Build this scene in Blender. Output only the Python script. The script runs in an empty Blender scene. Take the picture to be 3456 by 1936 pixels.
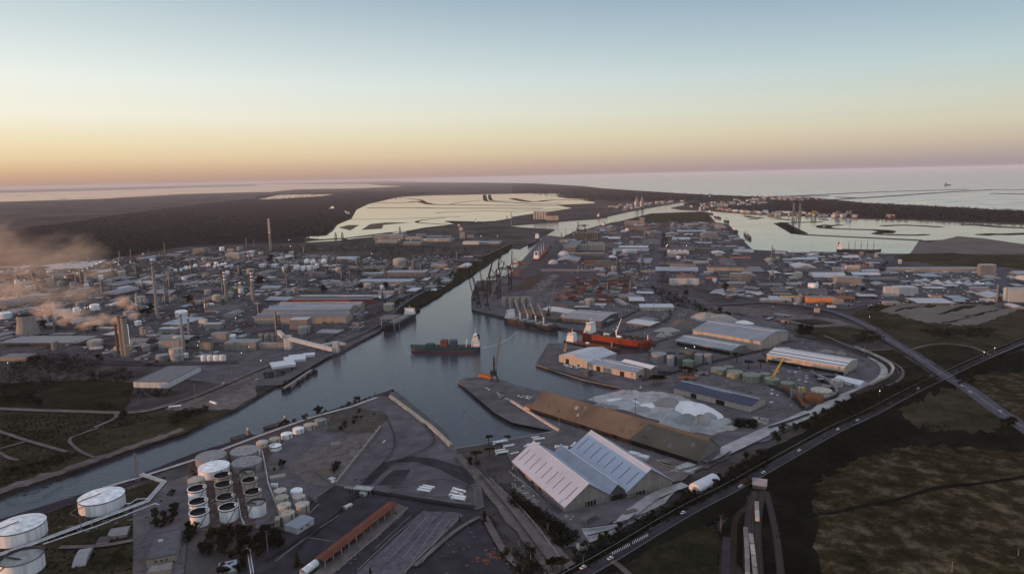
HAZE = 2e-5
import bpy, bmesh, math, random
from mathutils import Vector, Matrix
from mathutils.geometry import tessellate_polygon
R = math.radians
S = bpy.context.scene
COL = S.collection
rng = random.Random(7)
# ---------------------------------------------------------------- camera
CAMH = 240.0
FPX = 2303.0            # focal length in pixels of a 3456 px wide picture
PITCH, ROLL = R(9.17), R(1.24)
fw = Vector((0, math.cos(PITCH), -math.sin(PITCH)))
up0 = Vector((0, math.sin(PITCH), math.cos(PITCH)))
r0 = Vector((1, 0, 0))
rt = r0 * math.cos(ROLL) - up0 * math.sin(ROLL)
up = up0 * math.cos(ROLL) + r0 * math.sin(ROLL)
cam_d = bpy.data.cameras.new('camera'); cam = bpy.data.objects.new('camera', cam_d); COL.objects.link(cam)
cam.matrix_world = Matrix(((rt.x, up.x, -fw.x, 0), (rt.y, up.y, -fw.y, 0), (rt.z, up.z, -fw.z, CAMH), (0, 0, 0, 1)))
cam_d.sensor_width = 36; cam_d.lens = 36 * FPX / 3456
cam_d.clip_start = 1; cam_d.clip_end = 600000
S.camera = cam
# ---------------------------------------------------------------- light
SUN_AZ = R(-109)        # angle from +Y (view direction), negative = left
SUN_EL = R(2.0)
world = bpy.data.worlds.new("World"); S.world = world; world.use_nodes = True
nt = world.node_tree; N = nt.nodes; LK = nt.links; N.clear()
def wn(t, **k):
    n = N.new(t)
    for a, b in k.items(): setattr(n, a, b)
    return n
sky = wn('ShaderNodeTexSky', sky_type='NISHITA', sun_disc=False, sun_elevation=SUN_EL, sun_rotation=SUN_AZ, air_density=1.0, dust_density=1.5, ozone_density=2.0)
geo = wn('ShaderNodeTexCoord'); sep = wn('ShaderNodeSeparateXYZ'); LK.new(geo.outputs['Generated'], sep.inputs[0])
def ramp(fac, stops):
    r = wn('ShaderNodeValToRGB'); cr = r.color_ramp
    while len(cr.elements) > 1: cr.elements.remove(cr.elements[-1])
    for i, (p, c) in enumerate(stops):
        e = cr.elements[0] if i == 0 else cr.elements.new(p)
        e.position = p; e.color = (c[0], c[1], c[2], 1)
    LK.new(fac, r.inputs[0]); return r.outputs[0]
def lin(*c): return tuple(((v/255+.055)/1.055)**2.4 if v > 10 else v/255/12.92 for v in c)
# colour by height above the horizon towards the sunset (warm) and away from it (cool)
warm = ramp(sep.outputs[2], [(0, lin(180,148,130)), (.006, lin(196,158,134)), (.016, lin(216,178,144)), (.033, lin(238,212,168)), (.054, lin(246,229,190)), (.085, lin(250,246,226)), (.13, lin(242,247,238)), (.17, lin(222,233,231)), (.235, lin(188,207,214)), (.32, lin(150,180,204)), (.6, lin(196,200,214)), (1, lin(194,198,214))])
cool = ramp(sep.outputs[2], [(0, lin(152,140,150)), (.006, lin(164,150,154)), (.016, lin(180,166,162)), (.033, lin(202,188,168)), (.054, lin(212,206,182)), (.085, lin(208,213,198)), (.13, lin(190,209,210)), (.17, lin(171,194,204)), (.235, lin(139,165,187)), (.32, lin(116,144,178)), (.6, lin(188,194,212)), (1, lin(194,198,214))])  # in both ramps the high stops, out of view, are brightened as fill
# azimuth factor: 1 at the sun side, 0 on the other
dot = wn('ShaderNodeVectorMath', operation='DOT_PRODUCT'); LK.new(geo.outputs['Generated'], dot.inputs[0])
dot.inputs[1].default_value = (math.sin(SUN_AZ), math.cos(SUN_AZ), 0)
mr = wn('ShaderNodeMapRange'); mr.inputs[1].default_value = -.84; mr.inputs[2].default_value = .31; LK.new(dot.outputs['Value'], mr.inputs[0])
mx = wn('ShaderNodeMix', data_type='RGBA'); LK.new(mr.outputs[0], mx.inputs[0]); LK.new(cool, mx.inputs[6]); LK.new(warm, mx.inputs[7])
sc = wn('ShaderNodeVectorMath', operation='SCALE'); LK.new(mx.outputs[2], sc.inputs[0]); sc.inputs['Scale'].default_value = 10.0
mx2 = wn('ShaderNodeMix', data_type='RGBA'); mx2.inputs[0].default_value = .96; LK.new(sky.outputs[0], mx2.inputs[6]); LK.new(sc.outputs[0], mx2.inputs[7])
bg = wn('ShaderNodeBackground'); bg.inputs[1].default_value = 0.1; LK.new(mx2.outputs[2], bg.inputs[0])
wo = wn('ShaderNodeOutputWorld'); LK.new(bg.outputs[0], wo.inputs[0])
sun_d = bpy.data.lights.new('sun', 'SUN'); sun_d.energy = 3.2; sun_d.angle = R(.6); sun_d.color = (1, .45, .2)
sun = bpy.data.objects.new('sun', sun_d); COL.objects.link(sun)
sdir = Vector((math.sin(SUN_AZ)*math.cos(SUN_EL), math.cos(SUN_AZ)*math.cos(SUN_EL), math.sin(SUN_EL)))
sun.rotation_euler = (-sdir).to_track_quat('-Z', 'Y').to_euler()
sun.location = (0, 0, 400)
S.view_settings.view_transform = 'Standard'; S.view_settings.look = 'None'
S.view_settings.exposure = 0; S.view_settings.gamma = 1
S.render.resolution_x = 1024; S.render.resolution_y = 573
S.cycles.volume_bounces = 1 if hasattr(S, 'cycles') else 0
S.cycles.max_bounces = 5; S.cycles.transparent_max_bounces = 8
# ---------------------------------------------------------------- layout: survey of the ground from the photograph
C0 = Vector((0, 0, CAMH)); K = 864 / 2576
ROW = {1: 500, 2: 968, 3: 1452}
def T(c, r, x, y): return (c*864 + x*K, ROW[r] + y*K)
def TT(c, r, pts): return [T(c, r, x, y) for x, y in pts]
def ray(p): return fw + rt*((p[0]-1728)/FPX) + up*((968-p[1])/FPX)
def W(p, z=0.0):
    d = ray(p); dz = min(d.z, -.0013)
    t = (z - CAMH)/dz
    return Vector((d.x*t, d.y*t, z))
def depth(v): return (v - C0).dot(fw)
def mpp(v): return depth(v)/FPX       # metres per source pixel at a point
def HT(pb, pt):                       # height of something whose foot is at pixel pb and top at pixel pt
    if isinstance(pt, tuple): pt = pt[1]
    b = W(pb); d = ray((pb[0], pt)); return CAMH + d.z*(b.y/d.y)
# ---------------------------------------------------------------- materials
MATS = {}
def mat(name, col, rough=.85, var=.25, scale=.3, col2=None, metal=0, rnd=0, world=False, bump=0, scale2=None, spec=.3, coat=0, contrast=1, col3=None):
    if name in MATS: return MATS[name]
    m = bpy.data.materials.new(name); m.use_nodes = True; t = m.node_tree; n = t.nodes; l = t.links
    b = n['Principled BSDF']; b.inputs['Roughness'].default_value = rough; b.inputs['Metallic'].default_value = metal
    b.inputs['Specular IOR Level'].default_value = 0 if (world or 'leaf' in name or name in ('straw', 'bark', 'scrap', 'rust')) else spec*.6
    if world: g = n.new('ShaderNodeNewGeometry').outputs['Position']
    else: g = n.new('ShaderNodeTexCoord').outputs['Object']
    oi = n.new('ShaderNodeObjectInfo')
    if not world:
        ad = n.new('ShaderNodeVectorMath'); ad.operation = 'ADD'; mu = n.new('ShaderNodeVectorMath'); mu.operation = 'SCALE'
        cb = n.new('ShaderNodeCombineXYZ'); l.new(oi.outputs['Random'], cb.inputs[0]); l.new(oi.outputs['Random'], cb.inputs[1])
        l.new(cb.outputs[0], mu.inputs[0]); mu.inputs['Scale'].default_value = 300
        l.new(g, ad.inputs[0]); l.new(mu.outputs[0], ad.inputs[1]); g = ad.outputs[0]
    if name.startswith(('tank', 'wall_', 'hull', 'boot', 'concrete_wall')):
        mp = n.new('ShaderNodeMapping'); mp.inputs['Scale'].default_value = (1.6, 1.6, .12); l.new(g, mp.inputs[0]); g = mp.outputs[0]; var = .28 if name.startswith('tank') else max(var, .2)
    no = n.new('ShaderNodeTexNoise'); no.inputs['Scale'].default_value = scale; no.inputs['Detail'].default_value = 11 if world else 6; no.inputs['Roughness'].default_value = .76 if world else .62
    l.new(g, no.inputs['Vector'])
    rp = n.new('ShaderNodeValToRGB'); cr = rp.color_ramp
    lo, hi = .5-.16/contrast, .5+.16/contrast
    a = tuple(c*(1-var) for c in col); z = col2 if col2 else tuple(min(1, c*(1+var)) for c in col)
    cr.elements[0].position = lo; cr.elements[0].color = (*a, 1); cr.elements[1].position = hi; cr.elements[1].color = (*z, 1)
    if col3: e = cr.elements.new(.5); e.color = (*col3, 1)
    l.new(no.outputs[0], rp.inputs[0]); out = rp.outputs[0]
    if scale2:
        n2 = n.new('ShaderNodeTexNoise'); n2.inputs['Scale'].default_value = scale2; n2.inputs['Detail'].default_value = 5; l.new(g, n2.inputs['Vector'])
        mr = n.new('ShaderNodeMapRange'); mr.inputs[1].default_value = .3; mr.inputs[2].default_value = .7; mr.inputs[3].default_value = .76; mr.inputs[4].default_value = 1.24
        l.new(n2.outputs[0], mr.inputs[0]); v = n.new('ShaderNodeVectorMath'); v.operation = 'SCALE'; l.new(out, v.inputs[0]); l.new(mr.outputs[0], v.inputs['Scale']); out = v.outputs[0]
    if rnd:
        mr = n.new('ShaderNodeMapRange'); mr.inputs[3].default_value = 1-rnd; mr.inputs[4].default_value = 1+rnd
        l.new(oi.outputs['Random'], mr.inputs[0]); v = n.new('ShaderNodeVectorMath'); v.operation = 'SCALE'; l.new(out, v.inputs[0]); l.new(mr.outputs[0], v.inputs['Scale']); out = v.outputs[0]
    l.new(out, b.inputs['Base Color'])
    if bump:
        bp = n.new('ShaderNodeBump'); bp.inputs['Strength'].default_value = bump; bp.inputs['Distance'].default_value = 1; l.new(no.outputs[0], bp.inputs['Height']); l.new(bp.outputs[0], b.inputs['Normal'])
    MATS[name] = m; return m
def water(name, base, rough, bump, sc, spec=.5):
    m = bpy.data.materials.new(name); m.use_nodes = True; n = m.node_tree.nodes; l = m.node_tree.links
    b = n['Principled BSDF']; b.inputs['Base Color'].default_value = (*base, 1); b.inputs['IOR'].default_value = 1.333; b.inputs['Specular IOR Level'].default_value = spec
    g = n.new('ShaderNodeNewGeometry').outputs['Position']
    mp = n.new('ShaderNodeMapping'); mp.inputs['Rotation'].default_value = (0, 0, R(25)); mp.inputs['Scale'].default_value = (1, 2.2, 1); l.new(g, mp.inputs[0])
    n1 = n.new('ShaderNodeTexNoise'); n1.inputs['Scale'].default_value = sc; n1.inputs['Detail'].default_value = 4; l.new(mp.outputs[0], n1.inputs['Vector'])
    n2 = n.new('ShaderNodeTexNoise'); n2.inputs['Scale'].default_value = .004; n2.inputs['Detail'].default_value = 6; n2.inputs['Roughness'].default_value = .65; l.new(mp.outputs[0], n2.inputs['Vector'])
    mr = n.new('ShaderNodeMapRange'); mr.inputs[1].default_value = .35; mr.inputs[2].default_value = .65; mr.inputs[3].default_value = rough*.55; mr.inputs[4].default_value = rough*1.5
    l.new(n2.outputs[0], mr.inputs[0]); l.new(mr.outputs[0], b.inputs['Roughness'])
    bp = n.new('ShaderNodeBump'); bp.inputs['Strength'].default_value = bump; bp.inputs['Distance'].default_value = 1
    l.new(n1.outputs[0], bp.inputs['Height']); l.new(bp.outputs[0], b.inputs['Normal'])
    MATS[name] = m; return m
def emit(name, col, s):
    m = bpy.data.materials.new(name); m.use_nodes = True; b = m.node_tree.nodes['Principled BSDF']
    b.inputs['Base Color'].default_value = (*col, 1); b.inputs['Emission Color'].default_value = (*col, 1); b.inputs['Emission Strength'].default_value = s
    MATS[name] = m; return m
# ---------------------------------------------------------------- mesh helpers
class MB:
    def __init__(s): s.v = []; s.f = []
    def add(s, v, f):
        o = len(s.v); s.v += [tuple(p) for p in v]; s.f += [tuple(i+o for i in q) for q in f]; return s
    def box(s, x0, y0, z0, x1, y1, z1):
        return s.add([(x0,y0,z0),(x1,y0,z0),(x1,y1,z0),(x0,y1,z0),(x0,y0,z1),(x1,y0,z1),(x1,y1,z1),(x0,y1,z1)],
                     [(3,2,1,0),(4,5,6,7),(0,1,5,4),(1,2,6,5),(2,3,7,6),(3,0,4,7)])
    def cbox(s, x, y, z, a, b, c): return s.box(x-a/2, y-b/2, z, x+a/2, y+b/2, z+c)
    def bar(s, p, q, w, w2=None):
        p, q = Vector(p), Vector(q); d = q-p
        if d.length < 1e-6: return s
        d.normalize(); a = d.cross(Vector((0,0,1)) if abs(d.z) < .95 else Vector((1,0,0))).normalized(); b = d.cross(a)
        a2, b2 = a*((w2 or w)/2), b*((w2 or w)/2); a, b = a*(w/2), b*(w/2)
        return s.add([p-a-b, p+a-b, p+a+b, p-a+b, q-a2-b2, q+a2-b2, q+a2+b2, q-a2+b2],
                     [(3,2,1,0),(4,5,6,7),(0,1,5,4),(1,2,6,5),(2,3,7,6),(3,0,4,7)])
    def prism(s, pts, z0, z1):
        n = len(pts); a = sum(pts[i][0]*pts[(i+1)%n][1]-pts[(i+1)%n][0]*pts[i][1] for i in range(n))
        if a < 0: pts = pts[::-1]
        v = [(p[0],p[1],z0) for p in pts]+[(p[0],p[1],z1) for p in pts]
        tr = tessellate_polygon([[Vector((p[0],p[1],0)) for p in pts]])
        f = []
        for t in tr:
            i, j, k = t; cr = (pts[j][0]-pts[i][0])*(pts[k][1]-pts[i][1])-(pts[k][0]-pts[i][0])*(pts[j][1]-pts[i][1])
            if cr < 0: j, k = k, j
            f += [(i+n, j+n, k+n)]
        f += [(i, (i+1)%n, (i+1)%n+n, i+n) for i in range(n)]
        return s.add(v, f)
    def lathe(s, prof, n=24, x=0, y=0, cap=True):
        v = []; f = []
        for r, z in prof:
            for i in range(n): a = 2*math.pi*i/n; v.append((x+r*math.cos(a), y+r*math.sin(a), z))
        for k in range(len(prof)-1):
            for i in range(n): j = (i+1)%n; f.append((k*n+i, k*n+j, (k+1)*n+j, (k+1)*n+i))
        if cap and prof[-1][0] > .01: f.append(tuple((len(prof)-1)*n+i for i in range(n)))
        return s.add(v, f)
    def tube(s, pts, r, n=6):
        for a, b in zip(pts, pts[1:]):
            a, b = Vector(a), Vector(b); d = (b-a)
            if d.length < 1e-6: continue
            d.normalize(); u = d.cross(Vector((0,0,1)) if abs(d.z) < .95 else Vector((1,0,0))).normalized(); w = d.cross(u)
            v = [a+(u*math.cos(2*math.pi*i/n)+w*math.sin(2*math.pi*i/n))*r for i in range(n)]
            v += [p+(b-a) for p in v]
            s.add(v, [(i, (i+1)%n, (i+1)%n+n, i+n) for i in range(n)])
        return s
    def build(s, name, m, parent=None, smooth=False, loc=None):
        me = bpy.data.meshes.new(name); me.from_pydata(s.v, [], s.f); me.validate()
        me.materials.append(MATS[m] if isinstance(m, str) else m)
        if smooth:
            for p in me.polygons: p.use_smooth = True
            try: me.set_sharp_from_angle(angle=R(40))
            except Exception: pass
        o = bpy.data.objects.new(name, me); COL.objects.link(o)
        if parent: o.parent = parent
        if loc: o.location = loc
        return o
def tag(o, label=None, cat=None, group=None, kind=None):
    if label: o['label'] = label
    if cat: o['category'] = cat
    if group: o['group'] = group
    if kind: o['kind'] = kind
    return o
def thing(name, loc, rz=0, label=None, cat=None, group=None):
    o = bpy.data.objects.new(name, None); COL.objects.link(o); o.location = loc; o.rotation_euler = (0, 0, rz)
    o.empty_display_size = .5
    return tag(o, label, cat, group)
KIDS = {}
def kids(o):
    return [c for c in bpy.data.objects if c.parent is o]
def tree_of(o):                      # snapshot of a thing for quick copies
    return [(c, [(g) for g in kids(c)]) for c in kids(o)]
def dup(o, snap, loc, rz=0, sc=1, label=None, group=None):
    r = o.copy(); COL.objects.link(r); r.location = loc; r.rotation_euler = (0, 0, rz); r.scale = (sc, sc, sc)
    if label: r['label'] = label
    if group: r['group'] = group
    for c, gs in snap:
        c2 = c.copy(); COL.objects.link(c2); c2.parent = r
        for g in gs:
            g2 = g.copy(); COL.objects.link(g2); g2.parent = c2
    return r
# ---------------------------------------------------------------- labels by landmark
LANDMARKS = []; AUTO = []
def landmark(name, p): LANDMARKS.append((name, Vector((p[0], p[1], 0))))
def auto(o, desc, cat, group=None): tag(o, None, cat, group); AUTO.append((o, desc)); return o
ORD = ['', 'second ', 'third ', 'fourth ', 'fifth ', 'sixth ', 'seventh ', 'eighth ', 'ninth ', 'tenth ', 'eleventh ', 'twelfth ', 'thirteenth ', 'fourteenth ', 'fifteenth ', 'sixteenth ', 'seventeenth ', 'eighteenth ', 'nineteenth ', 'twentieth ']
def ordinal(i):
    if i < 20: return ORD[i]
    t = ['twenty', 'thirty', 'forty', 'fifty', 'sixty', 'seventy', 'eighty', 'ninety'][(i+1)//10-2] if i < 99 else 'hundred and ' + ordinal(i-99).strip()
    if i >= 99: return t + ' '
    k = (i+1) % 10
    return (t[:-1]+'ieth ') if k == 0 else t + '-' + ['first ', 'second ', 'third ', 'fourth ', 'fifth ', 'sixth ', 'seventh ', 'eighth ', 'ninth '][k-1]
def do_labels():
    bpy.context.view_layer.update(); B = {}
    for o, d in AUTO:
        p = Vector((o.location.x, o.location.y, 0)); dirn = p.normalized(); rgt = Vector((dirn.y, -dirn.x, 0))
        best = min(LANDMARKS, key=lambda L: (L[1]-p).length)
        q = p-best[1]; a, b = q.dot(rgt), q.dot(dirn)
        side = ('right of' if a > 0 else 'left of') if abs(a) > abs(b) else ('behind' if b > 0 else 'in front of')
        B.setdefault((d, best[0], side), []).append((q.length, o))
    for (d, l, s), L in B.items():
        L.sort(key=lambda t: t[0])
        for i, (_, o) in enumerate(L):
            o['label'] = f"{d} {s} the {l}" + ('' if len(L) == 1 else f", {ordinal(i)}nearest")
# ---------------------------------------------------------------- setting materials
mat('land', (.05,.045,.04), .95, .5, .006, col2=(.12,.108,.105), world=True, scale2=.06)
mat('quay', (.2,.19,.18), .9, .25, .2, world=True)
mat('paved', (.122,.112,.12), .9, .22, .006, world=True, scale2=.07)
mat('district', (.088,.078,.084), .9, .3, .006, world=True, scale2=.05)
mat('dirt', (.15,.128,.122), .95, .25, .01, world=True, scale2=.12)
mat('pale', (.36,.35,.35), .95, .2, .008, world=True, scale2=.1)
mat('asphalt', (.048,.043,.051), .85, .25, .008, world=True, scale2=.1)
mat('road', (.1,.093,.11), .85, .15, .05, world=True, scale2=.4)
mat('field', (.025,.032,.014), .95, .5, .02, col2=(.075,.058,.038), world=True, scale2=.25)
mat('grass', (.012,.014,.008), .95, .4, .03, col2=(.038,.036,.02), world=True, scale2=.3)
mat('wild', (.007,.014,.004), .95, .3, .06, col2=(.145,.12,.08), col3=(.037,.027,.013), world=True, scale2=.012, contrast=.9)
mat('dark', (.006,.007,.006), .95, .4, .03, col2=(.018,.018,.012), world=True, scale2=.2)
mat('forest', (.018,.016,.018), .95, .4, .01, col2=(.038,.033,.036), world=True, scale2=.08)
mat('farland', (.03,.025,.027), .95, .5, .0016, col2=(.15,.12,.11), world=True, scale2=.008)
mat('mud', (.035,.03,.022), .9, .4, .02, world=True)
mat('white_line', (.7,.7,.7), .7, .1, 1)
water('water', (.05,.05,.062), .07, .26, .25)
water('bay_water', (.12,.13,.12), .09, .12, .12)
water('lagoon', (.07,.07,.06), .07, .05, .1)
# ---------------------------------------------------------------- land and water
def poly(name, pts, z, m, kind='structure', z0=None, far=False):
    b = MB(); ws = [W(p, z) for p in pts]
    b.prism([(w.x, w.y) for w in ws], z if z0 is None else z0, z)
    o = b.build(name, m); return tag(o, kind=kind)
ZL = [0.0]
NAT = {'wild','field','grass','dark','dirt','pale','sand','dirt2'}
def sheet(name, pts, m, dz=.02):
    if (m if isinstance(m, str) else m.name) in NAT and name != 'plough_strip':
        rr = random.Random(len(pts)*7+int(pts[0][0])); out = []
        for i, p in enumerate(pts):
            q = pts[(i+1) % len(pts)]; L = math.hypot(q[0]-p[0], q[1]-p[1]); k = max(1, min(16 if name == 'wild_field' else 9, int(L/12)))
            for j in range(k):
                t = j/k; am = 0 if j == 0 else (min(11, L*.11) if name == 'wild_field' else min(3.2, L*.04)); out.append((p[0]+(q[0]-p[0])*t+rr.gauss(0, am), p[1]+(q[1]-p[1])*t+rr.gauss(0, am*.6)))
        pts = out
    ZL[0] += dz; ws = [W(p, 0) for p in pts]; q = [(w.x, w.y) for w in ws]; n = len(q)
    b = MB(); tr = tessellate_polygon([[Vector((p[0], p[1], 0)) for p in q]]); f = []
    for i, j, k in tr:
        cr = (q[j][0]-q[i][0])*(q[k][1]-q[i][1])-(q[k][0]-q[i][0])*(q[j][1]-q[i][1])
        f.append((i, j, k) if cr > 0 else (i, k, j))
    b.add([(p[0], p[1], ZL[0]) for p in q], f); return tag(b.build(name, m), kind='structure')
def smooth_line(P, n=4):
    if len(P) < 3: return P
    out = []
    for i in range(len(P)-1):
        a = P[max(i-1, 0)]; b = P[i]; c = P[i+1]; d = P[min(i+2, len(P)-1)]
        for k in range(n):
            t = k/n
            out.append(b*(1)+(c-a)*(.5*t)+(a*2-b*5+c*4-d)*(.5*t*t)+(b*3-a-c*3+d)*(.5*t**3))
    out.append(P[-1]); return out
def strip(name, px, w, m, z=None, smooth=True, w2=None, kind='structure', thick=0):
    P = [W(p, z if z and z > 1 else 0) for p in px]
    for q in P: q.z = 0
    if smooth: P = smooth_line(P)
    if z is None: ZL[0] += .02; z = ZL[0]
    b = MB(); L = []
    for i, p in enumerate(P):
        d = (P[min(i+1, len(P)-1)]-P[max(i-1, 0)]).normalized(); s = Vector((-d.y, d.x, 0))
        ww = w if w2 is None else w+(w2-w)*i/(len(P)-1)
        L.append((p+s*ww/2, p-s*ww/2))
    v = []; f = []
    for l, r in L: v += [(l.x, l.y, z), (r.x, r.y, z)]
    for i in range(len(L)-1): f.append((2*i, 2*i+1, 2*i+3, 2*i+2))
    if thick:
        n = len(v); v += [(a, b2, z-thick) for a, b2, _ in v]
        for i in range(len(L)-1):
            f.append((2*i, 2*i+2, n+2*i+2, n+2*i)); f.append((2*i+1, n+2*i+1, n+2*i+3, 2*i+3)); f.append((n+2*i, n+2*i+2, n+2*i+3, n+2*i+1))
    b.add(v, f); o = b.build(name, m)
    if kind: tag(o, kind=kind)
    return o, P
BIG = 260000
wb = MB().add([(-BIG, -2000, -2.2), (BIG, -2000, -2.2), (BIG, BIG, -2.2), (-BIG, BIG, -2.2)], [(0, 1, 2, 3)])
tag(wb.build('sea', 'water'), kind='structure')
leftbank = [T(0,3,-1400,1180), T(0,3,0,650), T(0,3,780,390), T(0,3,1200,240), T(0,3,1870,0), T(0,2,2360,1240), T(0,2,2576,1110), T(1,2,260,960), T(1,2,700,700), T(1,2,830,670), T(1,2,1260,430), T(1,2,1600,200), T(1,2,1960,0),
  T(1,1,2300,1190), T(1,1,2576,1000), T(2,1,80,1005), T(2,1,250,920), T(2,1,430,815), T(2,1,80,795), T(2,1,-60,775), T(2,1,120,765), T(2,1,600,725), T(2,1,860,708), T(2,1,1200,630), T(2,1,1500,578), T(2,1,1720,540), T(2,1,1920,530),
  T(2,1,1925,540), T(2,1,1740,570), T(2,1,1600,600), T(2,1,1700,618), T(2,1,1960,628), T(2,1,2350,655), T(3,1,0,668), T(3,1,200,680), T(3,1,660,682), T(3,1,900,710), T(3,1,1260,710), T(3,1,1700,735), T(3,1,2100,745), T(3,1,2576,765), T(3,1,4500,850)]
coast = [T(3,1,4500,722), T(3,1,2576,635), T(3,1,2000,600), T(3,1,1500,575), T(3,1,1000,550), T(3,1,550,520), T(3,1,400,490), T(2,1,2576,490), T(2,1,1900,465), T(2,1,1200,430), T(2,1,880,400), T(2,1,700,380), T(2,1,250,355), T(1,1,2576,350), T(1,1,1700,341), T(1,1,1385,333), T(1,1,1450,322)]
ws = [W(p) for p in leftbank+coast]; q = [(w.x, w.y) for w in ws]
q += [(-3000, 100000), (-30000, 240000), (-BIG, 240000), (-BIG, 20), (-200, 20)]
tag(MB().prism(q, -5, 0).build('ground', 'land'), kind='structure')
nearbank = [T(0,3,-1400,1370), T(0,3,0,910), T(0,3,1240,520), T(0,3,1985,225), T(0,3,2576,50), T(1,2,220,1400), T(1,2,600,1290), T(1,2,1000,1150), T(1,2,1370,1030), T(1,2,1640,1230), T(1,3,1900,0), T(1,3,2000,200), T(1,3,2370,130), T(1,3,2560,100), T(2,3,450,15),
  T(1,2,2500,1250), T(1,2,2030,950), T(1,2,2100,915), T(1,2,2280,905), T(1,2,2500,940), T(2,2,0,980), T(2,2,320,1060), T(2,2,700,1145), T(2,2,1110,1020), T(2,2,800,940), T(2,2,240,780), T(2,2,360,570), T(2,2,510,565), T(2,2,1060,685), T(2,2,1390,665), T(2,2,1450,580), T(2,2,640,445), T(2,2,460,412), T(2,2,0,332), T(1,2,2170,235), T(1,2,2165,100),
  T(1,2,2220,-60), T(2,1,0,1310), T(2,1,160,1180), T(2,1,380,1050), T(2,1,400,960), T(2,1,500,900), T(2,1,640,830), T(2,1,760,810), T(2,1,900,770), T(2,1,1100,730), T(2,1,1400,655), T(2,1,1900,637), T(2,1,1960,642), T(2,1,2050,745), T(2,1,2180,765), T(2,1,2280,880), T(2,1,2330,960), T(2,1,2430,1020), T(3,1,0,1030), T(3,1,680,1045), T(3,1,1200,1060), T(3,1,1430,1060), T(3,1,1520,930), T(3,1,1800,920), T(3,1,1900,885), T(3,1,2150,905), T(3,1,2576,965), T(3,1,4500,1060)]
ws = [W(p) for p in nearbank]; q = [(w.x, w.y) for w in ws] + [(9000, 20), (-200, 20)]
tag(MB().prism(q, -5, 0).build('port_ground', 'land'), kind='structure')
# thin far shore along the horizon
fs = [W(p, 0) for p in TT(1,1,[(1450,320),(2576,287)])+TT(2,1,[(1000,262),(1950,233)])]
b = MB()
for a, c in zip(fs, fs[1:]):
    d = (c-a).normalized(); s = Vector((-d.y, d.x, 0))*9000
    b.prism([(a.x, a.y), (c.x, c.y), (c.x+s.x, c.y+s.y), (a.x+s.x, a.y+s.y)], -2, 25)
tag(b.build('far_shore', 'farland'), kind='structure')
# lagoons and far land
def flat_far(name, pts, z, m):
    ws = [W(p, 0) for p in pts]; b = MB().prism([(w.x, w.y) for w in ws], z-.05, z); return tag(b.build(name, m), kind='structure')
flat_far('far_plain', TT(0,1,[(-900,570),(0,540),(1000,512),(1900,462)])+TT(1,1,[(150,442),(1480,390),(2576,352)])+TT(2,1,[(250,356),(880,402),(1900,467),(2576,492)])+TT(3,1,[(400,492),(1000,552),(1600,590),(1600,690),(0,640)])+TT(2,1,[(1700,540),(1200,600),(0,700)])+TT(1,1,[(1200,860),(0,960)])+TT(0,1,[(1100,1110),(0,1200),(-900,1240)]), .3, 'farland')
flat_far('forest_floor', TT(1,1,[(0,470),(1000,430),(1900,440),(1450,490),(1200,548),(1010,620),(960,715),(820,770),(700,880),(490,905),(490,950),(0,960)])+TT(0,1,[(1900,990),(1050,1120),(300,1160),(-900,1190),(-900,840),(0,830),(600,760),(1250,660),(1700,600),(2576,500)]), .6, 'forest')
flat_far('coast_pinewood', TT(2,1,[(0,356),(250,357),(880,405),(1900,470),(2576,495)])+TT(3,1,[(400,500),(1000,555),(1500,580),(2576,642),(4400,725),(4400,840),(2576,758),(1700,728),(900,700),(0,655)])+TT(2,1,[(1960,610),(1720,560),(1900,530),(1000,535),(560,500),(480,450),(0,450)]), .6, 'forest')
flat_far('far_lagoon', TT(0,1,[(-900,478),(0,451),(1000,425),(2000,395),(2576,380)])+TT(1,1,[(0,366),(1100,360),(1260,375),(1480,386),(1000,405),(400,415),(150,440)])+TT(0,1,[(2576,442),(1900,460),(1000,510),(0,540),(-900,565)]), 1.2, 'lagoon')
flat_far('pond', TT(1,1,[(20,517),(120,495),(230,472),(500,466),(780,464),(640,486),(420,497),(230,510)]), 1.2, 'lagoon')
flat_far('pond', TT(1,1,[(728,612),(770,580),(797,584),(780,596),(798,606)]), 1.2, 'lagoon')
flat_far('pond', TT(1,1,[(878,630),(945,640),(940,668),(905,655)]), 1.2, 'lagoon')
flat_far('salt_lagoon', TT(1,1,[(490,902),(560,888),(700,882),(770,840),(820,772),(880,745),(960,715),(985,670),(1010,622),(1060,598),(1120,567),(1200,547),(1440,492),(1800,476),(2300,466),(2576,460)])+TT(2,1,[(0,460),(480,456),(455,490),(560,508),(800,514),(700,525),(830,545),(830,556),(430,572),(600,604),(500,622),(200,662),(0,692)])+TT(1,1,[(2576,706),(2350,742),(2200,738),(1900,732),(1990,768),(1700,800),(1500,838),(1320,850),(900,905),(650,918)]), 1.2, 'lagoon')
flat_far('pond', TT(1,1,[(485,950),(560,938),(870,918),(860,930),(700,940)]), 1.2, 'lagoon')
flat_far('pond', TT(1,1,[(910,912),(1180,886),(1170,894),(1000,910),(920,920)]), 1.2, 'lagoon')
flat_far('pond', TT(1,1,[(1360,862),(1430,842),(1520,838),(1500,848),(1400,862)]), 1.2, 'lagoon')
def dike(pts, w, w2=None, name='dike', m='mud', z=1.6, s=True): strip(name, pts, w, m, z=z, smooth=s, w2=w2, thick=3)
dike(TT(1,1,[(960,715),(1300,712),(1700,700),(1900,692),(2060,688)]), 16)
dike(TT(1,1,[(1985,768),(1800,760),(1620,745),(1680,722),(1900,700)]), 22)
dike(TT(1,1,[(1120,600),(1600,600),(1900,604),(2576,604)])+TT(2,1,[(300,606)]), 70)
dike(TT(1,1,[(1200,550),(1500,548),(1620,535),(1700,550),(1800,566),(2200,572),(2576,576)])+TT(2,1,[(440,575)]), 75)
dike(TT(1,1,[(1520,505),(1650,520),(1700,548)]), 40)
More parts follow.
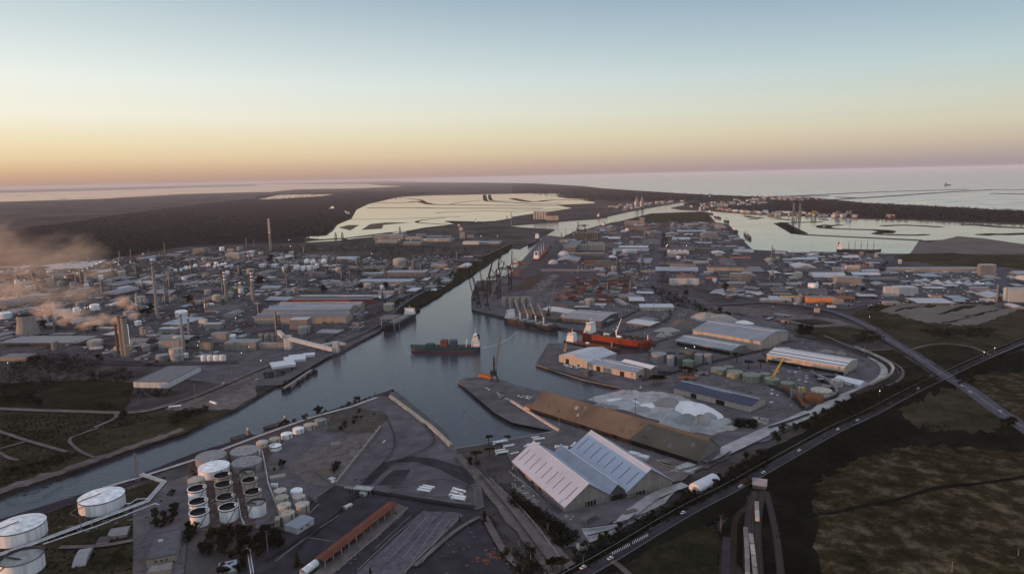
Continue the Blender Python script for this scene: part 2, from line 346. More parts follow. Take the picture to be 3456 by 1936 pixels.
dike(TT(1,1,[(2300,468),(2310,520),(2360,535),(2576,548)]), 45)
dike(TT(1,1,[(2350,468),(2360,515),(2420,530),(2576,535)]), 40)
dike(TT(1,1,[(1960,562),(2100,540),(2310,522)]), 30)
dike(TT(1,1,[(1800,655),(1960,640),(2100,638),(2300,630),(2576,636)]), 25)
dike(TT(2,1,[(0,505),(200,540),(420,520),(800,518)]), 90)
dike(TT(2,1,[(0,545),(250,560),(500,552)]), 50)
dike(TT(2,1,[(0,640),(200,630),(540,612)]), 14)
dike(TT(2,1,[(0,622),(300,616),(500,606)]), 12)
dike(TT(1,1,[(1920,740),(2100,745),(2240,745),(2400,735)]), 60)
dike(TT(1,1,[(520,918),(640,922),(900,908),(1330,854),(1480,838),(1700,804),(1960,772)]), 14)
for pts, w in ((TT(1,1,[(830,800),(930,775),(1040,775),(950,830)]), 1), (TT(1,1,[(1060,825),(1150,765),(1300,750),(1560,748),(1280,775),(1270,812)]), 1)):
    flat_far('mud_bank', pts, 1.3, 'mudflat' if 'mudflat' in MATS else mat('mudflat', (.12,.105,.07), .35, .2, .01, world=True))
for pts in ([(0,488),(180,482),(220,485),(60,493)], [(540,512),(640,507),(630,512)], [(800,502),(1300,480),(1900,458),(1960,458),(1300,487)]):
    dike(TT(0,1,pts[:3]), 120, name='mud_bank', z=2.0)
# right lagoon: banks and islands
w_=[W(p) for p in TT(2,1,[(1930,605),(1960,660),(2050,790),(2290,960),(2440,1080)])+TT(3,1,[(700,1100),(1450,1100),(1560,1000),(2576,1000),(4400,1080),(4400,800),(2576,740),(900,690),(0,650)])]; tag(MB().prism([(p.x,p.y) for p in w_],-2.0,-1.9).build('bay_water','bay_water'),kind='structure')
RL = [([(545,738),(200,745),(125,750),(230,810),(300,857),(700,882),(1100,900),(1550,922)], 22, 'lagoon_bank'), ([(125,750),(215,800),(320,855)], 60, 'lagoon_bank'),
      ([(740,768),(640,775),(600,790),(640,800)], 25, 'mud_island'), ([(600,768),(515,780),(560,798),(800,810),(1100,818),(1230,828),(1150,845),(1080,852),(1150,862),(1350,868),(1480,870),(1600,864)], 26, 'mud_island'),
      ([(1130,822),(1200,832),(1160,848)], 60, 'mud_island'), ([(1150,778),(1350,770),(1500,775),(1740,788)], 30, 'mud_island'), ([(1940,765),(2100,768),(2300,785),(2576,796),(2900,800)], 40, 'mud_island'),
      ([(2150,868),(2250,860),(2400,862),(2576,855),(2900,850)], 45, 'mud_island'), ([(75,700),(150,712),(225,720)], 20, 'mud_island'), ([(530,715),(590,720)], 25, 'mud_island')]
for pts, w, nm in RL: dike(TT(3,1,pts), w, name=nm, z=-.8)
for pts in ([(2360,680),(2400,690),(2520,700)], [(2380,706),(2480,708)]): dike(TT(2,1,pts), 30, name='mud_island', z=-.8)
flat_far('reclaimed_flat', TT(3,1,[(1620,950),(1900,890),(2150,910),(2576,968),(2576,1060),(2350,1070),(1430,1058),(1525,935)]), .3, 'dirt')
water('open_sea', (.15,.27,.33), .14, .2, .02)
sp=coast[:-1]+TT(1,1,[(1450,323),(2576,289)])+TT(2,1,[(1000,264),(2576,216)])+TT(3,1,[(1200,190),(2576,172),(4500,150)])
sp=[(x,y+ (2 if i>=len(coast)-1 else 0)) for i,(x,y) in enumerate(sp)]
w_=[W(p) for p in sp]; tag(MB().prism([(p.x,p.y) for p in w_],-1.6,-1.5).build('open_sea','open_sea'),kind='structure')
# harbour breakwaters out at sea
mat('rubble', (.09,.085,.08), .95, .3, .1, world=True)
for pts in ([(0,490),(600,462),(1200,435),(2010,412)], [(560,520),(950,497),(1300,475),(1800,440),(2260,416)], [(2200,416),(2576,415)], [(2250,453),(2576,459)], [(0,483),(620,478)], [(700,488),(920,500)]):
    o, _ = strip('breakwater', TT(3,1,pts), 45, 'rubble', z=1.5, thick=5, kind=None); auto(o, 'long rubble breakwater', 'breakwater', 'breakwaters at the harbour mouth')
# ------------------------------------------------- near ground sheets
ZL[0] = .6
sheet('yard', TT(1,2,[(-200,1000),(250,990),(700,720),(1260,440),(1000,300),(300,400),(-400,620),(-1000,900)]), 'paved')
sheet('yard', TT(1,2,[(0,600),(-600,720),(-1100,760),(-2576,690),(-2576,100),(-1200,-60),(400,-150),(1260,-120),(1900,-200),(1750,60),(1260,430)]), 'district')
sheet('field', TT(0,2,[(-400,1260),(1150,1280),(1700,1240),(2000,1180),(2400,1210),(1870,1470),(1200,1690),(0,2100),(-400,2240)]), 'field')
sheet('field', TT(0,2,[(-400,980),(380,960),(900,930),(1350,970),(1250,1260),(0,1240),(-400,1240)]), 'grass')
sheet('dirt_lot', TT(0,2,[(1650,1220),(2100,1060),(2576,870),(2576,1110),(2330,1240),(2000,1230),(1700,1250)]), 'dirt')
sheet('canal_bank', TT(1,1,[(1500,1440),(1700,1400),(2350,1040),(2576,960),(2576,1000),(2300,1190),(1900,1440),(1560,1670),(1250,1640)]), 'grass')
sheet('canal_bank', TT(0,3,[(0,590),(780,335),(1500,90),(1830,-20),(1860,5),(1200,238),(780,385),(0,645)]), 'dirt')
sheet('bank_strip', TT(0,3,[(0,900),(1240,515),(1985,220),(2576,45),(2576,80),(1985,270),(1240,580),(0,1000)]), 'asphalt')
sheet('field', TT(0,3,[(0,985),(1500,530),(1680,560),(1480,740),(300,1180),(0,1290)]), 'field')
sheet('depot_lawn', TT(0,3,[(0,1290),(440,1170),(1340,840),(1350,1443),(1300,1700),(0,1700)]), 'field')
sheet('depot_yard', TT(0,3,[(1340,800),(1700,530),(1890,460),(1890,1000),(1850,1443),(1340,1700)]), 'paved')
sheet('tank_farm_floor', TT(0,3,[(1890,330),(2250,180),(3300,-200),(3650,200),(3100,700),(2576,1000),(1890,1000)]), mat('redfloor', (.1,.07,.065), .9, .3, .08, world=True))
sheet('yard', TT(1,3,[(0,420),(300,100),(1180,-350),(1340,-330),(1960,180),(2250,450),(2300,780),(2100,850),(1400,650),(800,560),(300,900),(0,1000)]), 'paved')
sheet('dirt_lot', TT(1,3,[(440,280),(560,190),(1240,-10),(1000,280),(830,550),(560,560),(330,400)]), 'dirt')
sheet('dirt_lot', TT(1,2,[(750,1290),(980,1210),(1250,1260),(1330,1310),(1200,1480),(700,1470)]), mat('dirt2', (.085,.075,.065), .95, .35, .03, world=True, scale2=.2))
sheet('yard', TT(1,3,[(300,1000),(800,560),(1400,650),(2200,800),(2350,1000),(2576,1500),(2576,2200),(-800,2200),(-200,1443)]), 'asphalt')
sheet('loading_apron', TT(1,3,[(1430,750),(1540,785),(800,1430),(600,1700),(200,1700),(760,1320)]), 'dirt')
sheet('loading_apron', TT(1,3,[(1700,820),(2000,830),(2090,860),(1500,1443),(1300,1700),(800,1700),(1030,1430)]), 'pale' if 0 else mat('concrete', (.12,.108,.128), .9, .15, .02, world=True, scale2=.3))
sheet('tyre_track', TT(1,3,[(1050,560),(1280,330),(1550,268),(1800,290),(2090,380),(2250,520),(2150,560),(1850,400),(1600,325),(1380,335),(1150,560)]), 'asphalt')
sheet('stained_patch', TT(1,3,[(1210,560),(1380,410),(1560,400),(1500,500),(1430,560)]), 'asphalt')
sheet('quay_apron', TT(1,2,[(1350,1060),(1420,1060),(1900,1450),(2010,1650),(1960,1680),(1720,1440),(1340,1130)]), mat('grey_sand', (.11,.11,.11), .9, .25, .05, world=True))
sheet('street', TT(1,3,[(1960,180),(2000,205),(2700,800),(3300,1443),(3400,1700),(3100,1700),(2940,1443),(2350,700)]), 'dirt')
# quay between the two basins and port yards on the right
sheet('port_yard', TT(2,3,[(-120,110),(450,20),(0,-70),(-180,-170)])+TT(1,2,[(2030,955),(2110,920),(2500,945)])+TT(2,2,[(0,985),(320,1065),(700,1148),(1110,1022),(800,942),(240,782),(362,575),(510,570),(1060,690),(1400,670),(1480,560),(2300,300),(2576,300)])+TT(3,2,[(260,490),(900,640),(1150,780),(1190,860),(1120,950),(800,1100),(400,1330),(0,1560)])+TT(2,3,[(2130,180),(1700,480),(900,1000),(780,1130),(540,1200),(200,760)]), 'paved')
sheet('pale_yard', TT(2,2,[(750,1140),(1110,1040),(1650,1080),(2050,1250),(2180,1443),(2000,1500),(1700,1443),(1300,1300)]), 'pale')
sheet('pale_yard', TT(2,3,[(700,1000),(1000,960),(1200,780),(1500,700),(1740,560),(1400,840),(1100,1010),(780,1140)]), 'pale')
sheet('warehouse_yard', TT(2,3,[(1020,700),(1700,520),(1800,450),(2150,300),(2300,180),(1500,300),(1100,180),(1600,500)]), 'dirt')
sheet('port_yard', TT(2,2,[(0,325),(-400,235),(-405,100),(0,-150),(330,-520),(900,-450),(1500,-440),(1380,0),(1900,130),(2300,300),(1450,560),(640,440)]), 'paved')
sheet('district_ground', TT(2,1,[(0,1310),(160,1180),(500,900),(900,775),(1400,690),(2050,750),(2280,890),(2430,1030)])+TT(3,1,[(680,1055),(1250,1065),(1700,1180),(2400,1200),(2576,1443)])+TT(3,2,[(2576,180),(1200,140),(800,240),(0,170)])+TT(2,2,[(1500,-60),(0,50)]), 'district')
sheet('grass_headland', TT(2,1,[(1130,732),(1400,657),(1900,640),(1955,650),(2020,745),(1100,748)]), 'field')
sheet('field', TT(3,1,[(1430,1062),(2350,1075),(4000,1100),(4000,1300),(2400,1200),(1700,1180),(1240,1110)]), 'field')
sheet('scrub', TT(3,2,[(900,240),(1300,130),(2576,180),(3600,100),(3600,900),(2576,620),(1780,900),(1190,520),(1050,430),(850,290)]), 'field')
sheet('mud_plot', TT(3,2,[(1120,250),(1340,165),(2110,180),(2576,200),(2400,290),(2100,390),(1850,400),(1500,370),(1330,290)]), mat('sand', (.17,.15,.13), .95, .2, .02, world=True))
for pts in ([(1260,250),(1340,220),(1800,170),(1830,175),(1500,215)], [(1690,285),(1950,195),(2120,185),(1900,255)], [(1960,310),(2370,210),(2420,215),(2100,300)], [(1330,290),(1500,350),(1750,380),(2060,395),(1900,402),(1500,375)], [(1740,378),(2000,315),(2050,312),(1850,365)]):
    sheet('weed_patch', TT(3,2,pts), 'grass')
sheet('vacant_lot', TT(3,2,[(0,230),(400,290),(700,330),(880,395),(560,410),(350,400),(0,330)])+TT(2,2,[(2000,230),(2150,200)]), 'dirt')
for k in range(9):
    sheet('plough_strip', TT(3,2,[(230+k*22,340+k*6),(235+k*22,346+k*6),(500+k*22,330+k*6),(500+k*22,326+k*6)]), 'dark')
sheet('gravel_yard', TT(2,2,[(1980,70),(2050,30),(2480,30),(2540,70),(2400,110),(2100,80)]), 'pale')
sheet('green_verge', TT(3,2,[(300,420),(600,410),(1000,430),(1150,470),(900,570),(500,520)]), 'field')
sheet('clearing', TT(3,2,[(1040,650),(1250,640),(1640,880),(1500,960),(1200,1080),(1360,880),(1250,760)]), 'grass')
sheet('clearing', TT(3,2,[(1500,650),(1750,590),(2000,610),(2180,690),(1820,850)]), 'grass')
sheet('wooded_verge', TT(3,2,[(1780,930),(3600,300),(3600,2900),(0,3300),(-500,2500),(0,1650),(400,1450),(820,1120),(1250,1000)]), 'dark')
sheet('wild_field', TT(3,2,[(2100,900),(2576,850),(3600,900),(3600,1900),(2576,1420),(1960,960)]), 'wild')
sheet('wild_field', TT(3,2,[(1300,1250),(1900,1020),(2500,1400),(2200,1480),(1500,1430)]), 'field')
sheet('wild_field', TT(3,3,[(450,560),(900,300),(1500,160),(2100,200),(2700,260),(3600,500),(3600,2200),(560,2200),(500,1000)]), 'wild')
sheet('lawn', TT(2,3,[(1250,1050),(1900,950),(2080,1050),(2080,1800),(1150,1800),(1060,1350)]), 'grass')
sheet('embankment', TT(2,3,[(1000,1350),(2100,720),(2576,430),(2700,500),(2300,800),(1060,1380)]), 'dark')
# ------------------------------------------------- roads
def road(name, pts, w, m='road', line=True, z=None, **k):
    o, P = strip(name, pts, w, m, z=z, **k)
    return P
highway = TT(2,3,[(300,1700),(760,1443),(1060,1270),(1500,1000),(1850,800),(2200,620),(2576,405)])+TT(3,3,[(330,215),(700,10)])+TT(3,2,[(1050,1290),(1400,1100),(1780,915),(2200,720),(2576,560),(3200,300)])
road('embankment', highway, 22, 'dark')
road('highway', highway, 8.4, 'asphalt')
P = [W(p) for p in highway]
def lines(px, off, w, z, name='road_marking', dash=None, m='white_line'):
    P = smooth_line([W(p) for p in px]); b = MB(); acc = 0
    for a, c in zip(P, P[1:]):
        d = (c-a); L = d.length; d.normalize(); s = Vector((-d.y, d.x, 0))
        t = 0
        while t < L:
            e = min(L, t+(dash or L)); p = a+d*t+s*off; q = a+d*e+s*off
            b.add([(p+s*w/2).to_tuple()[:2]+(z,), (p-s*w/2).to_tuple()[:2]+(z,), (q-s*w/2).to_tuple()[:2]+(z,), (q+s*w/2).to_tuple()[:2]+(z,)], [(0,1,2,3)])
            t = e+(dash or 0)
    return tag(b.build(name, m), kind='structure')
lines(highway, 3.9, .16, ZL[0]+.01, m='quay'); lines(highway, -3.9, .22, ZL[0]+.01); lines(highway, 0, .1, ZL[0]+.01, dash=4, m='quay')
hw = [W(p) for p in TT(2,3,[(1010,1275),(1380,1080),(1700,880)])]
b = MB(); n = 22
for i in range(n):
    if i == n//2: continue
    a = hw[0].lerp(hw[1], i/n); d = (hw[1]-hw[0]).normalized(); s = Vector((-d.y, d.x, 0)); c = a+d*2.2+s*2.6; w = d*.5
    b.add([(a.x, a.y, ZL[0]+.013), (a.x+w.x, a.y+w.y, ZL[0]+.013), (c.x+w.x, c.y+w.y, ZL[0]+.013), (c.x, c.y, ZL[0]+.013)], [(0,1,2,3)])
tag(b.build('road_marking', 'white_line'), kind='structure')
ZL[0] += .02
road('dual_carriageway', TT(2,2,[(1450,-30),(1500,60),(1800,170),(2200,180)])+TT(3,2,[(-100,160),(300,190),(700,270),(1060,430),(1200,530),(1500,710),(1780,900),(2000,1030),(2300,1250),(2576,1430),(3100,1800)]), 17, 'road')
lines(TT(3,2,[(700,270),(1060,430),(1200,530),(1500,710),(1780,900),(2000,1030),(2300,1250),(2576,1430),(3100,1800)]), 0, 1.4, ZL[0]+.01, m='quay')
road('access_road', TT(2,2,[(1330,150),(1500,330),(1800,420)]), 7)
road('avenue', TT(2,1,[(1480,850),(1470,1000),(1440,1200),(1400,1400)])+TT(2,2,[(1410,20),(1500,80)]), 20)
road('avenue', TT(2,1,[(1850,1060),(1890,1200),(1920,1370)]), 12)
road('avenue', TT(2,1,[(2280,1050),(2400,1250),(2480,1360)]), 12)
road('avenue', TT(3,1,[(1240,1090),(1080,1300),(900,1443),(860,1500)]), 18)
road('avenue', TT(3,1,[(2330,1200),(2350,1443),(2370,1610)]), 24)
road('avenue', TT(3,1,[(150,1080),(330,1280),(450,1380)]), 12)
road('harbour_road', TT(2,3,[(1700,420),(2150,220),(2576,20)])+TT(3,2,[(300,1340),(700,1150),(1100,980),(1200,870),(1150,780),(950,660)]), 14, 'pale')
road('ring_road', TT(2,3,[(1100,950),(1400,700),(1740,560)]), 9, 'pale')
road('farm_track', TT(0,2,[(-300,1225),(0,1240),(700,1265),(1350,1275),(1700,1200),(2100,1060),(2576,850)])+TT(1,2,[(260,760)]), 8, 'dirt')
road('farm_track', TT(0,2,[(950,1430),(1150,1340),(1170,1280)]), 4, 'dirt')
road('farm_track', TT(0,3,[(-60,10),(100,60),(280,120),(680,235)]), 4, 'dirt')
road('farm_track', TT(0,3,[(-60,215),(150,160),(280,120)]), 3, 'dirt')
road('farm_track', TT(0,3,[(0,240),(80,290),(180,320)]), 3, 'dirt')
road('farm_track', TT(0,3,[(1000,-10),(850,40),(700,110),(800,220),(950,290)]), 3, 'dirt')
road('depot_road', TT(0,3,[(600,1200),(1000,1185),(1340,1130)]), 4, 'dirt')
road('dirt_road', TT(2,3,[(2380,680),(2390,760),(2290,860),(2240,960),(2230,1150),(2220,1443),(2220,1700)]), 4, 'mud')
road('dirt_road', TT(2,3,[(2160,1100),(2150,1300),(2150,1600)]), 5, 'asphalt')
road('dirt_road', TT(2,3,[(1000,1340),(1080,1390),(1200,1500)]), 4, 'dirt')
road('field_path', TT(3,2,[(560,500),(900,640),(1060,650),(1230,640)]), 4, 'dirt')
road('field_path', TT(3,2,[(1100,700),(1300,800),(1360,880),(1310,960),(1200,1010)]), 3, 'dirt')
road('field_path', TT(3,2,[(1450,640),(1600,600),(1800,585),(2050,620),(2240,700)]), 4, 'dirt')
road('field_path', TT(3,3,[(500,860),(700,845),(1000,770),(1300,720),(1700,600),(2100,560),(2576,490),(3000,400)]), 3.5, 'dark')
road('canal_road', TT(1,1,[(1500,1500),(2000,1220),(2400,1040),(2576,960)]), 8, 'dirt')
road('canal_road', TT(1,2,[(900,560),(1250,380),(1480,180),(1750,20)]), 8, 'road')
road('works_road', TT(0,2,[(300,110),(640,50),(1100,-60),(1700,-180),(2300,-300)]), 9, 'dirt')
road('works_road', TT(1,1,[(0,1390),(400,1290),(800,1150)]), 9, 'road')
road('works_road', TT(0,1,[(1680,1370),(2400,1210),(2576,1190)]), 9, 'road')
for k in (-3, 0): # railway
    pass
mat('rail', (.12,.1,.09), .5, .2, 1, metal=.5); mat('ballast', (.045,.04,.038), .95, .3, .4, world=True)
def railway(px, n=1, gap=4.5):
    o, P = strip('railway', px, 3.2*n+(n-1)*(gap-3.2)+1.5, 'ballast')
    z = ZL[0]+.02
    for j in range(n):
        for s in (-.72, .72): lines(px, (j-(n-1)/2)*gap+s, .16, z+.1, 'rail', m='rail')
railway(TT(3,2,[(270,500),(600,560),(900,660),(1150,760),(1250,860),(1200,950),(1000,1040),(850,1110)]), 2)
railway(TT(3,2,[(460,920),(600,990),(690,1080),(660,1130),(500,1180),(380,1260),(300,1180),(150,1060),(0,1000)]), 1)
railway(TT(2,3,[(2440,640),(2390,800),(2370,1000),(2362,1200),(2366,1443),(2370,1700)]), 1)
railway(TT(2,3,[(2450,640),(2420,800),(2405,1000),(2412,1200),(2436,1443),(2450,1700)]), 1)
railway(TT(2,3,[(2520,640),(2480,900),(2470,1100),(2490,1443),(2500,1700)]), 1)
railway(TT(2,3,[(2556,640),(2620,900),(2660,1100),(2700,1443),(2720,1700)]), 1)

strip('wake',TT(1,2,[(2262,602),(2380,575),(2480,540),(2560,495),(2620,440)]),2.5,mat('foam',(.4,.42,.43),.6,.4,.4),z=-2.15,w2=1)
strip('wake',TT(1,2,[(1520,636),(1545,655),(1600,690)]),1.2,'foam',z=-2.15,w2=.4)
# ================================================================= builders
mat('wall_grey', (.24,.23,.22), .85, .12, .3, rnd=.25); mat('wall_white', (.48,.48,.48), .8, .1, .3, rnd=.15); mat('wall_beige', (.3,.26,.22), .85, .12, .3, rnd=.15)
mat('wall_dark', (.1,.095,.1), .85, .2, .3, rnd=.3); mat('wall_rust', (.16,.09,.065), .85, .2, .3, rnd=.15); mat('wall_orange', (.62,.24,.1), .8, .1, .3); mat('wall_yellow', (.62,.55,.3), .8, .1, .3); mat('wall_pink', (.5,.36,.28), .8, .1, .3)
mat('roof_white', (.46,.47,.5), .6, .1, .06, rnd=.12); mat('roof_lilac', (.37,.42,.52), .5, .06, .06); mat('roof_blue', (.27,.31,.36), .55, .12, .05, rnd=.2); mat('roof_grey', (.22,.215,.23), .7, .15, .15, rnd=.35)
mat('roof_dark', (.095,.09,.1), .8, .2, .2, rnd=.3); mat('roof_brown', (.1,.082,.066), .9, .2, .02, col2=(.15,.122,.092)); mat('roof_red', (.13,.045,.03), .8, .2, .1); mat('wall_red', (.24,.06,.05), .8, .15, .1); mat('solar', (.025,.03,.07), .3, .3, .5); mat('roof_rust', (.25,.1,.06), .8, .2, .3, rnd=.2)
mat('steel', (.2,.2,.21), .5, .15, .5, metal=.3); mat('dark_steel', (.03,.032,.036), .6, .2, .5); mat('opening', (.012,.012,.014), .6, .1, 1); mat('glass', (.03,.035,.04), .15, .1, 1)
mat('tank_white', (.76,.77,.79), .55, .1, .15, rnd=.1); mat('tank_beige', (.4,.36,.31), .7, .15, .2, rnd=.12); mat('tank_grey', (.25,.25,.25), .7, .15, .2, rnd=.15); mat('tank_green', (.2,.215,.175), .7, .12, .2, rnd=.12); mat('tank_dark', (.09,.1,.09), .7, .15, .2, rnd=.2)
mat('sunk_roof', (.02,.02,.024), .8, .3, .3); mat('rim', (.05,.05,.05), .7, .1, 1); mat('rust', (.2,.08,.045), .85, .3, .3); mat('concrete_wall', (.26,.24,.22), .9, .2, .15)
mat('paint_red', (.5,.06,.035), .6, .1, .5); mat('paint_white', (.82,.82,.82), .6, .05, .5); mat('car_white', (.75,.75,.76), .35, .03, 1); mat('car_dark', (.04,.045,.05), .35, .05, 1, rnd=.5)
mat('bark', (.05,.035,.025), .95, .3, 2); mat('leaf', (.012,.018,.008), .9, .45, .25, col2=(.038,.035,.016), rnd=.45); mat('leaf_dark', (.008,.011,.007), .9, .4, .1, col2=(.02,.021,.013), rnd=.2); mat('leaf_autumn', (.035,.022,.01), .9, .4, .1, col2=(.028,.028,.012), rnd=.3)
mat('hull_red', (.19,.032,.016), .55, .2, .08, scale2=.5); mat('hull_black', (.035,.035,.04), .55, .2, .1); mat('hull_blue', (.02,.055,.08), .55, .15, .1); mat('boot_red', (.14,.035,.035), .7, .15, .1); mat('deck_dark', (.07,.06,.055), .8, .2, .3); mat('deck_rust', (.2,.07,.045), .8, .25, .3)
mat('funnel_green', (.2,.42,.16), .6, .1, 1); mat('crane_orange', (.62,.2,.06), .6, .1, .5); mat('crane_yellow', (.5,.36,.09), .6, .1, .5); mat('salt', (.75,.74,.76), .85, .05, .05); mat('ore', (.31,.33,.34), .95, .12, .05, rnd=.2); mat('soil', (.3,.28,.26), .95, .15, .05, rnd=.2)
mat('gypsum_sunlit', (.58,.36,.27), .85, .15, .2); mat('lumber', (.34,.31,.27), .9, .3, .5, rnd=.4); mat('scrap', (.07,.06,.06), .8, .5, 1.5, col2=(.24,.22,.2)); mat('tarp_white', (.62,.64,.68), .7, .08, .4)  # gypsum domes have the low sun's orange put into their colour
mat('cont_red', (.14,.055,.045), .7, .2, .4, rnd=.35); mat('cont_blue', (.04,.075,.13), .7, .2, .4, rnd=.35); mat('cont_grey', (.24,.23,.23), .7, .2, .4, rnd=.35); mat('cont_orange', (.15,.095,.065), .7, .2, .4, rnd=.3); mat('cont_green', (.03,.08,.08), .7, .2, .4, rnd=.3)
emit('lamp', (1, .86, .66), 9); emit('lamp_cool', (.9, .95, 1), 3)
mat('straw', (.13,.11,.07), .95, .4, .3, rnd=.3); mat('roof_lit', (.56,.6,.63), .5, .06, .05); mat('wall_buff', (.4,.35,.31), .8, .1, .2)  # the second one is a lighter blue-white roof colour
IMG = 2303.0
def rect3(a, b_, c, z):
    """ground rectangle from three roof corners seen in the photo (a-b long side, b-c short side), at height z"""
    A, B, Cc = W(a, z), W(b_, z), W(c, z); u = B-A; L = u.length; u.normalize(); n = Vector((-u.y, u.x, 0)); w = (Cc-B).dot(n)
    ctr = (A+B)/2+n*(w/2); ctr.z = 0
    ang = math.atan2(u.y, u.x)
    if w < 0: ang += math.pi; w = -w; 
    # local -Y side is the a-b side
    return ctr, ang, L, w
def building(name, ctr, ang, L, Wd, H, ridge, roof='roof_grey', wall='wall_grey', doors=(), sky=0, fins=0, over=.4, vents=0, arch=False, parapet=True, open_sides=False, windows=(), skymat='opening', strips=0):
    root = thing(name, ctr, ang)
    l, w = L/2, Wd/2; b = MB()
    if open_sides:
        n = max(2, int(L/8))
        for i in range(n+1):
            for s in (-1, 1): b.cbox(-l+.4+(L-.8)*i/n, s*(w-.4), 0, .5, .5, H)
        b.build('column', wall, root) if False else None
        k = 0
        proto = MB().cbox(0, 0, 0, .5, .5, H).build('column', wall, root)
        first = True
        for i in range(n+1):
            for s in (-1, 1):
                c = proto if first else proto.copy()
                if not first: COL.objects.link(c); c.parent = root
                c.location = (-l+.4+(L-.8)*i/n, s*(w-.4), 0); first = False
    else:
        if ridge > 0 and not arch:
            b.add([(-l,-w,0),(l,-w,0),(l,w,0),(-l,w,0),(-l,-w,H),(l,-w,H),(l,w,H),(-l,w,H),(-l,0,H+ridge),(l,0,H+ridge)],
                  [(0,1,5,4),(2,3,7,6),(1,2,6,9,5),(3,0,4,8,7)])
        else: b.box(-l,-w,0,l,w,H)
        b.build('wall', wall, root)
    r = MB(); o = over; t = .25
    if arch:
        n = 8
        for sx in (0,):
            P = [(math.cos(math.pi*i/n)*-(w+o*.3), H+math.sin(math.pi*i/n)*ridge) for i in range(n+1)]
            v = [(-l, y, z) for y, z in P]+[(l, y, z) for y, z in P]; m = n+1
            r.add(v, [(i, i+m, i+m+1, i+1) for i in range(n)]+[tuple(range(m)), tuple(range(2*m-1, m-1, -1))])
    elif ridge > 0:
        dz = ridge*o/w
        for s in (-1, 1):
            r.add([(-l-o, s*(w+o), H-dz), (l+o, s*(w+o), H-dz), (l+o, 0, H+ridge), (-l-o, 0, H+ridge), (-l-o, s*(w+o), H-dz+t), (l+o, s*(w+o), H-dz+t), (l+o, 0, H+ridge+t), (-l-o, 0, H+ridge+t)],
                  [(4,5,6,7) if s < 0 else (7,6,5,4), (0,1,5,4), (1,2,6,5), (3,0,4,7)])
    else:
        r.box(-l-.1, -w-.1, H, l+.1, w+.1, H+.25)
        if parapet and L > 8:
            for x0, y0, x1, y1 in ((-l,-w,l,-w+.3),(-l,w-.3,l,w),(-l,-w+.3,-l+.3,w-.3),(l-.3,-w+.3,l,w-.3)): r.box(x0,y0,H+.25,x1,y1,H+.7)
    ro = r.build('roof', roof, root)
    if ridge > 0 and not arch and L > 34 and roof not in ('roof_red', 'roof_brown', 'roof_dark', 'roof_rust'): MB().box(-l-o, -.45, H+ridge+t*.6, l+o, .45, H+ridge+t+.3).build('ridge_cap', 'roof_lit' if L > 45 else 'roof_white', ro)
    if sky and ridge > 0:
        for i in range(sky):
            x = -l+L*(i+.5)/sky
            for s in (-1, 1):
                q = MB(); y0, y1 = s*w*.85, s*w*.3; z0 = H+ridge*(1-.85)+t; z1 = H+ridge*.7+t
                q.add([(x-.35,y0,z0+.05),(x+.35,y0,z0+.05),(x+.35,y1,z1+.05),(x-.35,y1,z1+.05)], [(0,1,2,3) if s < 0 else (3,2,1,0)])
                q.build('skylight', skymat, ro)
    for i in range(strips):
        y = -w*.85+1.7*w*i/max(1, strips-1); z = H+ridge*(1-abs(y)/w)+t+.06; q = MB(); sl = -ridge/w if y > 0 else ridge/w
        q.add([(-l,y-.9,z-sl*.9),(l,y-.9,z-sl*.9),(l,y+.9,z+sl*.9),(-l,y+.9,z+sl*.9)], [(0,1,2,3)]); q.build('skylight', skymat, ro)
    for i in range(vents):
        MB().cbox(-l+L*(i+.5)/vents, 0, H+ridge, 1.2, .8, .9).build('vent', 'steel', ro)
    for d in doors:                # (side, position -1..1, width, height)
        s, p, dw, dh = d; q = MB()
        if s in 'fb': y = -w-.06 if s == 'f' else w+.06; q.box(p*l-dw/2, min(y, y*.999)-.03, 0, p*l+dw/2, y+.03, dh)
        else: x = -l-.06 if s == 'l' else l+.06; q.box(x-.03, p*w-dw/2, 0, x+.03, p*w+dw/2, dh)
        q.build('door', 'opening', root)
    for d in windows:              # (side, position, z, width, height)
        s, p, z, dw, dh = d; q = MB()
        if s in 'fb': y = -w-.04 if s == 'f' else w+.04; q.box(p*l-dw/2, y-.03, z, p*l+dw/2, y+.03, z+dh)
        else: x = -l-.04 if s == 'l' else l+.04; q.box(x-.03, p*w-dw/2, z, x+.03, p*w+dw/2, z+dh)
        q.build('window', 'glass', root)
    if fins:
        q = MB()
        for i in range(fins):
            y = -w+Wd*(i+.5)/fins; q.cbox(l+.25, y, 0, .3, .5, H)
            q.cbox(-l-.25, y, 0, .3, .5, H)
        q.build('buttresses', 'concrete_wall', root)
    return root
def shed(c, r, pts, H, ridge, label, cat='warehouse', name='warehouse', group=None, lm=None, **k):
    ctr, ang, L, w = rect3(*[T(c, r, *p) for p in pts], H)
    o = building(name, ctr, ang, L, w, H, ridge, **k); tag(o, label, cat, group)
    if lm: landmark(lm, ctr)
    return o
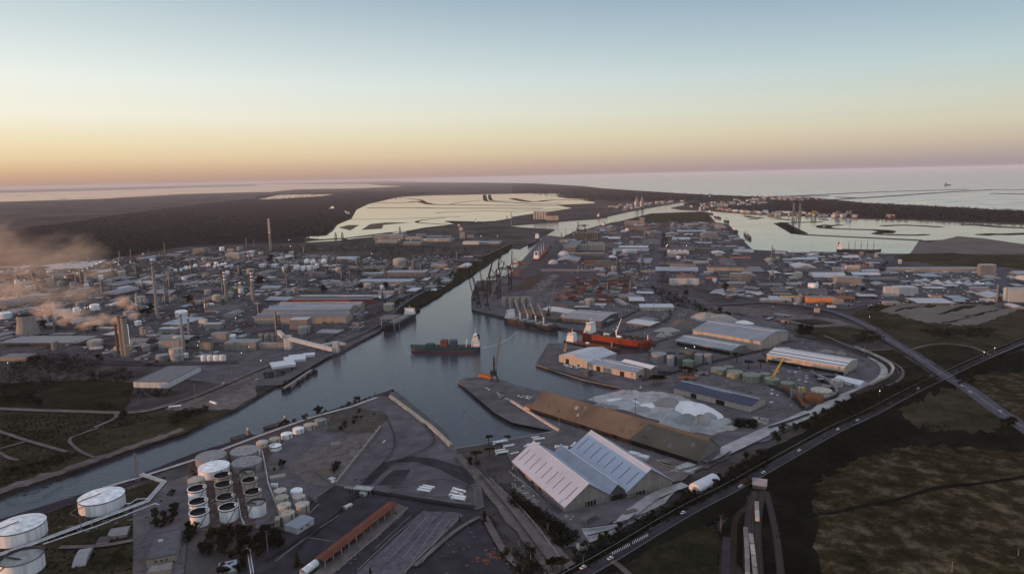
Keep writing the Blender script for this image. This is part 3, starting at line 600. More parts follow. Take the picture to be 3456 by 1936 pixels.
def tank_at(p, rad, h, style, mt='tank_white', name='storage_tank', n=28):
    root = thing(name, p); b = MB().lathe([(rad, 0), (rad, h)], n, cap=False); b.build('shell', mt, root, smooth=True)
    if style == 'cone':
        b = MB().lathe([(rad+.12, h-.35), (rad+.12, h+.1), (.01, h+rad*.11)], n, cap=False).build('roof', mt, root, smooth=True)
        q = MB(); m = 14; pts = [((rad+.25)*math.cos(a), (rad+.25)*math.sin(a), z) for a, z in ((R(190+70*i/m), .3+(h-.3)*i/m) for i in range(m+1))]
        q.tube(pts, .22, 4); q.build('stair', 'rim', root)
        q = MB().bar((-rad*.7, -rad*.72, h+.6), (0, 0, h+rad*.11+.5), .45); q.build('roof_walkway', 'rim', root)
        q = MB().lathe([(rad+.18, h-.55), (rad+.24, h-.1), (rad+.18, h+.2)], n, cap=False); q.build('rim', 'rim', root)
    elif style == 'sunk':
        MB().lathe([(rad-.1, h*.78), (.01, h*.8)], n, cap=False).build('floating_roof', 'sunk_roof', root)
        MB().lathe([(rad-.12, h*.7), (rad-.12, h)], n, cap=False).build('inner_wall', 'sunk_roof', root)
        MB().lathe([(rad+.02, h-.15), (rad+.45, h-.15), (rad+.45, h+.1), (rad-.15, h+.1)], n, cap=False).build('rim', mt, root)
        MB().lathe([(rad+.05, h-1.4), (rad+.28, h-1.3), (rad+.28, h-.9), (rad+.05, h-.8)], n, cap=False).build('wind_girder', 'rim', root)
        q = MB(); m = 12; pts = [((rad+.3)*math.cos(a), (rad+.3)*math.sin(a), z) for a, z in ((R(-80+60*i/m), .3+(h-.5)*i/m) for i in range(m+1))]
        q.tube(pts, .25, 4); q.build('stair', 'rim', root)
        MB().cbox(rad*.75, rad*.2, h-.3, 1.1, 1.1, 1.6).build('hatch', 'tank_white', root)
    elif style == 'open':
        MB().lathe([(rad-.1, h*.84), (.01, h*.84)], n, cap=False).build('floating_roof', 'tank_grey', root)
        MB().lathe([(rad-.12, h*.7), (rad-.12, h)], n, cap=False).build('inner_wall', 'rim', root)
        MB().lathe([(rad+.02, h-.2), (rad+.5, h-.2), (rad+.5, h+.1), (rad-.12, h+.1)], n, cap=False).build('rim', 'rim', root)
        q = MB(); m = 12; pts = [((rad+.3)*math.cos(a), (rad+.3)*math.sin(a), z) for a, z in ((R(200+60*i/m), .3+(h-.5)*i/m) for i in range(m+1))]
        q.tube(pts, .25, 4); q.build('stair', 'rim', root)
        MB().bar((-rad*.9, 0, h), (0, -rad*.1, h*.85), .8).build('ladder', 'rim', root)
    elif style == 'dome':
        MB().lathe([(rad+.1, h-.2), (rad, h+.1)]+[(rad*math.cos(a), h+rad*.35*math.sin(a)) for a in (R(20), R(45), R(70))]+[(.01, h+rad*.35)], n, cap=False).build('roof', mt, root, smooth=True)
        MB().tube([(rad+.3, 0, 0), (rad+.3, 0, h+.5)], .3, 4).build('ladder', 'rim', root)
    elif style == 'flat':
        MB().lathe([(rad+.1, h-.2), (rad+.1, h+.15), (.01, h+.8)], n, cap=False).build('roof', mt, root)
        MB().tube([(rad*.8, -rad*.7, 0), (rad*.8, -rad*.7, h+.6)], .3, 4).build('ladder', 'rim', root)
    return root
def tank(c, r, x, y, rp, hp, style, label=None, mt='tank_white', desc=None, cat='tank', group=None, lm=None, hmin=0):
    pt = T(c, r, x, y); pb = T(c, r, x, y+hp); g = W(pb); rad = rp*K*mpp(g); h = HT(pb, pt[1]); h = max(h, hmin); g.z = 0
    o = tank_at(g, rad, h, style, mt)
    if label: tag(o, label, cat, group)
    else: auto(o, desc or 'round storage tank', cat, group)
    if lm: landmark(lm, g)
    return o
def pole_at(p, h, w=.35, name='lamp_post', heads=3, m='steel', lamp=False, base=None):
    root = thing(name, p)
    MB().lathe([(w, 0), (w*.55, h)], 8).build('pole', m, root)
    if heads:
        b = MB().cbox(0, 0, h, 2.6, .5, .25)
        for i in range(heads): b.cbox(-1+2*i/max(1, heads-1) if heads > 1 else 0, -.4, h-.5, .5, .5, .5)
        b.build('floodlights', 'dark_steel' if not lamp else 'lamp', root)
    return root
def pole(c, r, x, yb, yt, desc='tall grey floodlight mast', cat='light mast', w=.35, **k):
    pb = T(c, r, x, yb); g = W(pb); h = HT(pb, T(c, r, x, yt)[1]); return auto(pole_at(g, h, w, **k), desc, cat, 'light masts')
def lattice(b, p, q, w0, w1, n, t=.3):
    p, q = Vector(p), Vector(q); d = (q-p).normalized(); a = d.cross(Vector((0,1,0)) if abs(d.y) < .8 else Vector((1,0,0))).normalized(); c = d.cross(a)
    L = []
    for i in range(n+1):
        f = i/n; w = (w0+(w1-w0)*f)/2; o = p.lerp(q, f); L.append([o+a*w+c*w, o-a*w+c*w, o-a*w-c*w, o+a*w-c*w])
    for i in range(n):
        for k in range(4):
            b.bar(L[i][k], L[i+1][k], t); b.bar(L[i][k], L[i+1][(k+1) % 4], t*.7)
    return b
# ---------------------------------------------------------------- trees
def leaf_cloud(b, cx, cy, cz, rx, ry, rz, n, s, rr):
    for _ in range(n):
        u = Vector((rr.gauss(0,1), rr.gauss(0,1), rr.gauss(0,1))).normalized()*(rr.random()**.4)
        p = Vector((cx+u.x*rx, cy+u.y*ry, cz+u.z*rz)); nrm = (u+Vector((rr.uniform(-.6,.6), rr.uniform(-.6,.6), rr.uniform(0,.9)))).normalized()
        t = nrm.cross(Vector((rr.gauss(0,1), rr.gauss(0,1), rr.gauss(0,1)))).normalized(); w = nrm.cross(t); q = s*rr.uniform(.6, 1.3)
        b.add([p+t*q, p+w*q*.7, p-t*q, p-w*q*.7], [(0,1,2,3)])
def make_tree(kind, seed, m, name):
    rr = random.Random(seed); root = thing(name, (0,0,0)); tr = MB(); cr = MB()
    if kind == 'broad':
        tr.tube([(0,0,0),(.1,.05,2),(.15,0,4.2)], .32, 6)
        for i in range(9):
            a = rr.uniform(0, 6.28); d = rr.uniform(.8, 3.2); z = rr.uniform(2.6, 7.5); x, y = math.cos(a)*d, math.sin(a)*d
            if z > 6: x *= .5; y *= .5
            tr.tube([(.1,0,2.5+rr.random()*1.5), (x*.8, y*.8, z)], .1, 4); leaf_cloud(cr, x, y, z, rr.uniform(1.3,2.1), rr.uniform(1.3,2.1), rr.uniform(1,1.6), 85, .42, rr)
    elif kind == 'pine':
        tr.tube([(0,0,0),(.2,.1,3.5),(0,0,6.2)], .35, 6)
        for i in range(10):
            a = rr.uniform(0, 6.28); d = rr.uniform(1, 4); x, y = math.cos(a)*d, math.sin(a)*d; z = 7.6-d*.15+rr.uniform(-.3,.3)
            tr.tube([(0,0,5.2), (x*.8,y*.8,z-.3)], .12, 4); leaf_cloud(cr, x, y, z, 1.7, 1.7, .75, 90, .38, rr)
    elif kind == 'conifer':
        tr.tube([(0,0,0),(0,0,9)], .25, 6)
        for i in range(11):
            z = 1.2+i*.85; q = 2.1*(1-i/12.5)
            for j in range(4): a = rr.uniform(0, 6.28); leaf_cloud(cr, math.cos(a)*q*.6, math.sin(a)*q*.6, z, q*.7+.2, q*.7+.2, .7, 26, .35, rr)
    elif kind == 'bush':
        tr.tube([(0,0,0),(.1,0,1.4)], .15, 5)
        for i in range(7):
            a = rr.uniform(0, 6.28); d = rr.uniform(.2, 1.9); leaf_cloud(cr, math.cos(a)*d, math.sin(a)*d, rr.uniform(.8, 2.3), 1.3, 1.3, 1, 70, .36, rr)
    tr.build('trunk', 'bark', root); cr.build('crown', m, root)
    return root
TREES = {}
def plant(kind, p, sc, desc, cat='tree', group='trees', leaf='leaf'):
    key = (kind, leaf); L = TREES.setdefault(key, [])
    nm = {'broad': 'tree', 'pine': 'umbrella_pine', 'conifer': 'conifer', 'bush': 'bush'}[kind]
    if len(L) < 4:
        o = make_tree(kind, len(TREES)*10+len(L), leaf, nm); L.append((o, [(c, []) for c in o.children]))
        o.location = p; o.rotation_euler = (0, 0, rng.uniform(0, 6.28)); o.scale = (sc, sc, sc*rng.uniform(.85, 1.15))
    else:
        s = rng.choice(L); o = dup(s[0], s[1], p, rng.uniform(0, 6.28), sc); o.scale = (sc, sc, sc*rng.uniform(.85, 1.15))
    return auto(o, desc, cat, group)
def inside(p, q):
    c = False; n = len(q)
    for i in range(n):
        a, b = q[i], q[(i+1) % n]
        if (a[1] > p[1]) != (b[1] > p[1]) and p[0] < (b[0]-a[0])*(p[1]-a[1])/(b[1]-a[1])+a[0]: c = not c
    return c
def scatter(pts, n, seed=0, px=True):
    """n points inside a polygon, spread evenly over the picture or over the ground"""
    rr = random.Random(seed+n); out = []
    if px: q = pts
    else: q = [tuple(W(p).xy) for p in pts]
    x0, x1 = min(p[0] for p in q), max(p[0] for p in q); y0, y1 = min(p[1] for p in q), max(p[1] for p in q); k = 0
    while len(out) < n and k < n*60:
        k += 1; p = (rr.uniform(x0, x1), rr.uniform(y0, y1))
        if inside(p, q): out.append(W(p) if px else Vector((p[0], p[1], 0)))
    return out
def along(px, step, jit=2, seed=1):
    rr = random.Random(seed); P = [W(p) for p in px]; out = []
    for a, b in zip(P, P[1:]):
        L = (b-a).length; t = rr.uniform(0, step)
        while t < L: out.append(a.lerp(b, t/L)+Vector((rr.uniform(-jit, jit), rr.uniform(-jit, jit), 0))); t += step*rr.uniform(.7, 1.3)
    return out
def grove(name, P, smin, smax, m='leaf_dark', seed=3, leaf=.5, nl=26):
    """dense growth nobody could count: one object of many small leaf clumps"""
    rr = random.Random(seed); b = MB()
    for p in P:
        s = rr.uniform(smin, smax)
        for i in range(4):
            a = rr.uniform(0, 6.28); d = rr.uniform(0, .6)*s; leaf_cloud(b, p.x+math.cos(a)*d, p.y+math.sin(a)*d, s*rr.uniform(.35, .8)+p.z, s*.5, s*.5, s*.4, nl//4+1, leaf*s*.22, rr)
    return tag(b.build(name, m), kind='stuff')
# ---------------------------------------------------------------- ships
def ship(name, px_stern, px_bow, beam, free, hull='hull_red', boot='boot_red', deck='deck_dark', label='', cat='ship', draft=1.5, castle=1.5, group=None):
    a, b_ = W(px_stern, -2), W(px_bow, -2); d = b_-a; L = d.length; ang = math.atan2(d.y, d.x); ctr = (a+b_)/2; ctr.z = -2.2
    root = thing(name, ctr, ang); tag(root, label, cat, group); l = L/2; w = beam/2
    st = [(-1, .72, 0), (-.93, .92, 0), (-.8, 1, 0), (.6, 1, 0), (.78, .86, .25), (.9, .55, .6), (.97, .24, .9), (1.02, .03, 1)]
    def section(zf0, zf1, nm, m, cap):
        v = []; f = []
        for x, ww, k in st:
            fl = free+castle*k
            for zf in (zf0, zf1):
                z = (-1.5 if zf < 0 else zf*fl); flare = 1-.12*(1-zf)*(1 if x > .5 or x < -.85 else .1)
                v += [(x*l-(0 if x < .9 else (1-max(zf, 0))*l*.03), -w*ww*flare, z), (x*l-(0 if x < .9 else (1-max(zf, 0))*l*.03), w*ww*flare, z)]
        for i in range(len(st)-1):
            o = i*4; f += [(o, o+4, o+6, o+2), (o+1, o+3, o+7, o+5)]
            if cap: f.append((o+2, o+6, o+7, o+3))
        f += [(0, 2, 3, 1), (len(v)-4, len(v)-3, len(v)-1, len(v)-2)]
        return MB().add(v, f).build(nm, m, root)
    section(-1, .2, 'boot_topping', boot, False); section(.2, .96, 'hull', hull, False)
    v = []; f = []
    for x, ww, k in st:
        z = (free+castle*k)*.9; v += [(x*l*.995, -w*ww*.985, z), (x*l*.995, w*ww*.985, z)]
    for i in range(len(st)-1): f.append((2*i, 2*i+2, 2*i+3, 2*i+1))
    MB().add(v, f).build('deck', deck, root)
    b = MB()
    for i in range(len(st)-1):
        for s in (-1, 1):
            p, q = st[i], st[i+1]; b.bar((p[0]*l, s*w*p[1]*.99, (free+castle*p[2])*.97), (q[0]*l, s*w*q[1]*.99, (free+castle*q[2])*.97), .3)
    b.build('bulwark', hull, root)
    return root, l, w, free*.9
def house(root, x, l, w, z, h, m='paint_white', funnel='funnel_green', sx=1, tiers=4):
    b = MB(); n = tiers
    for i in range(n):
        s = 1-.07*i; b.cbox(x+i*l*.03*sx, 0, z+h*i/n, l*s, w*s, h/n*.92); b.cbox(x+i*l*.03*sx, 0, z+h*(i+.92)/n, l*s+.5, w*s+.5, h/n*.08)
    t = b.build('superstructure', m, root)
    b = MB().cbox(x+l*.15*sx, 0, z+h, l*.5, w*1.02, h*.14); b.build('bridge', m, t)
    b = MB().cbox(x+l*.15*sx, 0, z+h*1.03, l*.52, w*1.03, h*.06); b.build('bridge_windows', 'glass', t)
    for i in range(n):
        q = MB()
        for j in range(5):
            for s in (-1, 1): q.cbox(x+(j-2)*l*.17, s*w*.5, z+h*(i+.4)/n, l*.06, w*.02+.1, h*.08)
        q.build('portholes', 'glass', t)
    b = MB().lathe([(w*.16, z+h*.6), (w*.16, z+h*1.16)], 10, x-l*.35*sx, 0); b.build('funnel', funnel, root)
    b = MB().bar((x+l*.1*sx, 0, z+h*1.1), (x+l*.1*sx, 0, z+h*1.75), .45, .2); b.bar((x+l*.1*sx, -2, z+h*1.5), (x+l*.1*sx, 2, z+h*1.5), .25); b.build('mast', 'paint_white', root)
def deck_crane(root, x, z, h, jib, ang, m='paint_white', w=1.3):
    b = MB().cbox(x, 0, z, w, w, h); b.cbox(x, 0, z+h, w*1.8, w*1.8, w*1.5); c = b.build('deck_crane', m, root)
    q = MB(); lattice(q, (x, 0, z+h+w*.5), (x+math.cos(ang)*jib, 0, z+h+math.sin(ang)*jib), w*.9, w*.4, 6, .22); q.build('jib', m, c)
# ================================================================= near left: tank depot
tank(0,3,1035,655,207,122,'cone','large white tank with sloping roof walkway, beside the canal','tank_white',lm='white tank by the canal')
tank(0,3,215,940,227,135,'cone','large white tank with sloping roof walkway at the left edge of the photo','tank_white')
tank(0,3,235,1262,190,150,'open','white tank with black rim and sunken floating roof in bottom left corner','tank_white',lm='tank in the bottom left corner')
G='white tanks with black sunken roofs'
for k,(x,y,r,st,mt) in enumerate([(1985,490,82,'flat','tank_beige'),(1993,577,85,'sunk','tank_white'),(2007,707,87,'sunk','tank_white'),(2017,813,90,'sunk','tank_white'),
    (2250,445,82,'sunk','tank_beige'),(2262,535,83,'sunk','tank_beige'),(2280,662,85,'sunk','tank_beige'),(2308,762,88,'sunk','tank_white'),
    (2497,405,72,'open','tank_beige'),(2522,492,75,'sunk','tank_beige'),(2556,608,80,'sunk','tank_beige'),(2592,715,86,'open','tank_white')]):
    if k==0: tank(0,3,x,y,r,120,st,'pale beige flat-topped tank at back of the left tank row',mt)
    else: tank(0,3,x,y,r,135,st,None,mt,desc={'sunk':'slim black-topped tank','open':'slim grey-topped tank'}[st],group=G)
landmark('block of slim white tanks', W(T(0,3,2280,800)))
tank(0,3,2130,252,146,78,'flat','wide dull grey tank at left rear of the tank block','tank_grey')
tank(0,3,2160,358,148,88,'flat','wide tank with bright white roof behind the slim tanks','tank_white')
tank(0,3,2470,200,140,70,'flat','wide grey tank furthest right rear beside the canal bank','tank_grey')
tank(0,3,2490,310,145,80,'flat','wide pale grey tank in front of the right rear wide tank','tank_grey')
for x,y,r,h,st,mt,lb in [(68,118,60,50,'dome','tank_beige','small beige tank at left end of the bankside tank row'),(190,80,55,48,'flat','tank_beige','small warm grey tank second from left in the bankside row'),(312,30,56,52,'flat','tank_white','small white tank lit pink on its left, middle of bankside row'),
    (430,-22,56,50,'flat','tank_white','small bright white tank third from right in bankside row'),(197,150,60,48,'cone','tank_white','small white tank standing in front of the bankside row'),
    (540,-62,56,55,'flat','tank_beige','small beige tank second from right in the bankside row'),(650,-108,58,50,'flat','tank_grey','small grey tank at right end of the bankside row'),(5,200,40,60,'flat','tank_white','small white tank left of the bankside row, partly hidden')]:
    tank(1,3,x,y,r,h,st,lb,mt)
for x,y,r,h,st,mt,lb in [(250,600,62,95,'flat','tank_beige','beige silo tank at rear left of the beige cluster'),(413,602,62,55,'dome','tank_white','low white domed tank behind the beige cluster'),(268,668,64,95,'flat','tank_beige','beige silo tank second in left column of beige cluster'),
    (440,662,62,90,'flat','tank_beige','rust-topped beige tank in right column of beige cluster'),(293,745,66,100,'flat','tank_beige','beige silo tank third in left column of beige cluster'),(472,738,68,92,'flat','tank_beige','beige tank at right front corner of beige cluster'),(328,825,67,92,'flat','tank_beige','beige tank at front of the left column of beige cluster')]:
    tank(1,3,x,y,r,h,st,lb,mt)
landmark('beige tank cluster', W(T(1,3,350,850)))
for x in (165,190,215): tank(1,3,x,535,13,38,'dome',None,'tank_white',desc='small white vessel')
# pipe racks
def pipes(px, n, label, z=1.2, w=.55, step=14, hi=None):
    P=[W(p) for p in px]; root=thing('pipe_rack',P[0]); tag(root,label,'pipeline'); o=P[0]
    for k in range(n):
        L=[]
        for i,p in enumerate(P):
            d=(P[min(i+1,len(P)-1)]-P[max(i-1,0)]).normalized(); s=Vector((-d.y,d.x,0)); q=p-o+s*((k-(n-1)/2)*w*1.5); L.append((q.x,q.y,z))
        MB().tube(L,w/2,6).build('pipe','steel' if k%2 else 'tank_white',root)
    b=MB()
    for a,c in zip(P,P[1:]):
        L=(c-a).length; d=(c-a).normalized(); s=Vector((-d.y,d.x,0)); t=0
        while t<L:
            q=a+d*t-o; b.bar(q-s*n*w*.8+Vector((0,0,z-w*.7)),q+s*n*w*.8+Vector((0,0,z-w*.7)),.35)
            for e in (-1,1): b.bar(q+s*n*w*.7*e,q+s*n*w*.7*e+Vector((0,0,z-w*.5)),.3)
            t+=step
    b.build('supports','concrete_wall',root); return root
pipes(TT(0,3,[(-200,1340),(300,1175),(1480,735),(1650,540),(1420,462)]),6,'long bundle of pale pipes running past the three big white tanks',z=2.2)
pipes(TT(0,3,[(440,1155),(1000,965),(1560,745),(1610,760)]),2,'thin double pipe parallel to the long pale pipe bundle')
pipes(TT(0,3,[(1040,592),(1390,490),(1985,300),(2576,78)])+TT(1,2,[(550,1325),(960,1215),(1220,1120)]),4,'pale pipe bundle following the canal bank to the point',z=1.6,w=.6)
pipes(TT(0,3,[(1240,762),(1310,765),(1380,718),(1500,712)]),1,'single bent pipe leading to the white tank by the canal',z=2.5,w=.6)
pipes(TT(0,3,[(2540,1450),(2520,1330),(2500,1190)]),3,'pale pipe bundle at bottom edge beside the dark grove')
pipes(TT(0,3,[(2480,1020),(2420,880),(2390,700)]),2,'pale pipes between the slim white tanks')
pipes(TT(1,3,[(250,920),(210,800),(120,560),(100,430),(60,230),(40,225)]),2,'raised pipes left of the beige tank cluster',z=3)
def tower_mast(c,r,x,yb,yt,label,w0=2.2,w1=.6,n=14,m='steel',lm=None,t=.22,name='lattice_mast',cat='mast',bands=None):
    pb=T(c,r,x,yb); g=W(pb); h=HT(pb,T(c,r,x,yt)[1]); root=thing(name,g); tag(root,label,cat)
    if bands:
        for i in range(bands): lattice(MB(),(0,0,h*i/bands),(0,0,h*(i+1)/bands),w0+(w1-w0)*i/bands,w0+(w1-w0)*(i+1)/bands,max(2,n//bands),t).build('mast_section',['paint_white','paint_red'][i%2],root)
    else: lattice(MB(),(0,0,0),(0,0,h),w0,w1,n,t).build('mast_frame',m,root)
    MB().cbox(0,0,h*.93,w1+1.6,w1+1.6,.3).build('platform',m,root)
    if lm: landmark(lm,g)
tower_mast(0,3,1388,520,225,'thin grey lattice mast on the canal bank by the pipe corner',lm='canal bank lattice mast')
# buildings of the depot
shed(0,3,[(1270,1042),(1083,1072),(1003,1008)],3,.8,'low grey pitched hut on the lawn below the long pipes','hut',name='hut',roof='roof_grey',wall='wall_beige',doors=[('f',0,1.2,2)])
shed(0,3,[(968,1130),(1075,1115),(1083,1062)],3.2,0,'small beige hut with door joined to the grey lawn hut','hut',name='hut',roof='roof_dark',wall='wall_beige',doors=[('f',0,1,2.2)])
shed(0,3,[(722,1385),(862,1360),(885,1192)],.6,3.2,'round-topped grey shelter on the lawn at bottom left','shelter',name='shelter',roof='roof_grey',wall='wall_grey',arch=True)
o=shed(0,3,[(1470,1305),(1770,1250),(1762,1002)],6,0,'flat-roofed purple-grey office block with cream walls near bottom edge','office block',name='office_building',roof='roof_dark',wall='wall_beige',windows=[('f',-.35,3.6,1.3,1),('f',0,3.6,1.3,1),('f',.35,3.6,1.3,1),('r',.5,1,1.5,1.8)],doors=[('f',.8,1.5,2.4)],lm='flat-roofed office block')
MB().cbox(-3,4,6.3,3,2,1.2).build('rooftop_unit','wall_white',o)
shed(0,3,[(1480,1440),(1718,1400),(1712,1330)],3,0,'low cluttered annex in front of the flat-roofed office block','annex',name='annex_building',roof='concrete_wall',wall='wall_beige')
shed(0,3,[(2215,1440),(2385,1400),(2370,1300)],3,.9,'pale grey roofed house among dark trees at bottom edge','house',name='house',roof='roof_blue',wall='wall_grey')
shed(0,3,[(2170,1443),(2225,1435),(2215,1345)],2.6,0,'tiny flat annex left of the pale house among trees','hut',name='hut',roof='roof_grey',wall='wall_grey')
b=MB().lathe([(9.5,0),(9.5,.5),(9,.5),(9,.25),(.01,.25)],32,cap=False); g=W(T(0,3,1420,862)); o=thing('tank_foundation',g); b.build('ring_wall','concrete_wall',o); tag(o,'empty round concrete tank foundation beside the long pipes','foundation')
shed(1,3,[(415,990),(582,885),(422,868)],5,.8,'white building with blue-grey roof in front of beige tank cluster','building',name='service_building',roof='roof_blue',wall='wall_white',windows=[('f',-.5,2.6,2,1.2),('f',.2,2.6,2,1.2)],lm='blue-roofed white building')
shed(1,3,[(850,135),(765,150),(712,128)],4,0,'small pale block with notched roof on the dirt lot','hut',name='blockhouse',roof='wall_grey',wall='wall_grey')
shed(1,3,[(130,350),(228,342),(222,318)],5.5,0,'small beige cabin with dark door behind the beige tanks','cabin',name='cabin',roof='roof_dark',wall='wall_beige',doors=[('f',0,2,3.2)])
shed(1,3,[(620,395),(710,475),(770,425)],3,1.4,'brown-roofed hut beside the long boundary wall','hut',name='hut',roof='roof_brown',wall='wall_grey',windows=[('f',0,1,1,1)])
shed(1,3,[(722,482),(760,500),(800,480)],3,0,'pale flat cabin in front of the brown-roofed hut','cabin',name='cabin',roof='wall_white',wall='wall_beige')
shed(1,3,[(748,512),(775,525),(810,508)],2.6,0,'smallest pale cabin at the corner of the boundary wall','cabin',name='cabin',roof='wall_white',wall='wall_beige')
shed(1,3,[(905,775),(968,742),(930,738)],3,.4,'lone flat-roofed weighbridge cabin on the dark asphalt','cabin',name='cabin',roof='wall_white',wall='wall_beige',windows=[('f',0,1,1.4,1)])
shed(1,3,[(880,768),(905,775),(920,765)],2,0,'tiny annex beside the lone weighbridge cabin','cabin',name='cabin',roof='wall_grey',wall='wall_dark')
shed(1,3,[(975,590),(1150,608),(1190,572)],5,0,'flat white gate canopy over a small booth','canopy',name='gate_canopy',roof='wall_white',wall='steel',open_sides=True,lm='white gate canopy')
shed(1,3,[(1040,625),(1100,632),(1105,608)],3.4,0,'small white booth beneath the flat gate canopy','booth',name='booth',roof='wall_white',wall='wall_white',windows=[('f',0,1.2,2,1.2)])
shed(1,3,[(885,575),(960,590),(975,570)],3,0,'grey lean-to left of the flat gate canopy','shelter',name='shelter',roof='wall_grey',wall='steel',open_sides=True)
shed(1,3,[(520,640),(590,700),(622,690)],3,.8,'black-roofed shed right of the beige tank cluster','shed',name='shed',roof='roof_dark',wall='wall_grey')
shed(1,3,[(140,490),(300,462),(296,432)],2.4,0,'long low beige wall-like shed behind the beige tanks','shed',name='shed',roof='wall_beige',wall='wall_beige')
shed(1,3,[(185,905),(235,900),(230,860)],5,0,'slim pale cabin left of the front beige tank','cabin',name='cabin',roof='wall_beige',wall='wall_beige',windows=[('f',0,3,1,1)])
o=shed(1,3,[(1425,737),(695,1310),(583,1295)],6,.5,'long dark red canopy roof on pale columns over loading bays','canopy',name='loading_canopy',roof='roof_red',wall='concrete_wall',open_sides=True,lm='long dark red canopy')
for i in range(14): MB().cbox(-40+i*6.2,2,0,2,2.5,2.6+(i%3)*.6).build('loading_rack','scrap',o)
o=thing('storage_vessel',W(T(1,3,560,1400))); a=W(T(1,3,470,1480),0); c=W(T(1,3,610,1375)); d=c-a; v=a-Vector(o.location)
MB().tube([(v.x,v.y,3.2),(v.x+d.x,v.y+d.y,3.2)],2.4,16).build('vessel','tank_white',o,smooth=True); MB().cbox(v.x+d.x,v.y+d.y-.3,0,1,1,4).cbox(v.x+d.x*.3,v.y+d.y*.3,0,1,1,3).build('support','concrete_wall',o); tag(o,'pale blue-white covered gallery at lower end of red canopy','gallery')
def wall(name, px, h, w, m, label, cat='wall', posts=0):
    P=[W(p) for p in px]; o=P[0]; root=thing(name,o); b=MB()
    for a,c in zip(P,P[1:]):
        a=a-o; c=c-o; d=(c-a).normalized(); s=Vector((-d.y,d.x,0))*w/2
        b.prism([tuple((a+s).xy),tuple((a-s).xy),tuple((c-s).xy),tuple((c+s).xy)],0,h)
    b.build('wall_panel',m,root)
    if posts:
        q=MB()
        for a,c in zip(P,P[1:]):
            L=(c-a).length; t=0
            while t<L: p=a.lerp(c,t/L)-o; q.cbox(p.x,p.y,0,w*1.6,w*1.6,h+.5); t+=posts
        q.build('posts','concrete_wall',root)
    return tag(root,label,cat)
wall('boundary_wall',TT(1,3,[(1250,-10),(1170,90),(805,550)]),3.2,1.4,'concrete_wall','straight pale wall from the canal point to the cabins',posts=12)
wall('boundary_wall',TT(1,3,[(805,552),(890,570),(1200,600),(1400,650),(2160,745)]),1.1,.4,'concrete_wall','low wall between truck park and red canopy yard')
wall('boundary_wall',TT(1,3,[(635,755),(525,860)]),1.6,.5,'concrete_wall','short wall right of the blue-roofed building')
wall('boundary_wall',TT(1,3,[(1530,795),(1380,920),(820,1400)]),.5,.5,'concrete_wall','low kerb line along the red canopy bays')
wall('boundary_wall',TT(1,3,[(2050,890),(1900,1040),(1800,1140),(1600,1330),(1500,1443)]),1.6,.5,'concrete_wall','ragged hedge wall right of the pale loading apron')
wall('quay_gallery',TT(1,2,[(1350,1115),(1780,1440)])+TT(1,3,[(1960,170)]),3.2,3.6,'lumber','long pale covered conveyor beside the left basin quay',cat='conveyor')
wall('quay_wall',TT(1,3,[(1985,195),(2370,130),(2576,98)])+TT(2,3,[(450,12)]),1.3,2.6,'quay','pale quay wall closing the end of the basin')
wall('quay_gallery',TT(2,2,[(0,1165),(400,1415)])+TT(2,3,[(480,20)]),2.6,2.6,'lumber','long pale conveyor beside the brown warehouse',cat='conveyor')
wall('quay_kerb',TT(1,2,[(2030,958),(2500,1255)])+TT(2,2,[(0,1275),(400,1432)]),.8,1.5,'quay','dotted quay edge along the right side of the basin')
wall('boundary_wall',TT(2,3,[(-30,420),(200,600),(330,740)])+[],1.5,.5,'concrete_wall','low wall left of the white gabled warehouses')
wall('silo_wall',TT(1,3,[(440,285),(565,198)]),1.5,.5,'concrete_wall','short pale wall on the dirt lot')
wall('quay_kerb',TT(2,2,[(240,782),(700,935),(1110,1020)]),.8,1.4,'quay','quay edge below the beige warehouses')
# tree belts, depot
LF='leaf'
for k,p in enumerate(scatter(TT(0,3,[(1880,1020),(2150,960),(2576,1040),(2576,1200),(2440,1330),(2150,1250),(1900,1330)]),46,1)): plant('broad',p,rng.uniform(.7,1.15),'round grove tree','tree','trees in the depot grove',leaf='leaf_dark' if k%2 else 'leaf')
for p in scatter(TT(1,3,[(0,1000),(230,990),(330,1080),(300,1190),(60,1290),(0,1300)]),16,2): plant('broad',p,rng.uniform(.7,1.1),'round grove tree','tree','trees in the depot grove',leaf='leaf_dark')
for p in scatter(TT(0,3,[(2200,1390),(2576,1330),(2576,1443),(2200,1480)]),10,2): plant('broad',p,rng.uniform(.6,.9),'round grove tree','tree','trees in the depot grove',leaf='leaf_dark')
for x,y,s,kd in [(1560,890,1.1,'broad'),(1640,900,.9,'broad'),(1740,880,1.1,'broad'),(1700,930,.9,'broad'),(1570,960,1,'broad'),(1640,960,.9,'broad'),(1760,790,1,'broad'),(1750,820,.8,'broad'),(1700,630,.7,'bush'),(1740,640,.7,'broad'),(1180,1310,1,'broad'),(1230,1260,.7,'bush'),(1620,700,.6,'bush'),(1470,620,.6,'bush'),(1940,400,.7,'bush'),(1960,430,.7,'bush'),(1650,460,.5,'bush'),(1290,990,.6,'bush')]:
    plant(kd,W(T(0,3,x,y+20)),s,'dark leafy tree' if kd=='broad' else 'low dark bush','tree' if kd=='broad' else 'bush','depot trees')
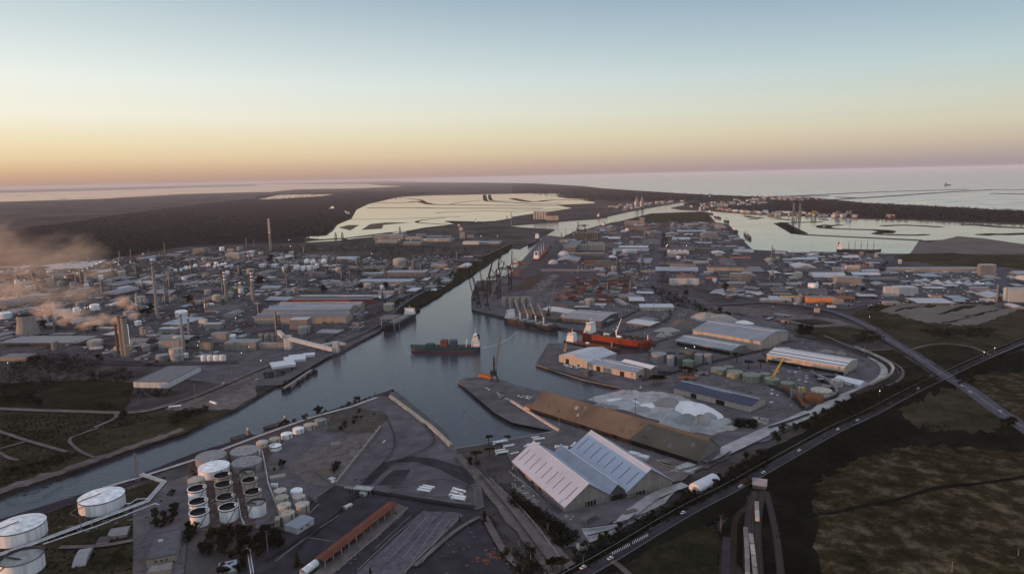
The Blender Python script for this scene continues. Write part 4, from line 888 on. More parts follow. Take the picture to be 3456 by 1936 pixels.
for x,y,s,kd in [(415,1350,1.05,'conifer'),(2300,920,1,'conifer'),(270,360,1.0,'broad'),(820,370,1.1,'broad'),(790,400,.8,'broad'),(1165,610,.5,'bush'),(2215,300,1.15,'pine'),(2160,320,.9,'broad'),(2240,345,.8,'broad'),(2340,115,1,'pine'),(2540,95,.9,'pine'),(2350,230,.9,'pine'),(1400,820,.5,'bush'),(2050,900,.45,'conifer'),(1150,1420,.5,'conifer'),(2520,1260,1,'broad'),(2500,1230,.8,'bush')]:
    plant(kd,W(T(1,3,x,y+25)),s,{'broad':'dark leafy tree','conifer':'dark pointed conifer','pine':'dark flat-topped pine','bush':'low dark bush'}[kd],'tree' if kd!='bush' else 'bush','yard trees')
for x,y,s in [(300,1370,.9),(390,1350,.7),(490,1320,.9),(510,1290,.6),(620,1265,1.1),(640,1245,1),(930,1185,.8),(1000,1150,.9),(1040,1135,.8),(250,1390,.7),(870,1205,.5),(1100,1120,.4),(1200,1090,.4),(1150,1105,.5),(700,1240,.4)]:
    plant('broad',W(T(1,2,x,y+22)),s,'leafy canal bank tree','tree','trees on the canal bank')
for x,y,s in [(1380,1035,.45),(1000,1320,.8),(1040,1250,.7),(980,1360,.7),(900,1400,.9),(1060,1300,.5),(1190,1270,.4),(860,1430,.7)]: plant('broad',W(T(1,2,x,y+22)),s,'low dirt lot tree','tree','trees on the dirt lot')
grove('shrubs',along(TT(0,3,[(0,470),(300,380),(720,260)]),2.2,11,4),2,4.2,'leaf_autumn',nl=44)
grove('shrubs',scatter(TT(0,3,[(0,400),(200,380),(700,230),(760,260),(700,330),(300,480),(0,580)]),150,3,px=False),2,4,'leaf_dark',nl=36)
grove('bank_shrubs',along(TT(0,3,[(60,650),(190,680),(370,640),(500,560),(600,510),(780,430)]),1.3,1.6,4),1.5,3,'leaf_autumn')
grove('scrub',scatter(TT(1,3,[(600,230),(850,150),(1100,100),(1180,10),(860,540),(760,480),(900,330)]),60,3,px=False),.8,1.8,'leaf')
# ---------------------------------------------------------------- vehicles
def tanker_truck(m='paint_white'):
    r=thing('tanker_truck',(0,0,0)); b=MB().box(-6.8,-1.15,.9,-4.9,1.15,3.1); b.box(-6.9,-1.1,.5,-6.7,1.1,1.2); cab=b.build('cab','car_white',r)
    MB().box(-6.93,-1,1.9,-6.8,1,2.8).build('windscreen','glass',cab)
    MB().tube([(-4.2,0,2.25),(6.4,0,2.25)],1.15,12).build('tank',m,r,smooth=True); b=MB()
    for x in (-4.2,6.4): MB().cbox(x,0,1.15,.25,2.1,2.15).build('tank_end',m,r)
    MB().box(-6.6,-.5,.7,6.3,.5,1.05).build('chassis','dark_steel',r)
    for x in (-6,-3.4,4,5.2):
        for s in (-1,1): MB().tube([(x,s*.8,.5),(x,s*1.15,.5)],.5,10).build('wheel','opening',r)
    return r
def car(m='car_white'):
    r=thing('car',(0,0,0)); b=MB().box(-2.1,-.85,.35,2.1,.85,.9); b.build('body',m,r)
    MB().add([(-1.3,-.78,.9),(1.5,-.78,.9),(1.5,.78,.9),(-1.3,.78,.9),(-.7,-.65,1.45),(1.1,-.65,1.45),(1.1,.65,1.45),(-.7,.65,1.45)],[(0,1,5,4),(1,2,6,5),(2,3,7,6),(3,0,4,7)]).build('windows','glass',r)
    MB().box(-.7,-.65,1.43,1.1,.65,1.5).build('roof',m,r)
    for x in (-1.3,1.3):
        for s in (-1,1): MB().tube([(x,s*.7,.33),(x,s*.9,.33)],.33,10).build('wheel','opening',r)
    return r
TK=tanker_truck(); TKs=[(c,list(c.children)) for c in TK.children]; first=[True]
def put(proto,snap,first,p,ang,desc,cat,group,sc=1):
    if first[0]: o=proto; first[0]=False; o.location=p; o.rotation_euler=(0,0,ang); o.scale=(sc,sc,sc)
    else: o=dup(proto,snap,p,ang,sc)
    return auto(o,desc,cat,group)
def seg(c,r,a,b):
    global SEGL
    A,B=W(T(c,r,*a)),W(T(c,r,*b)); SEGL=(B-A).length; return (A+B)/2, math.atan2((B-A).y,(B-A).x)
landmark('parked tanker truck rows', W(T(1,3,1880,640)))
for a,b in [((1680,572),(1800,592)),((1645,590),(1775,610)),((1625,612),(1755,632)),((1980,605),(2112,640)),((1965,630),(2085,665)),((1945,675),(2115,700)),((1965,695),(2105,718))]:
    p,an=seg(1,3,a,b); put(TK,TKs,first,p,an,'white tanker truck parked','truck','parked white tanker trucks',min(1.1,max(.6,SEGL/13.8)))
for a,b in [((2405,222),(2510,205)),((2410,250),(2540,228)),((2380,150),(2540,120)),((2490,180),(2600,160))]:
    p,an=seg(1,3,a,b); put(TK,TKs,first,p,an,'white tanker truck parked','truck','parked white tanker trucks',min(1.1,max(.6,SEGL/13.8)))
for a,b in [((120,185),(220,150)),((150,165),(285,150)),((430,180),(570,190)),((590,185),(640,140)),((190,85),(275,75)),((210,110),(330,95)),((5,245),(50,235))]:
    p,an=seg(2,3,a,b); put(TK,TKs,first,p,an,'white tanker truck parked','truck','parked white tanker trucks',min(1.1,max(.6,SEGL/13.8)))
for c,r,a,b in [(0,2,(1700,1222),(1825,1210)),(0,2,(2115,1170),(2180,1192)),(1,2,(-10,940),(20,930))]:
    p,an=seg(c,r,a,b); put(TK,TKs,first,p,an,'white lorry standing','truck','parked white tanker trucks',min(1.3,SEGL/13.8))
CW=car(); CWs=[(c,[]) for c in CW.children]; f1=[True]; CD=car('car_dark'); CDs=[(c,[]) for c in CD.children]; f2=[True]
hwd=lambda c,r,x,y:(W(T(c,r,x,y)),)
for c,r,a,b in [(2,3,(695,1430),(735,1410)),(2,3,(968,1338),(1008,1318)),(2,3,(1700,875),(1738,858)),(2,3,(2515,462),(2545,450)),(3,3,(300,240),(325,225)),(3,3,(690,25),(715,12)),(3,2,(1500,1052),(1520,1042)),(3,2,(1935,1010),(1955,1022)),(1,3,(1278,155),(1305,130)),(3,2,(890,1372),(905,1364)),(3,2,(2020,1080),(2035,1088)),(0,2,(2238,1000),(2265,985)),(3,2,(2325,1275),(2340,1283)),(2,2,(1290,1040),(1300,1030)),(2,3,(2290,600),(2310,590))]:
    p,an=seg(c,r,a,b); p.z=.02+ZL[0]-0; put(CW,CWs,f1,p,an,'small white car','car','white cars',1.0)
for c,r,a,b in [(0,2,(2380,1045),(2420,1060)),(2,3,(1395,1040),(1405,1030)),(3,2,(1450,720),(1470,735)),(3,3,(560,100),(580,92)),(0,2,(2490,1000),(2540,995)),(1,3,(1790,818),(1830,822)),(3,2,(810,1420),(830,1410)),(3,2,(1250,870),(1262,884))]:
    p,an=seg(c,r,a,b); p.z=.02+ZL[0]; put(CD,CDs,f2,p,an,'small dark car','car','dark cars',1.0)
# light masts
for c,r,x,yb,yt in [(0,3,1500,1040,870),(0,3,820,1025,870),(1,3,122,1245,1010),(1,3,770,470,350),(1,3,1005,545,490),(1,3,1204,600,515),(1,3,2208,780,555),(1,3,2407,920,840),(1,3,2113,215,-190),(1,3,1380,630,570),(1,3,1928,1030,970),(1,3,792,85,10),(1,3,1250,40,0),(1,3,1052,215,170),
    (2,3,360,1040,930),(2,3,655,1060,1010),(2,3,70,1160,1085),(2,3,190,1360,1225),(2,3,60,1450,1335),(2,3,515,1350,1260),(2,3,718,1375,1250),(2,3,335,1470,1400),(2,3,395,1480,1412),(2,3,1232,1340,1300),(2,3,2100,1040,850),(2,3,480,45,-5),
    (2,2,475,1443,1245),(2,2,818,1180,985),(2,2,1242,1300,1125),(2,2,1872,1440,1290),(2,2,1205,960,875),(2,2,1205,1090,1020),(2,2,1305,685,555),(2,2,1425,295,180),(2,2,106,1360,1240),(2,2,1700,300,245),(2,2,1110,270,195),(2,2,1235,270,225),
    (3,2,966,710,590),(3,2,1000,925,770),(0,2,1972,1170,955),(0,2,2335,930,790),(1,2,1220,1130,1095),(1,2,1200,1090,1065),(3,3,1848,1443,1300),(3,3,2515,1280,1180),(3,1,443,1035,960),(2,1,2290,890,845)]:
    pole(c,r,x,yb,yt)

for k,(c,r,pts,n) in enumerate([(0,3,[(1340,1120),(1480,1000),(1480,1443),(1340,1443)],30),(0,3,[(1780,980),(1880,980),(1880,1443),(1780,1443)],34),(1,3,[(0,190),(120,260),(330,420),(230,420),(80,330)],26),(0,3,[(1100,820),(1340,850),(1340,1000),(900,1100)],40),(1,3,[(300,980),(620,760),(640,800),(340,1010)],12),(1,3,[(2250,800),(2400,900),(2576,1150),(2500,1160)],60),(1,3,[(2130,200),(2400,380),(2250,390),(2000,240)],40),(1,3,[(2280,390),(2440,380),(2700,720),(2600,740)],70),(0,3,[(1900,340),(2130,240),(2000,380),(1910,440)],24)]):
    grove('yard_shrubs',scatter(TT(c,r,pts),n,300+k,px=False),.8,2.2,'leaf_dark' if k%2 else 'leaf',seed=300+k,nl=26)
# ================================================================= port sheds on the right
L1='left white gabled warehouse'
shed(2,3,[(15,305),(535,757),(1013,660)],6,13,'left of the twin large white gabled warehouses, with dark skylight slits','warehouse',roof='roof_lilac',wall='concrete_wall',sky=9,fins=14,over=1.2,doors=[('r',.1,9,5),('f',-.55,5,3),('f',-.2,5,3),('f',.1,5,3)],lm='left white gabled warehouse')
shed(2,3,[(420,225),(985,637),(1150,606)],7,6,'narrow grey-white gabled bay between the two big white warehouses','warehouse',roof='roof_blue',wall='wall_dark',sky=0,over=.2,doors=[('r',0,10,5)])
shed(2,3,[(590,195),(1155,608),(1640,515)],6.5,13.5,'right of the twin large white gabled warehouses, taller and set back','warehouse',roof='roof_lilac',wall='concrete_wall',sky=8,fins=14,over=1.2,doors=[('r',-.4,8,4)],lm='right white gabled warehouse')
o=shed(2,3,[(185-0,1215-1443),(1870,300),(2150,186)],5.8,14,'very long brown-roofed warehouse with open arcaded side beside the basin','warehouse',roof='roof_brown',wall='quay',over=.6,sky=0,lm='long brown warehouse',doors=[('f',-.97+.0485*i,5.6,5.2) for i in range(41)])
ro=[q for q in o.children if q.name.startswith('roof')][0]; bb=[v.co for v in ro.data.vertices]; l_=max(v.x for v in bb); w_=max(v.y for v in bb); rr=random.Random(3)
for i in range(22):
    x=-l_*.95+l_*1.9*rr.random() if i>2 else (-.35,.2,.62)[i]*l_; y0=.15 if i<3 else rr.uniform(.15,.7); y1=.97 if i<3 else y0+rr.uniform(.06,.16); hw=.16 if i<3 else rr.uniform(1,3); zt=lambda t: 5.8+14*(1-t*w_/(w_-.6))+.38
    for s in ((-1,1) if i<3 else (-1,)): MB().add([(x-hw,s*y0*w_,zt(y0)),(x+hw,s*y0*w_,zt(y0)),(x+hw,s*y1*w_,zt(y1)),(x-hw,s*y1*w_,zt(y1))],[(3,2,1,0) if s<0 else (0,1,2,3)]).build('roof_patch',('roof_grey' if i<3 else ('roof_dark','roof_grey','roof_dark','roof_brown')[i%4]),ro)
shed(2,3,[(1890,305),(1960,322),(2190,225)],4.5,0,'flat lean-to at the near gable of the long brown warehouse','lean-to',name='lean_to',roof='roof_dark',wall='concrete_wall',open_sides=True)
shed(2,2,[(125,1195),(175,1222),(215,1190)],5,1,'small orange-lit block at the far end of the brown warehouse','shed',name='shed',roof='roof_rust',wall='wall_buff')
shed(2,3,[(2092,508),(1892,612),(1755,580)],3,4.5,'white rounded tent by the highway hedge','tent',name='storage_tent',roof='tarp_white',wall='tarp_white',arch=True,doors=[('l',0,3,3)],lm='white tent by the highway')
shed(2,3,[(690,880),(745,905),(960,865)],5,.3,'small roofed ruin on pale columns in front of the white warehouses','shelter',name='shelter',roof='roof_dark',wall='wall_beige',open_sides=True)
shed(2,3,[(1110,820),(1140,840),(1260,800)],2.5,0,'roofless concrete bins in front of the right white warehouse','storage bin',name='storage_bin',roof='scrap',wall='concrete_wall')
shed(2,3,[(2420,540),(2560,560),(2576,500)],5,3,'grey gabled shed beyond the highway by the rail tracks','shed',name='shed',roof='roof_grey',wall='wall_dark')  # portal building of the underpass
shed(2,2,[(1052,668),(758,756),(458,692)],9.5,4.5,'beige quayside warehouse with pinkish white roof and black doors','warehouse',roof='roof_white',wall='wall_buff',doors=[('r',-.45,6,7.5),('l',.4,6,7.5),('l',-.4,3,4)],lm='beige quayside warehouse')
shed(2,2,[(765,766),(1245,866),(1425,815)],8.5,2,'long lower beige warehouse with grey roof and pale skylight band','warehouse',roof='roof_blue',wall='wall_buff',doors=[('f',-.55,6,7),('f',.45,6,7),('r',.5,4,6),('r',-.4,5,4)],strips=0,lm='long lower beige warehouse')
shed(2,2,[(1100,750),(1400,822),(1465,800)],11,1.5,'narrow bright white roof rising behind the lower beige warehouse','warehouse',roof='tarp_white',wall='wall_grey')
shed(2,2,[(715,835),(765,848),(800,830)],8,0,'dark gap building joining the two beige warehouses','annex',name='annex_building',roof='roof_dark',wall='wall_dark')
shed(2,2,[(1820,432),(2500,545),(2841,452)],15,6,'largest blue-grey warehouse with warm lit long wall','warehouse',roof='roof_blue',wall='wall_buff',lm='largest blue-grey warehouse',over=1)
shed(2,2,[(1645,537),(2210,640),(2395,588)],8,3,'blue-grey open shed in front of the largest warehouse, dark slits in roof','warehouse',roof='roof_blue',wall='wall_grey',sky=16,doors=[('f',-.9+.12*i,5,6) for i in range(16)])
shed(3,2,[(-12,677),(770,808),(967,738)],11,3.5,'long white warehouse striped with dark roof lights by the rail curve','warehouse',roof='roof_lit',wall='wall_buff',strips=5,doors=[('f',-.9+.14*i,7,5) for i in range(14)],lm='striped white warehouse')
shed(3,2,[(665,925),(925,985),(1000,955)],4,2.8,'small plain white shed beside the rail curve','shed',name='shed',roof='tarp_white',wall='tarp_white',doors=[('f',.5,2,3)])
o=shed(2,2,[(1630,1007),(2400,1192),(2590,1125)],8,3,'wide warehouse roofed with dark blue solar panels','warehouse',roof='solar',wall='wall_buff',doors=[('f',-.45,7,6),('f',.25,10,6)],lm='solar panel warehouse',over=1.5)
mat('panel_gap',(.3,.3,.33),.6,.1,1)
for i in range(26):
    x=-.96+i*.0768; L_,W_=0,0
bb=[v.co for v in o.children[0].data.vertices]; l_=max(v.x for v in bb); w_=max(v.y for v in bb)
for i in range(24):
    x=-l_+2*l_*(i+.5)/24; q=MB()
    for s in (-1,1): q.add([(x-.3,s*(w_+1),8.1-.2),(x+.3,s*(w_+1),8.1-.2),(x+.3,0,11.4),(x-.3,0,11.4)],[(0,1,2,3) if s<0 else (3,2,1,0)])
    q.build('panel_gap','roof_blue',o)
for pts,H,rg,lb,kw in [([(300,225),(600,275),(690,240)],8,2,'pale ribbed roof shed behind the bulk carrier',dict(roof='roof_white',wall='wall_grey')),([(500,310),(900,345),(1040,255)],10,3,'broad flat grey warehouse behind the red tanker',dict(roof='roof_grey',wall='wall_dark')),
    ([(860,340),(960,352),(1045,325)],6,1,'pale lean-to right of the broad grey warehouse',dict(roof='roof_blue',wall='wall_dark')),([(1150,357),(1390,390),(1510,355)],5,1,'pale low yard shed behind the red tanker deck',dict(roof='roof_white',wall='wall_dark')),
    ([(1265,320),(1400,345),(1450,320)],4,1,'small pale shed behind the low yard shed',dict(roof='roof_grey',wall='wall_grey')),([(1020,122),(1120,185),(1190,180)],6,1,'grey shed seen end-on by the road junction',dict(roof='roof_grey',wall='wall_grey')),
    ([(1180,140),(1335,140),(1340,100)],7,1,'dark-fronted low office beyond the junction',dict(roof='roof_white',wall='wall_dark')),([(1290,205),(1630,205),(1635,170)],7,1,'long cream building with warm pink end by the dark hedge',dict(roof='roof_white',wall='wall_buff')),
    ([(1075,95),(1240,95),(1245,70)],8,0,'small plain block above the road junction',dict(roof='roof_grey',wall='wall_grey')),([(430,215),(560,215),(560,190)],4,0,'reddish container office behind bulk carrier',dict(roof='roof_rust',wall='wall_rust')),
    ([(630,205),(780,205),(780,190)],5,0,'striped long row shed on the container yard edge',dict(roof='wall_white',wall='wall_dark')),([(95,245),(440,330),(480,300)],6,1,'dark quay shed behind the bulk carrier cranes',dict(roof='roof_brown',wall='wall_dark'))]:
    shed(2,2,pts,H,rg,lb,'shed',name='shed',**kw)
def cone_tent(c,r,x,yb,yt,rp,label,m='gypsum_sunlit'):
    g=W(T(c,r,x,yb)); h=HT(T(c,r,x,yb),T(c,r,x,yt)); rad=rp*K*mpp(g); o=thing('conical_dome',g)
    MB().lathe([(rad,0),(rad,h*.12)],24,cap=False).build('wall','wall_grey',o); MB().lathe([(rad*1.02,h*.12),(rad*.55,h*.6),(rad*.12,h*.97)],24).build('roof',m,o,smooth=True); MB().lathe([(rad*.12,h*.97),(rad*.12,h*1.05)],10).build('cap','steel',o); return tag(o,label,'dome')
cone_tent(2,2,520,318,262,52,'left orange-lit conical dome on the quay')
cone_tent(2,2,652,350,285,52,'right orange-lit conical dome on the quay')
landmark('orange-lit conical domes', W(T(2,2,590,340)))
for x,y,r,h,mt in [(1430,640,55,55,'tank_dark'),(1475,668,78,88,'tank_grey'),(1598,690,40,105,'tank_grey'),(1590,645,45,70,'tank_dark'),(1690,695,54,92,'tank_dark'),(1740,650,60,60,'tank_dark'),(1790,640,55,100,'tank_dark'),(1880,675,45,92,'tank_grey'),(1970,678,45,92,'tank_grey')]:
    tank(2,2,x,y,r,h,'flat',None,mt,desc='dark drum tank')
tank(2,2,1772,740,58,82,'flat','pale green-grey drum tank at the front of the dark tank group','tank_green',lm='pale green drum tank')
for x,y,r,h in [(2080,818,76,60),(2240,850,80,62),(2408,880,88,72),(2545,870,50,60),(2180,800,50,40)]: tank(2,2,x,y,r,h,'flat',None,'tank_green',desc='wide green-grey tank')
landmark('row of green-grey tanks', W(T(2,2,2300,940)))
for x,y,r,h in [(40,920,75,60),(190,962,65,62)]: tank(3,2,x,y,r,h,'flat',None,'tank_green',desc='wide green-grey tank')
tank(3,2,535,1035,100,60,'flat','wide pale flat tank right of the concrete plant','tank_beige'); tank(3,2,455,1105,95,60,'dome','rusty-domed tank in front of the concrete plant','rust',lm='rusty-domed tank')
o=thing('concrete_plant',W(T(3,2,320,1130))); s_=mpp(o.location)*K
for x,h,m in ((-85,110,'tank_grey'),(-65,100,'tank_grey'),(-45,95,'tank_grey'),(-10,130,'tank_beige'),(10,125,'tank_beige')): MB().lathe([(s_*9,0),(s_*9,h*s_),(.1,(h+8)*s_)],12,x*s_,0).build('silo',m,o,smooth=True)
MB().cbox(40*s_,4,60*s_,40*s_,30*s_,55*s_).build('mixer_house','crane_yellow',o); b=MB()
for a in (-1,1):
    for c_ in (-1,1): b.bar((40*s_+a*18*s_,4+c_*13*s_,0),(40*s_+a*18*s_,4+c_*13*s_,60*s_),.8)
b.build('legs','rust',o); tag(o,'concrete plant with grey silos and a yellow mixer house','concrete plant'); landmark('concrete plant',o.location)
# piles
def pile(c,r,x,y,rx,hp,m,label,ry=None,seed=1,cat='heap'):
    g=W(T(c,r,x,y)); s=mpp(g)*K; a=rx*s; bb=(ry*s if ry else a*.8); h=hp*s; rr=random.Random(seed+int(x)); n=28; v=[];f=[]; rings=7
    ph=[rr.uniform(0,6.28) for _ in range(5)]
    for k in range(rings+1):
        t=k/rings
        for i in range(n):
            an=6.283*i/n; w=1+.13*math.sin(3*an+ph[0])+.08*math.sin(5*an+ph[1]); rd=(1-t)*w; v.append((a*rd*math.cos(an),bb*rd*math.sin(an),h*(1-(1-t)**1.7)*(1-.1*math.sin(4*an+ph[2])*(1-t))))
    for k in range(rings):
        for i in range(n): j=(i+1)%n; f.append((k*n+i,k*n+j,(k+1)*n+j,(k+1)*n+i))
    v=[(x_+rr.gauss(0,.012)*a,y_+rr.gauss(0,.012)*a,z_*(1+rr.gauss(0,.03))) for x_,y_,z_ in v]
    o=MB().add(v,f).build('material_heap',m,smooth=True); o.location=g; o.rotation_euler=(0,0,rr.uniform(-.3,.3)); return tag(o,label,cat)
pile(2,2,1850,1270,235,95,'salt','brightest white salt heap behind the brown warehouse',ry=330)
for x,y,rx,h,m,lb in [(1640,1330,110,75,'ore','blue-grey heap left of the white salt heap'),(1760,1370,130,85,'ore','blue-grey heap in front of the white salt heap'),(1900,1380,110,90,'soil','brown-grey peaked heap below the white salt heap'),(2040,1390,100,55,'ore','low grey heap at right end of the pale yard'),
    (1560,1390,110,45,'ore','low pale heap at near left of the ore heaps'),(1690,1440,130,50,'ore','grey heap nearest to the brown warehouse roof'),(1560,1180,150,55,'soil','broad grey-pink heap left behind the salt heap'),(1120,1185,150,45,'ore','pale mound behind the brown warehouse middle'),(1000,1215,90,25,'soil','low mound beside the basin head'),(1300,1240,120,22,'ore','flat pale mound before the mast'),
    (1950,320,140,60,'soil','grey soil heap left of the hedge'),(2100,330,150,50,'soil','long grey soil heap right of the first'),(1750,390,160,55,'scrap','dark grey heap behind the open shed'),(1560,440,120,28,'soil','flat pale heap beside the dark heap'),(2330,370,90,30,'salt','low white heap behind the largest warehouse'),
    (1500,505,45,40,'soil','round pale heap left of the tanker bow'),(1560,490,50,38,'ore','second round heap near the tanker bow')]:
    pile(2,2,x,y,rx*1.2,h*1.15,m,lb)
for k,(x,y,rx,h,m) in enumerate([(1850,1440,120,60,'ore'),(2140,1360,90,45,'ore'),(2190,1430,90,40,'soil'),(1480,1300,120,40,'ore'),(1380,1200,110,30,'salt'),(1050,1150,120,26,'salt'),(900,1190,90,22,'ore'),(1210,1170,90,24,'salt'),(1980,1330,100,70,'ore'),(1700,1280,100,60,'salt')]):
    pile(2,2,x,y,rx,h,m,['pale grey heap nearest the road side of the pale yard','grey heap right of the white salt heap','brownish low heap at the far right corner of the pale yard','low blue-grey heap left of the ore heaps','low whitish heap beside the tall yard mast','wide whitish heap next to the basin head','low grey heap closest to the basin','small whitish heap before the solar warehouse','grey heap leaning on the right flank of the salt heap','white shoulder on the left flank of the salt heap'][k])
for x,y,rx,h,m,lb in [(590,660,80,35,'soil','pale cone heap behind the striped warehouse'),(730,680,70,35,'soil','brown cone heap behind the striped warehouse')]: pile(3,2,x,y,rx,h,m,lb)
# scrap and lumber rows
def clutter(name,c,r,pts,n,m,label,cat,lo=.5,hi=2.5,seed=5,al=0,ln=4):
    rr=random.Random(seed); b=MB(); q=scatter(TT(c,r,pts),n,seed,px=False)
    for p in q:
        L=rr.uniform(.5,1)*ln; a=al+rr.gauss(0,.15); d=Vector((math.cos(a),math.sin(a),0))*L/2; w=rr.uniform(.5,1.4); z=rr.uniform(lo,hi)
        b.bar(p-d+Vector((0,0,z/2)),p+d+Vector((0,0,z/2)),w,w)
    return tag(b.build(name,m),kind='stuff')
clutter('scrap_metal',2,2,[(2000,1250),(2180,1230),(2330,1320),(2230,1360),(2050,1280)],170,'scrap','','',ln=3)
clutter('scrap_metal',2,2,[(2420,1310),(2576,1340),(2576,1400),(2420,1370)],70,'lumber','','',ln=3)
clutter('scrap_metal',3,2,[(20,1200),(300,1240),(330,1300),(200,1320),(0,1280)],90,'scrap','','',ln=4)
clutter('stacked_goods',2,3,[(1650,380),(1860,420),(1800,450),(1600,420)],70,'lumber','','',ln=2)
clutter('stacked_goods',2,3,[(1170,620),(1580,560),(1600,610),(1180,700)],130,'scrap','','',ln=2)
clutter('stacked_goods',2,3,[(850,40),(1880,310),(1980,350),(1860,380),(860,70)],160,'scrap','','',ln=2.5)
clutter('stacked_goods',2,3,[(0,540),(160,640),(280,740),(240,760),(0,580)],90,'lumber','','',ln=2.5)
clutter('debris',2,3,[(640,1150),(780,1150),(760,1210),(640,1210)],60,'lumber','','',ln=2)
clutter('debris',2,2,[(440,650),(640,620),(660,640),(450,670)],60,'scrap','','',ln=3)
clutter('debris',1,3,[(640,230),(900,200),(1010,230),(900,270),(640,290)],60,'scrap','','',ln=4,hi=1.2)
clutter('debris',1,3,[(2210,1290),(2400,1200),(2500,1300),(2250,1400)],50,'rust','','',ln=2.5,hi=1.2)
clutter('debris',1,2,[(1040,1310),(1250,1260),(1230,1390),(1080,1420)],60,'scrap','','',ln=4,hi=1.5)
clutter('scrap_metal',2,2,[(520,780),(700,810),(690,835),(520,800)],50,'tarp_white','','',ln=3)
clutter('debris',1,2,[(2300,1010),(2560,1130),(2576,1180),(2400,1100)],60,'tarp_white','','',ln=2.5,hi=1.4)
clutter('debris',2,2,[(50,1080),(210,1110),(200,1150),(50,1110)],40,'tarp_white','','',ln=3,hi=1.6)
clutter('slag',1,2,[(2050,950),(2200,960),(2576,1240),(2500,1250),(2100,980)],60,'rust','','',ln=2,hi=1)
for k,(x,y,w) in enumerate([(1190,215,1),(1280,245,1)]):
    shed(2,3,[(x-30,y+10),(x+75,y+35),(x+95,y+10)],3.2,0,['pale blue wrapped stack beside the brown warehouse, left','pale blue wrapped stack beside the brown warehouse, right'][k],'wrapped stack',name='wrapped_stack',roof='tarp_white',wall='tarp_white',parapet=False)
for k in range(5): shed(2,3,[(1450+k*28,300+k*9),(1560+k*10,368-k*2),(1580+k*10,360-k*2)][0:1]+[(1530+k*28,345+k*6),(1545+k*28,338+k*6)],2,0,['first','second','third','fourth','fifth'][k]+' from left of the pale lumber stacks near the brown warehouse','lumber stack',name='lumber_stack',group='pale lumber stacks',roof='lumber',wall='lumber',parapet=False)
# ================================================================= ships
r_,l,w,z=ship('cargo_ship',T(1,2,2255,640),T(1,2,1560,645),14,7.5,'hull_blue','boot_red','deck_dark','teal cargo ship with containers sailing down the canal','cargo ship',castle=2.5)
house(r_,-l*.9,9,11,z,15,funnel='hull_blue',tiers=4)
b=MB().box(l*.2,-w*.85,z,l*.62,w*.85,z+1.5).build('hatch_cover','cont_green',r_)
MB().box(-l*.8,-w*.85,z,l*.17,w*.85,z+1.2).build('hatch_cover','deck_dark',r_)
for x,m,hh in ((l*.44,'cont_green',2.6),(l*.02,'cont_red',8),(-l*.24,'cont_blue',8)):
    for k in range(3):
        MB().cbox(x,0,z+1.4+k*hh/3,12.2 if hh<5 else 10,w*1.7,hh/3-.12).build('container_row',m,r_)
for x in (-l*.62,-l*.78): lattice(MB(),(x,-w*.8,z),(x,-w*.8,z+9),1,1,3,.3).bar((x,-w*.8,z+9),(x,w*.8,z+9),.6).bar((x,w*.8,z),(x,w*.8,z+9),.8).build('gantry_frame','paint_white',r_)
MB().bar((l*.93,0,z),(l*.93,0,z+7),.4,.2).build('foremast','steel',r_); landmark('teal cargo ship',r_.location)
r_,l,w,z=ship('tanker_ship',T(2,2,735,530),T(2,2,1400,632),24,13.5,'hull_red','boot_red','deck_dark','large red-hulled tanker with white superstructure in the dock','tanker ship',castle=2)
house(r_,-l*.84,l*.2,w*1.5,z,13.5,funnel='funnel_green',tiers=5); landmark('large red tanker',r_.location)
for k in range(5): MB().tube([(-l*.6,(k-2)*1.6,z+1.6),(l*.75,(k-2)*1.6,z+1.6)],.35,5).build('deck_pipe','dark_steel',r_)
for x in (-.5,-.3,.2,.4,.6): MB().box(l*x,-w*.8,z+.4,l*x+1.5,w*.8,z+1.5).build('manifold','steel',r_)
deck_crane(r_,l*-.02,z,7,22,R(68)); MB().cbox(l*.1,-w*.3,z,7,4,2.5).build('deck_house','paint_white',r_); MB().bar((l*.9,0,z),(l*.9,0,z+9),1,.5).build('foremast','paint_white',r_)
MB().cbox(-l*.3,-w*.1,z,9,4,2.5).build('deck_house','paint_white',r_)
r_,l,w,z=ship('tanker_ship',T(2,2,535,560),T(2,2,1085,652),13,4.5,'hull_black','boot_red','deck_rust','small dark tanker moored in front of the large red tanker','tanker ship',castle=2)
house(r_,-l*.75,l*.26,w*1.6,z,11,funnel='crane_orange',tiers=3)
for k in range(4): MB().tube([(-l*.5,(k-1.5)*1.5,z+1.1),(l*.8,(k-1.5)*1.5,z+1.1)],.3,5).build('deck_pipe','rust',r_)
MB().bar((l*.72,0,z),(l*.72,0,z+9),.5,.25).build('foremast','paint_white',r_); MB().cbox(-l*.15,0,z,5,3,2.2).build('deck_house','paint_white',r_)
r_,l,w,z=ship('bulk_carrier',T(1,2,2530,345),T(2,2,462,448),22,8,'hull_black','hull_black','deck_dark','black bulk carrier with four deck cranes along the quay','bulk carrier',castle=2)
house(r_,-l*.88,l*.14,w*1.5,z,12,funnel='hull_black',tiers=4); landmark('black bulk carrier',r_.location)
for i in range(5): MB().cbox(-l*.62+i*l*.31,0,z,l*.2,w*1.3,1.8).build('hatch_cover','steel',r_)
for i in range(4): deck_crane(r_,-l*.46+i*l*.31,z,9,26,R(118),w=1.3,m='wall_white')
r_,l,w,z=ship('bulk_carrier',T(1,2,1570,300),T(1,2,1300,450),22,8,'hull_black','hull_black','deck_dark','dark ship with white bridge moored at the left canal bank','bulk carrier',castle=3)
house(r_,-l*.86,l*.13,w*1.7,z,9,funnel='hull_black',tiers=3); landmark('dark ship at left bank',r_.location)
for i in range(5): MB().cbox(-l*.6+i*l*.25,0,z,l*.17,w*1.3,1.6).build('hatch_cover','steel',r_)
b=MB()
for x in (l*.45,l*.8):
    for s in (-1,1): b.bar((x,s*w*1.0,0),(x,s*w*1.0,z+12),1)
    b.bar((x,-w*1.2,z+12),(x,w*1.2,z+12),1.4)
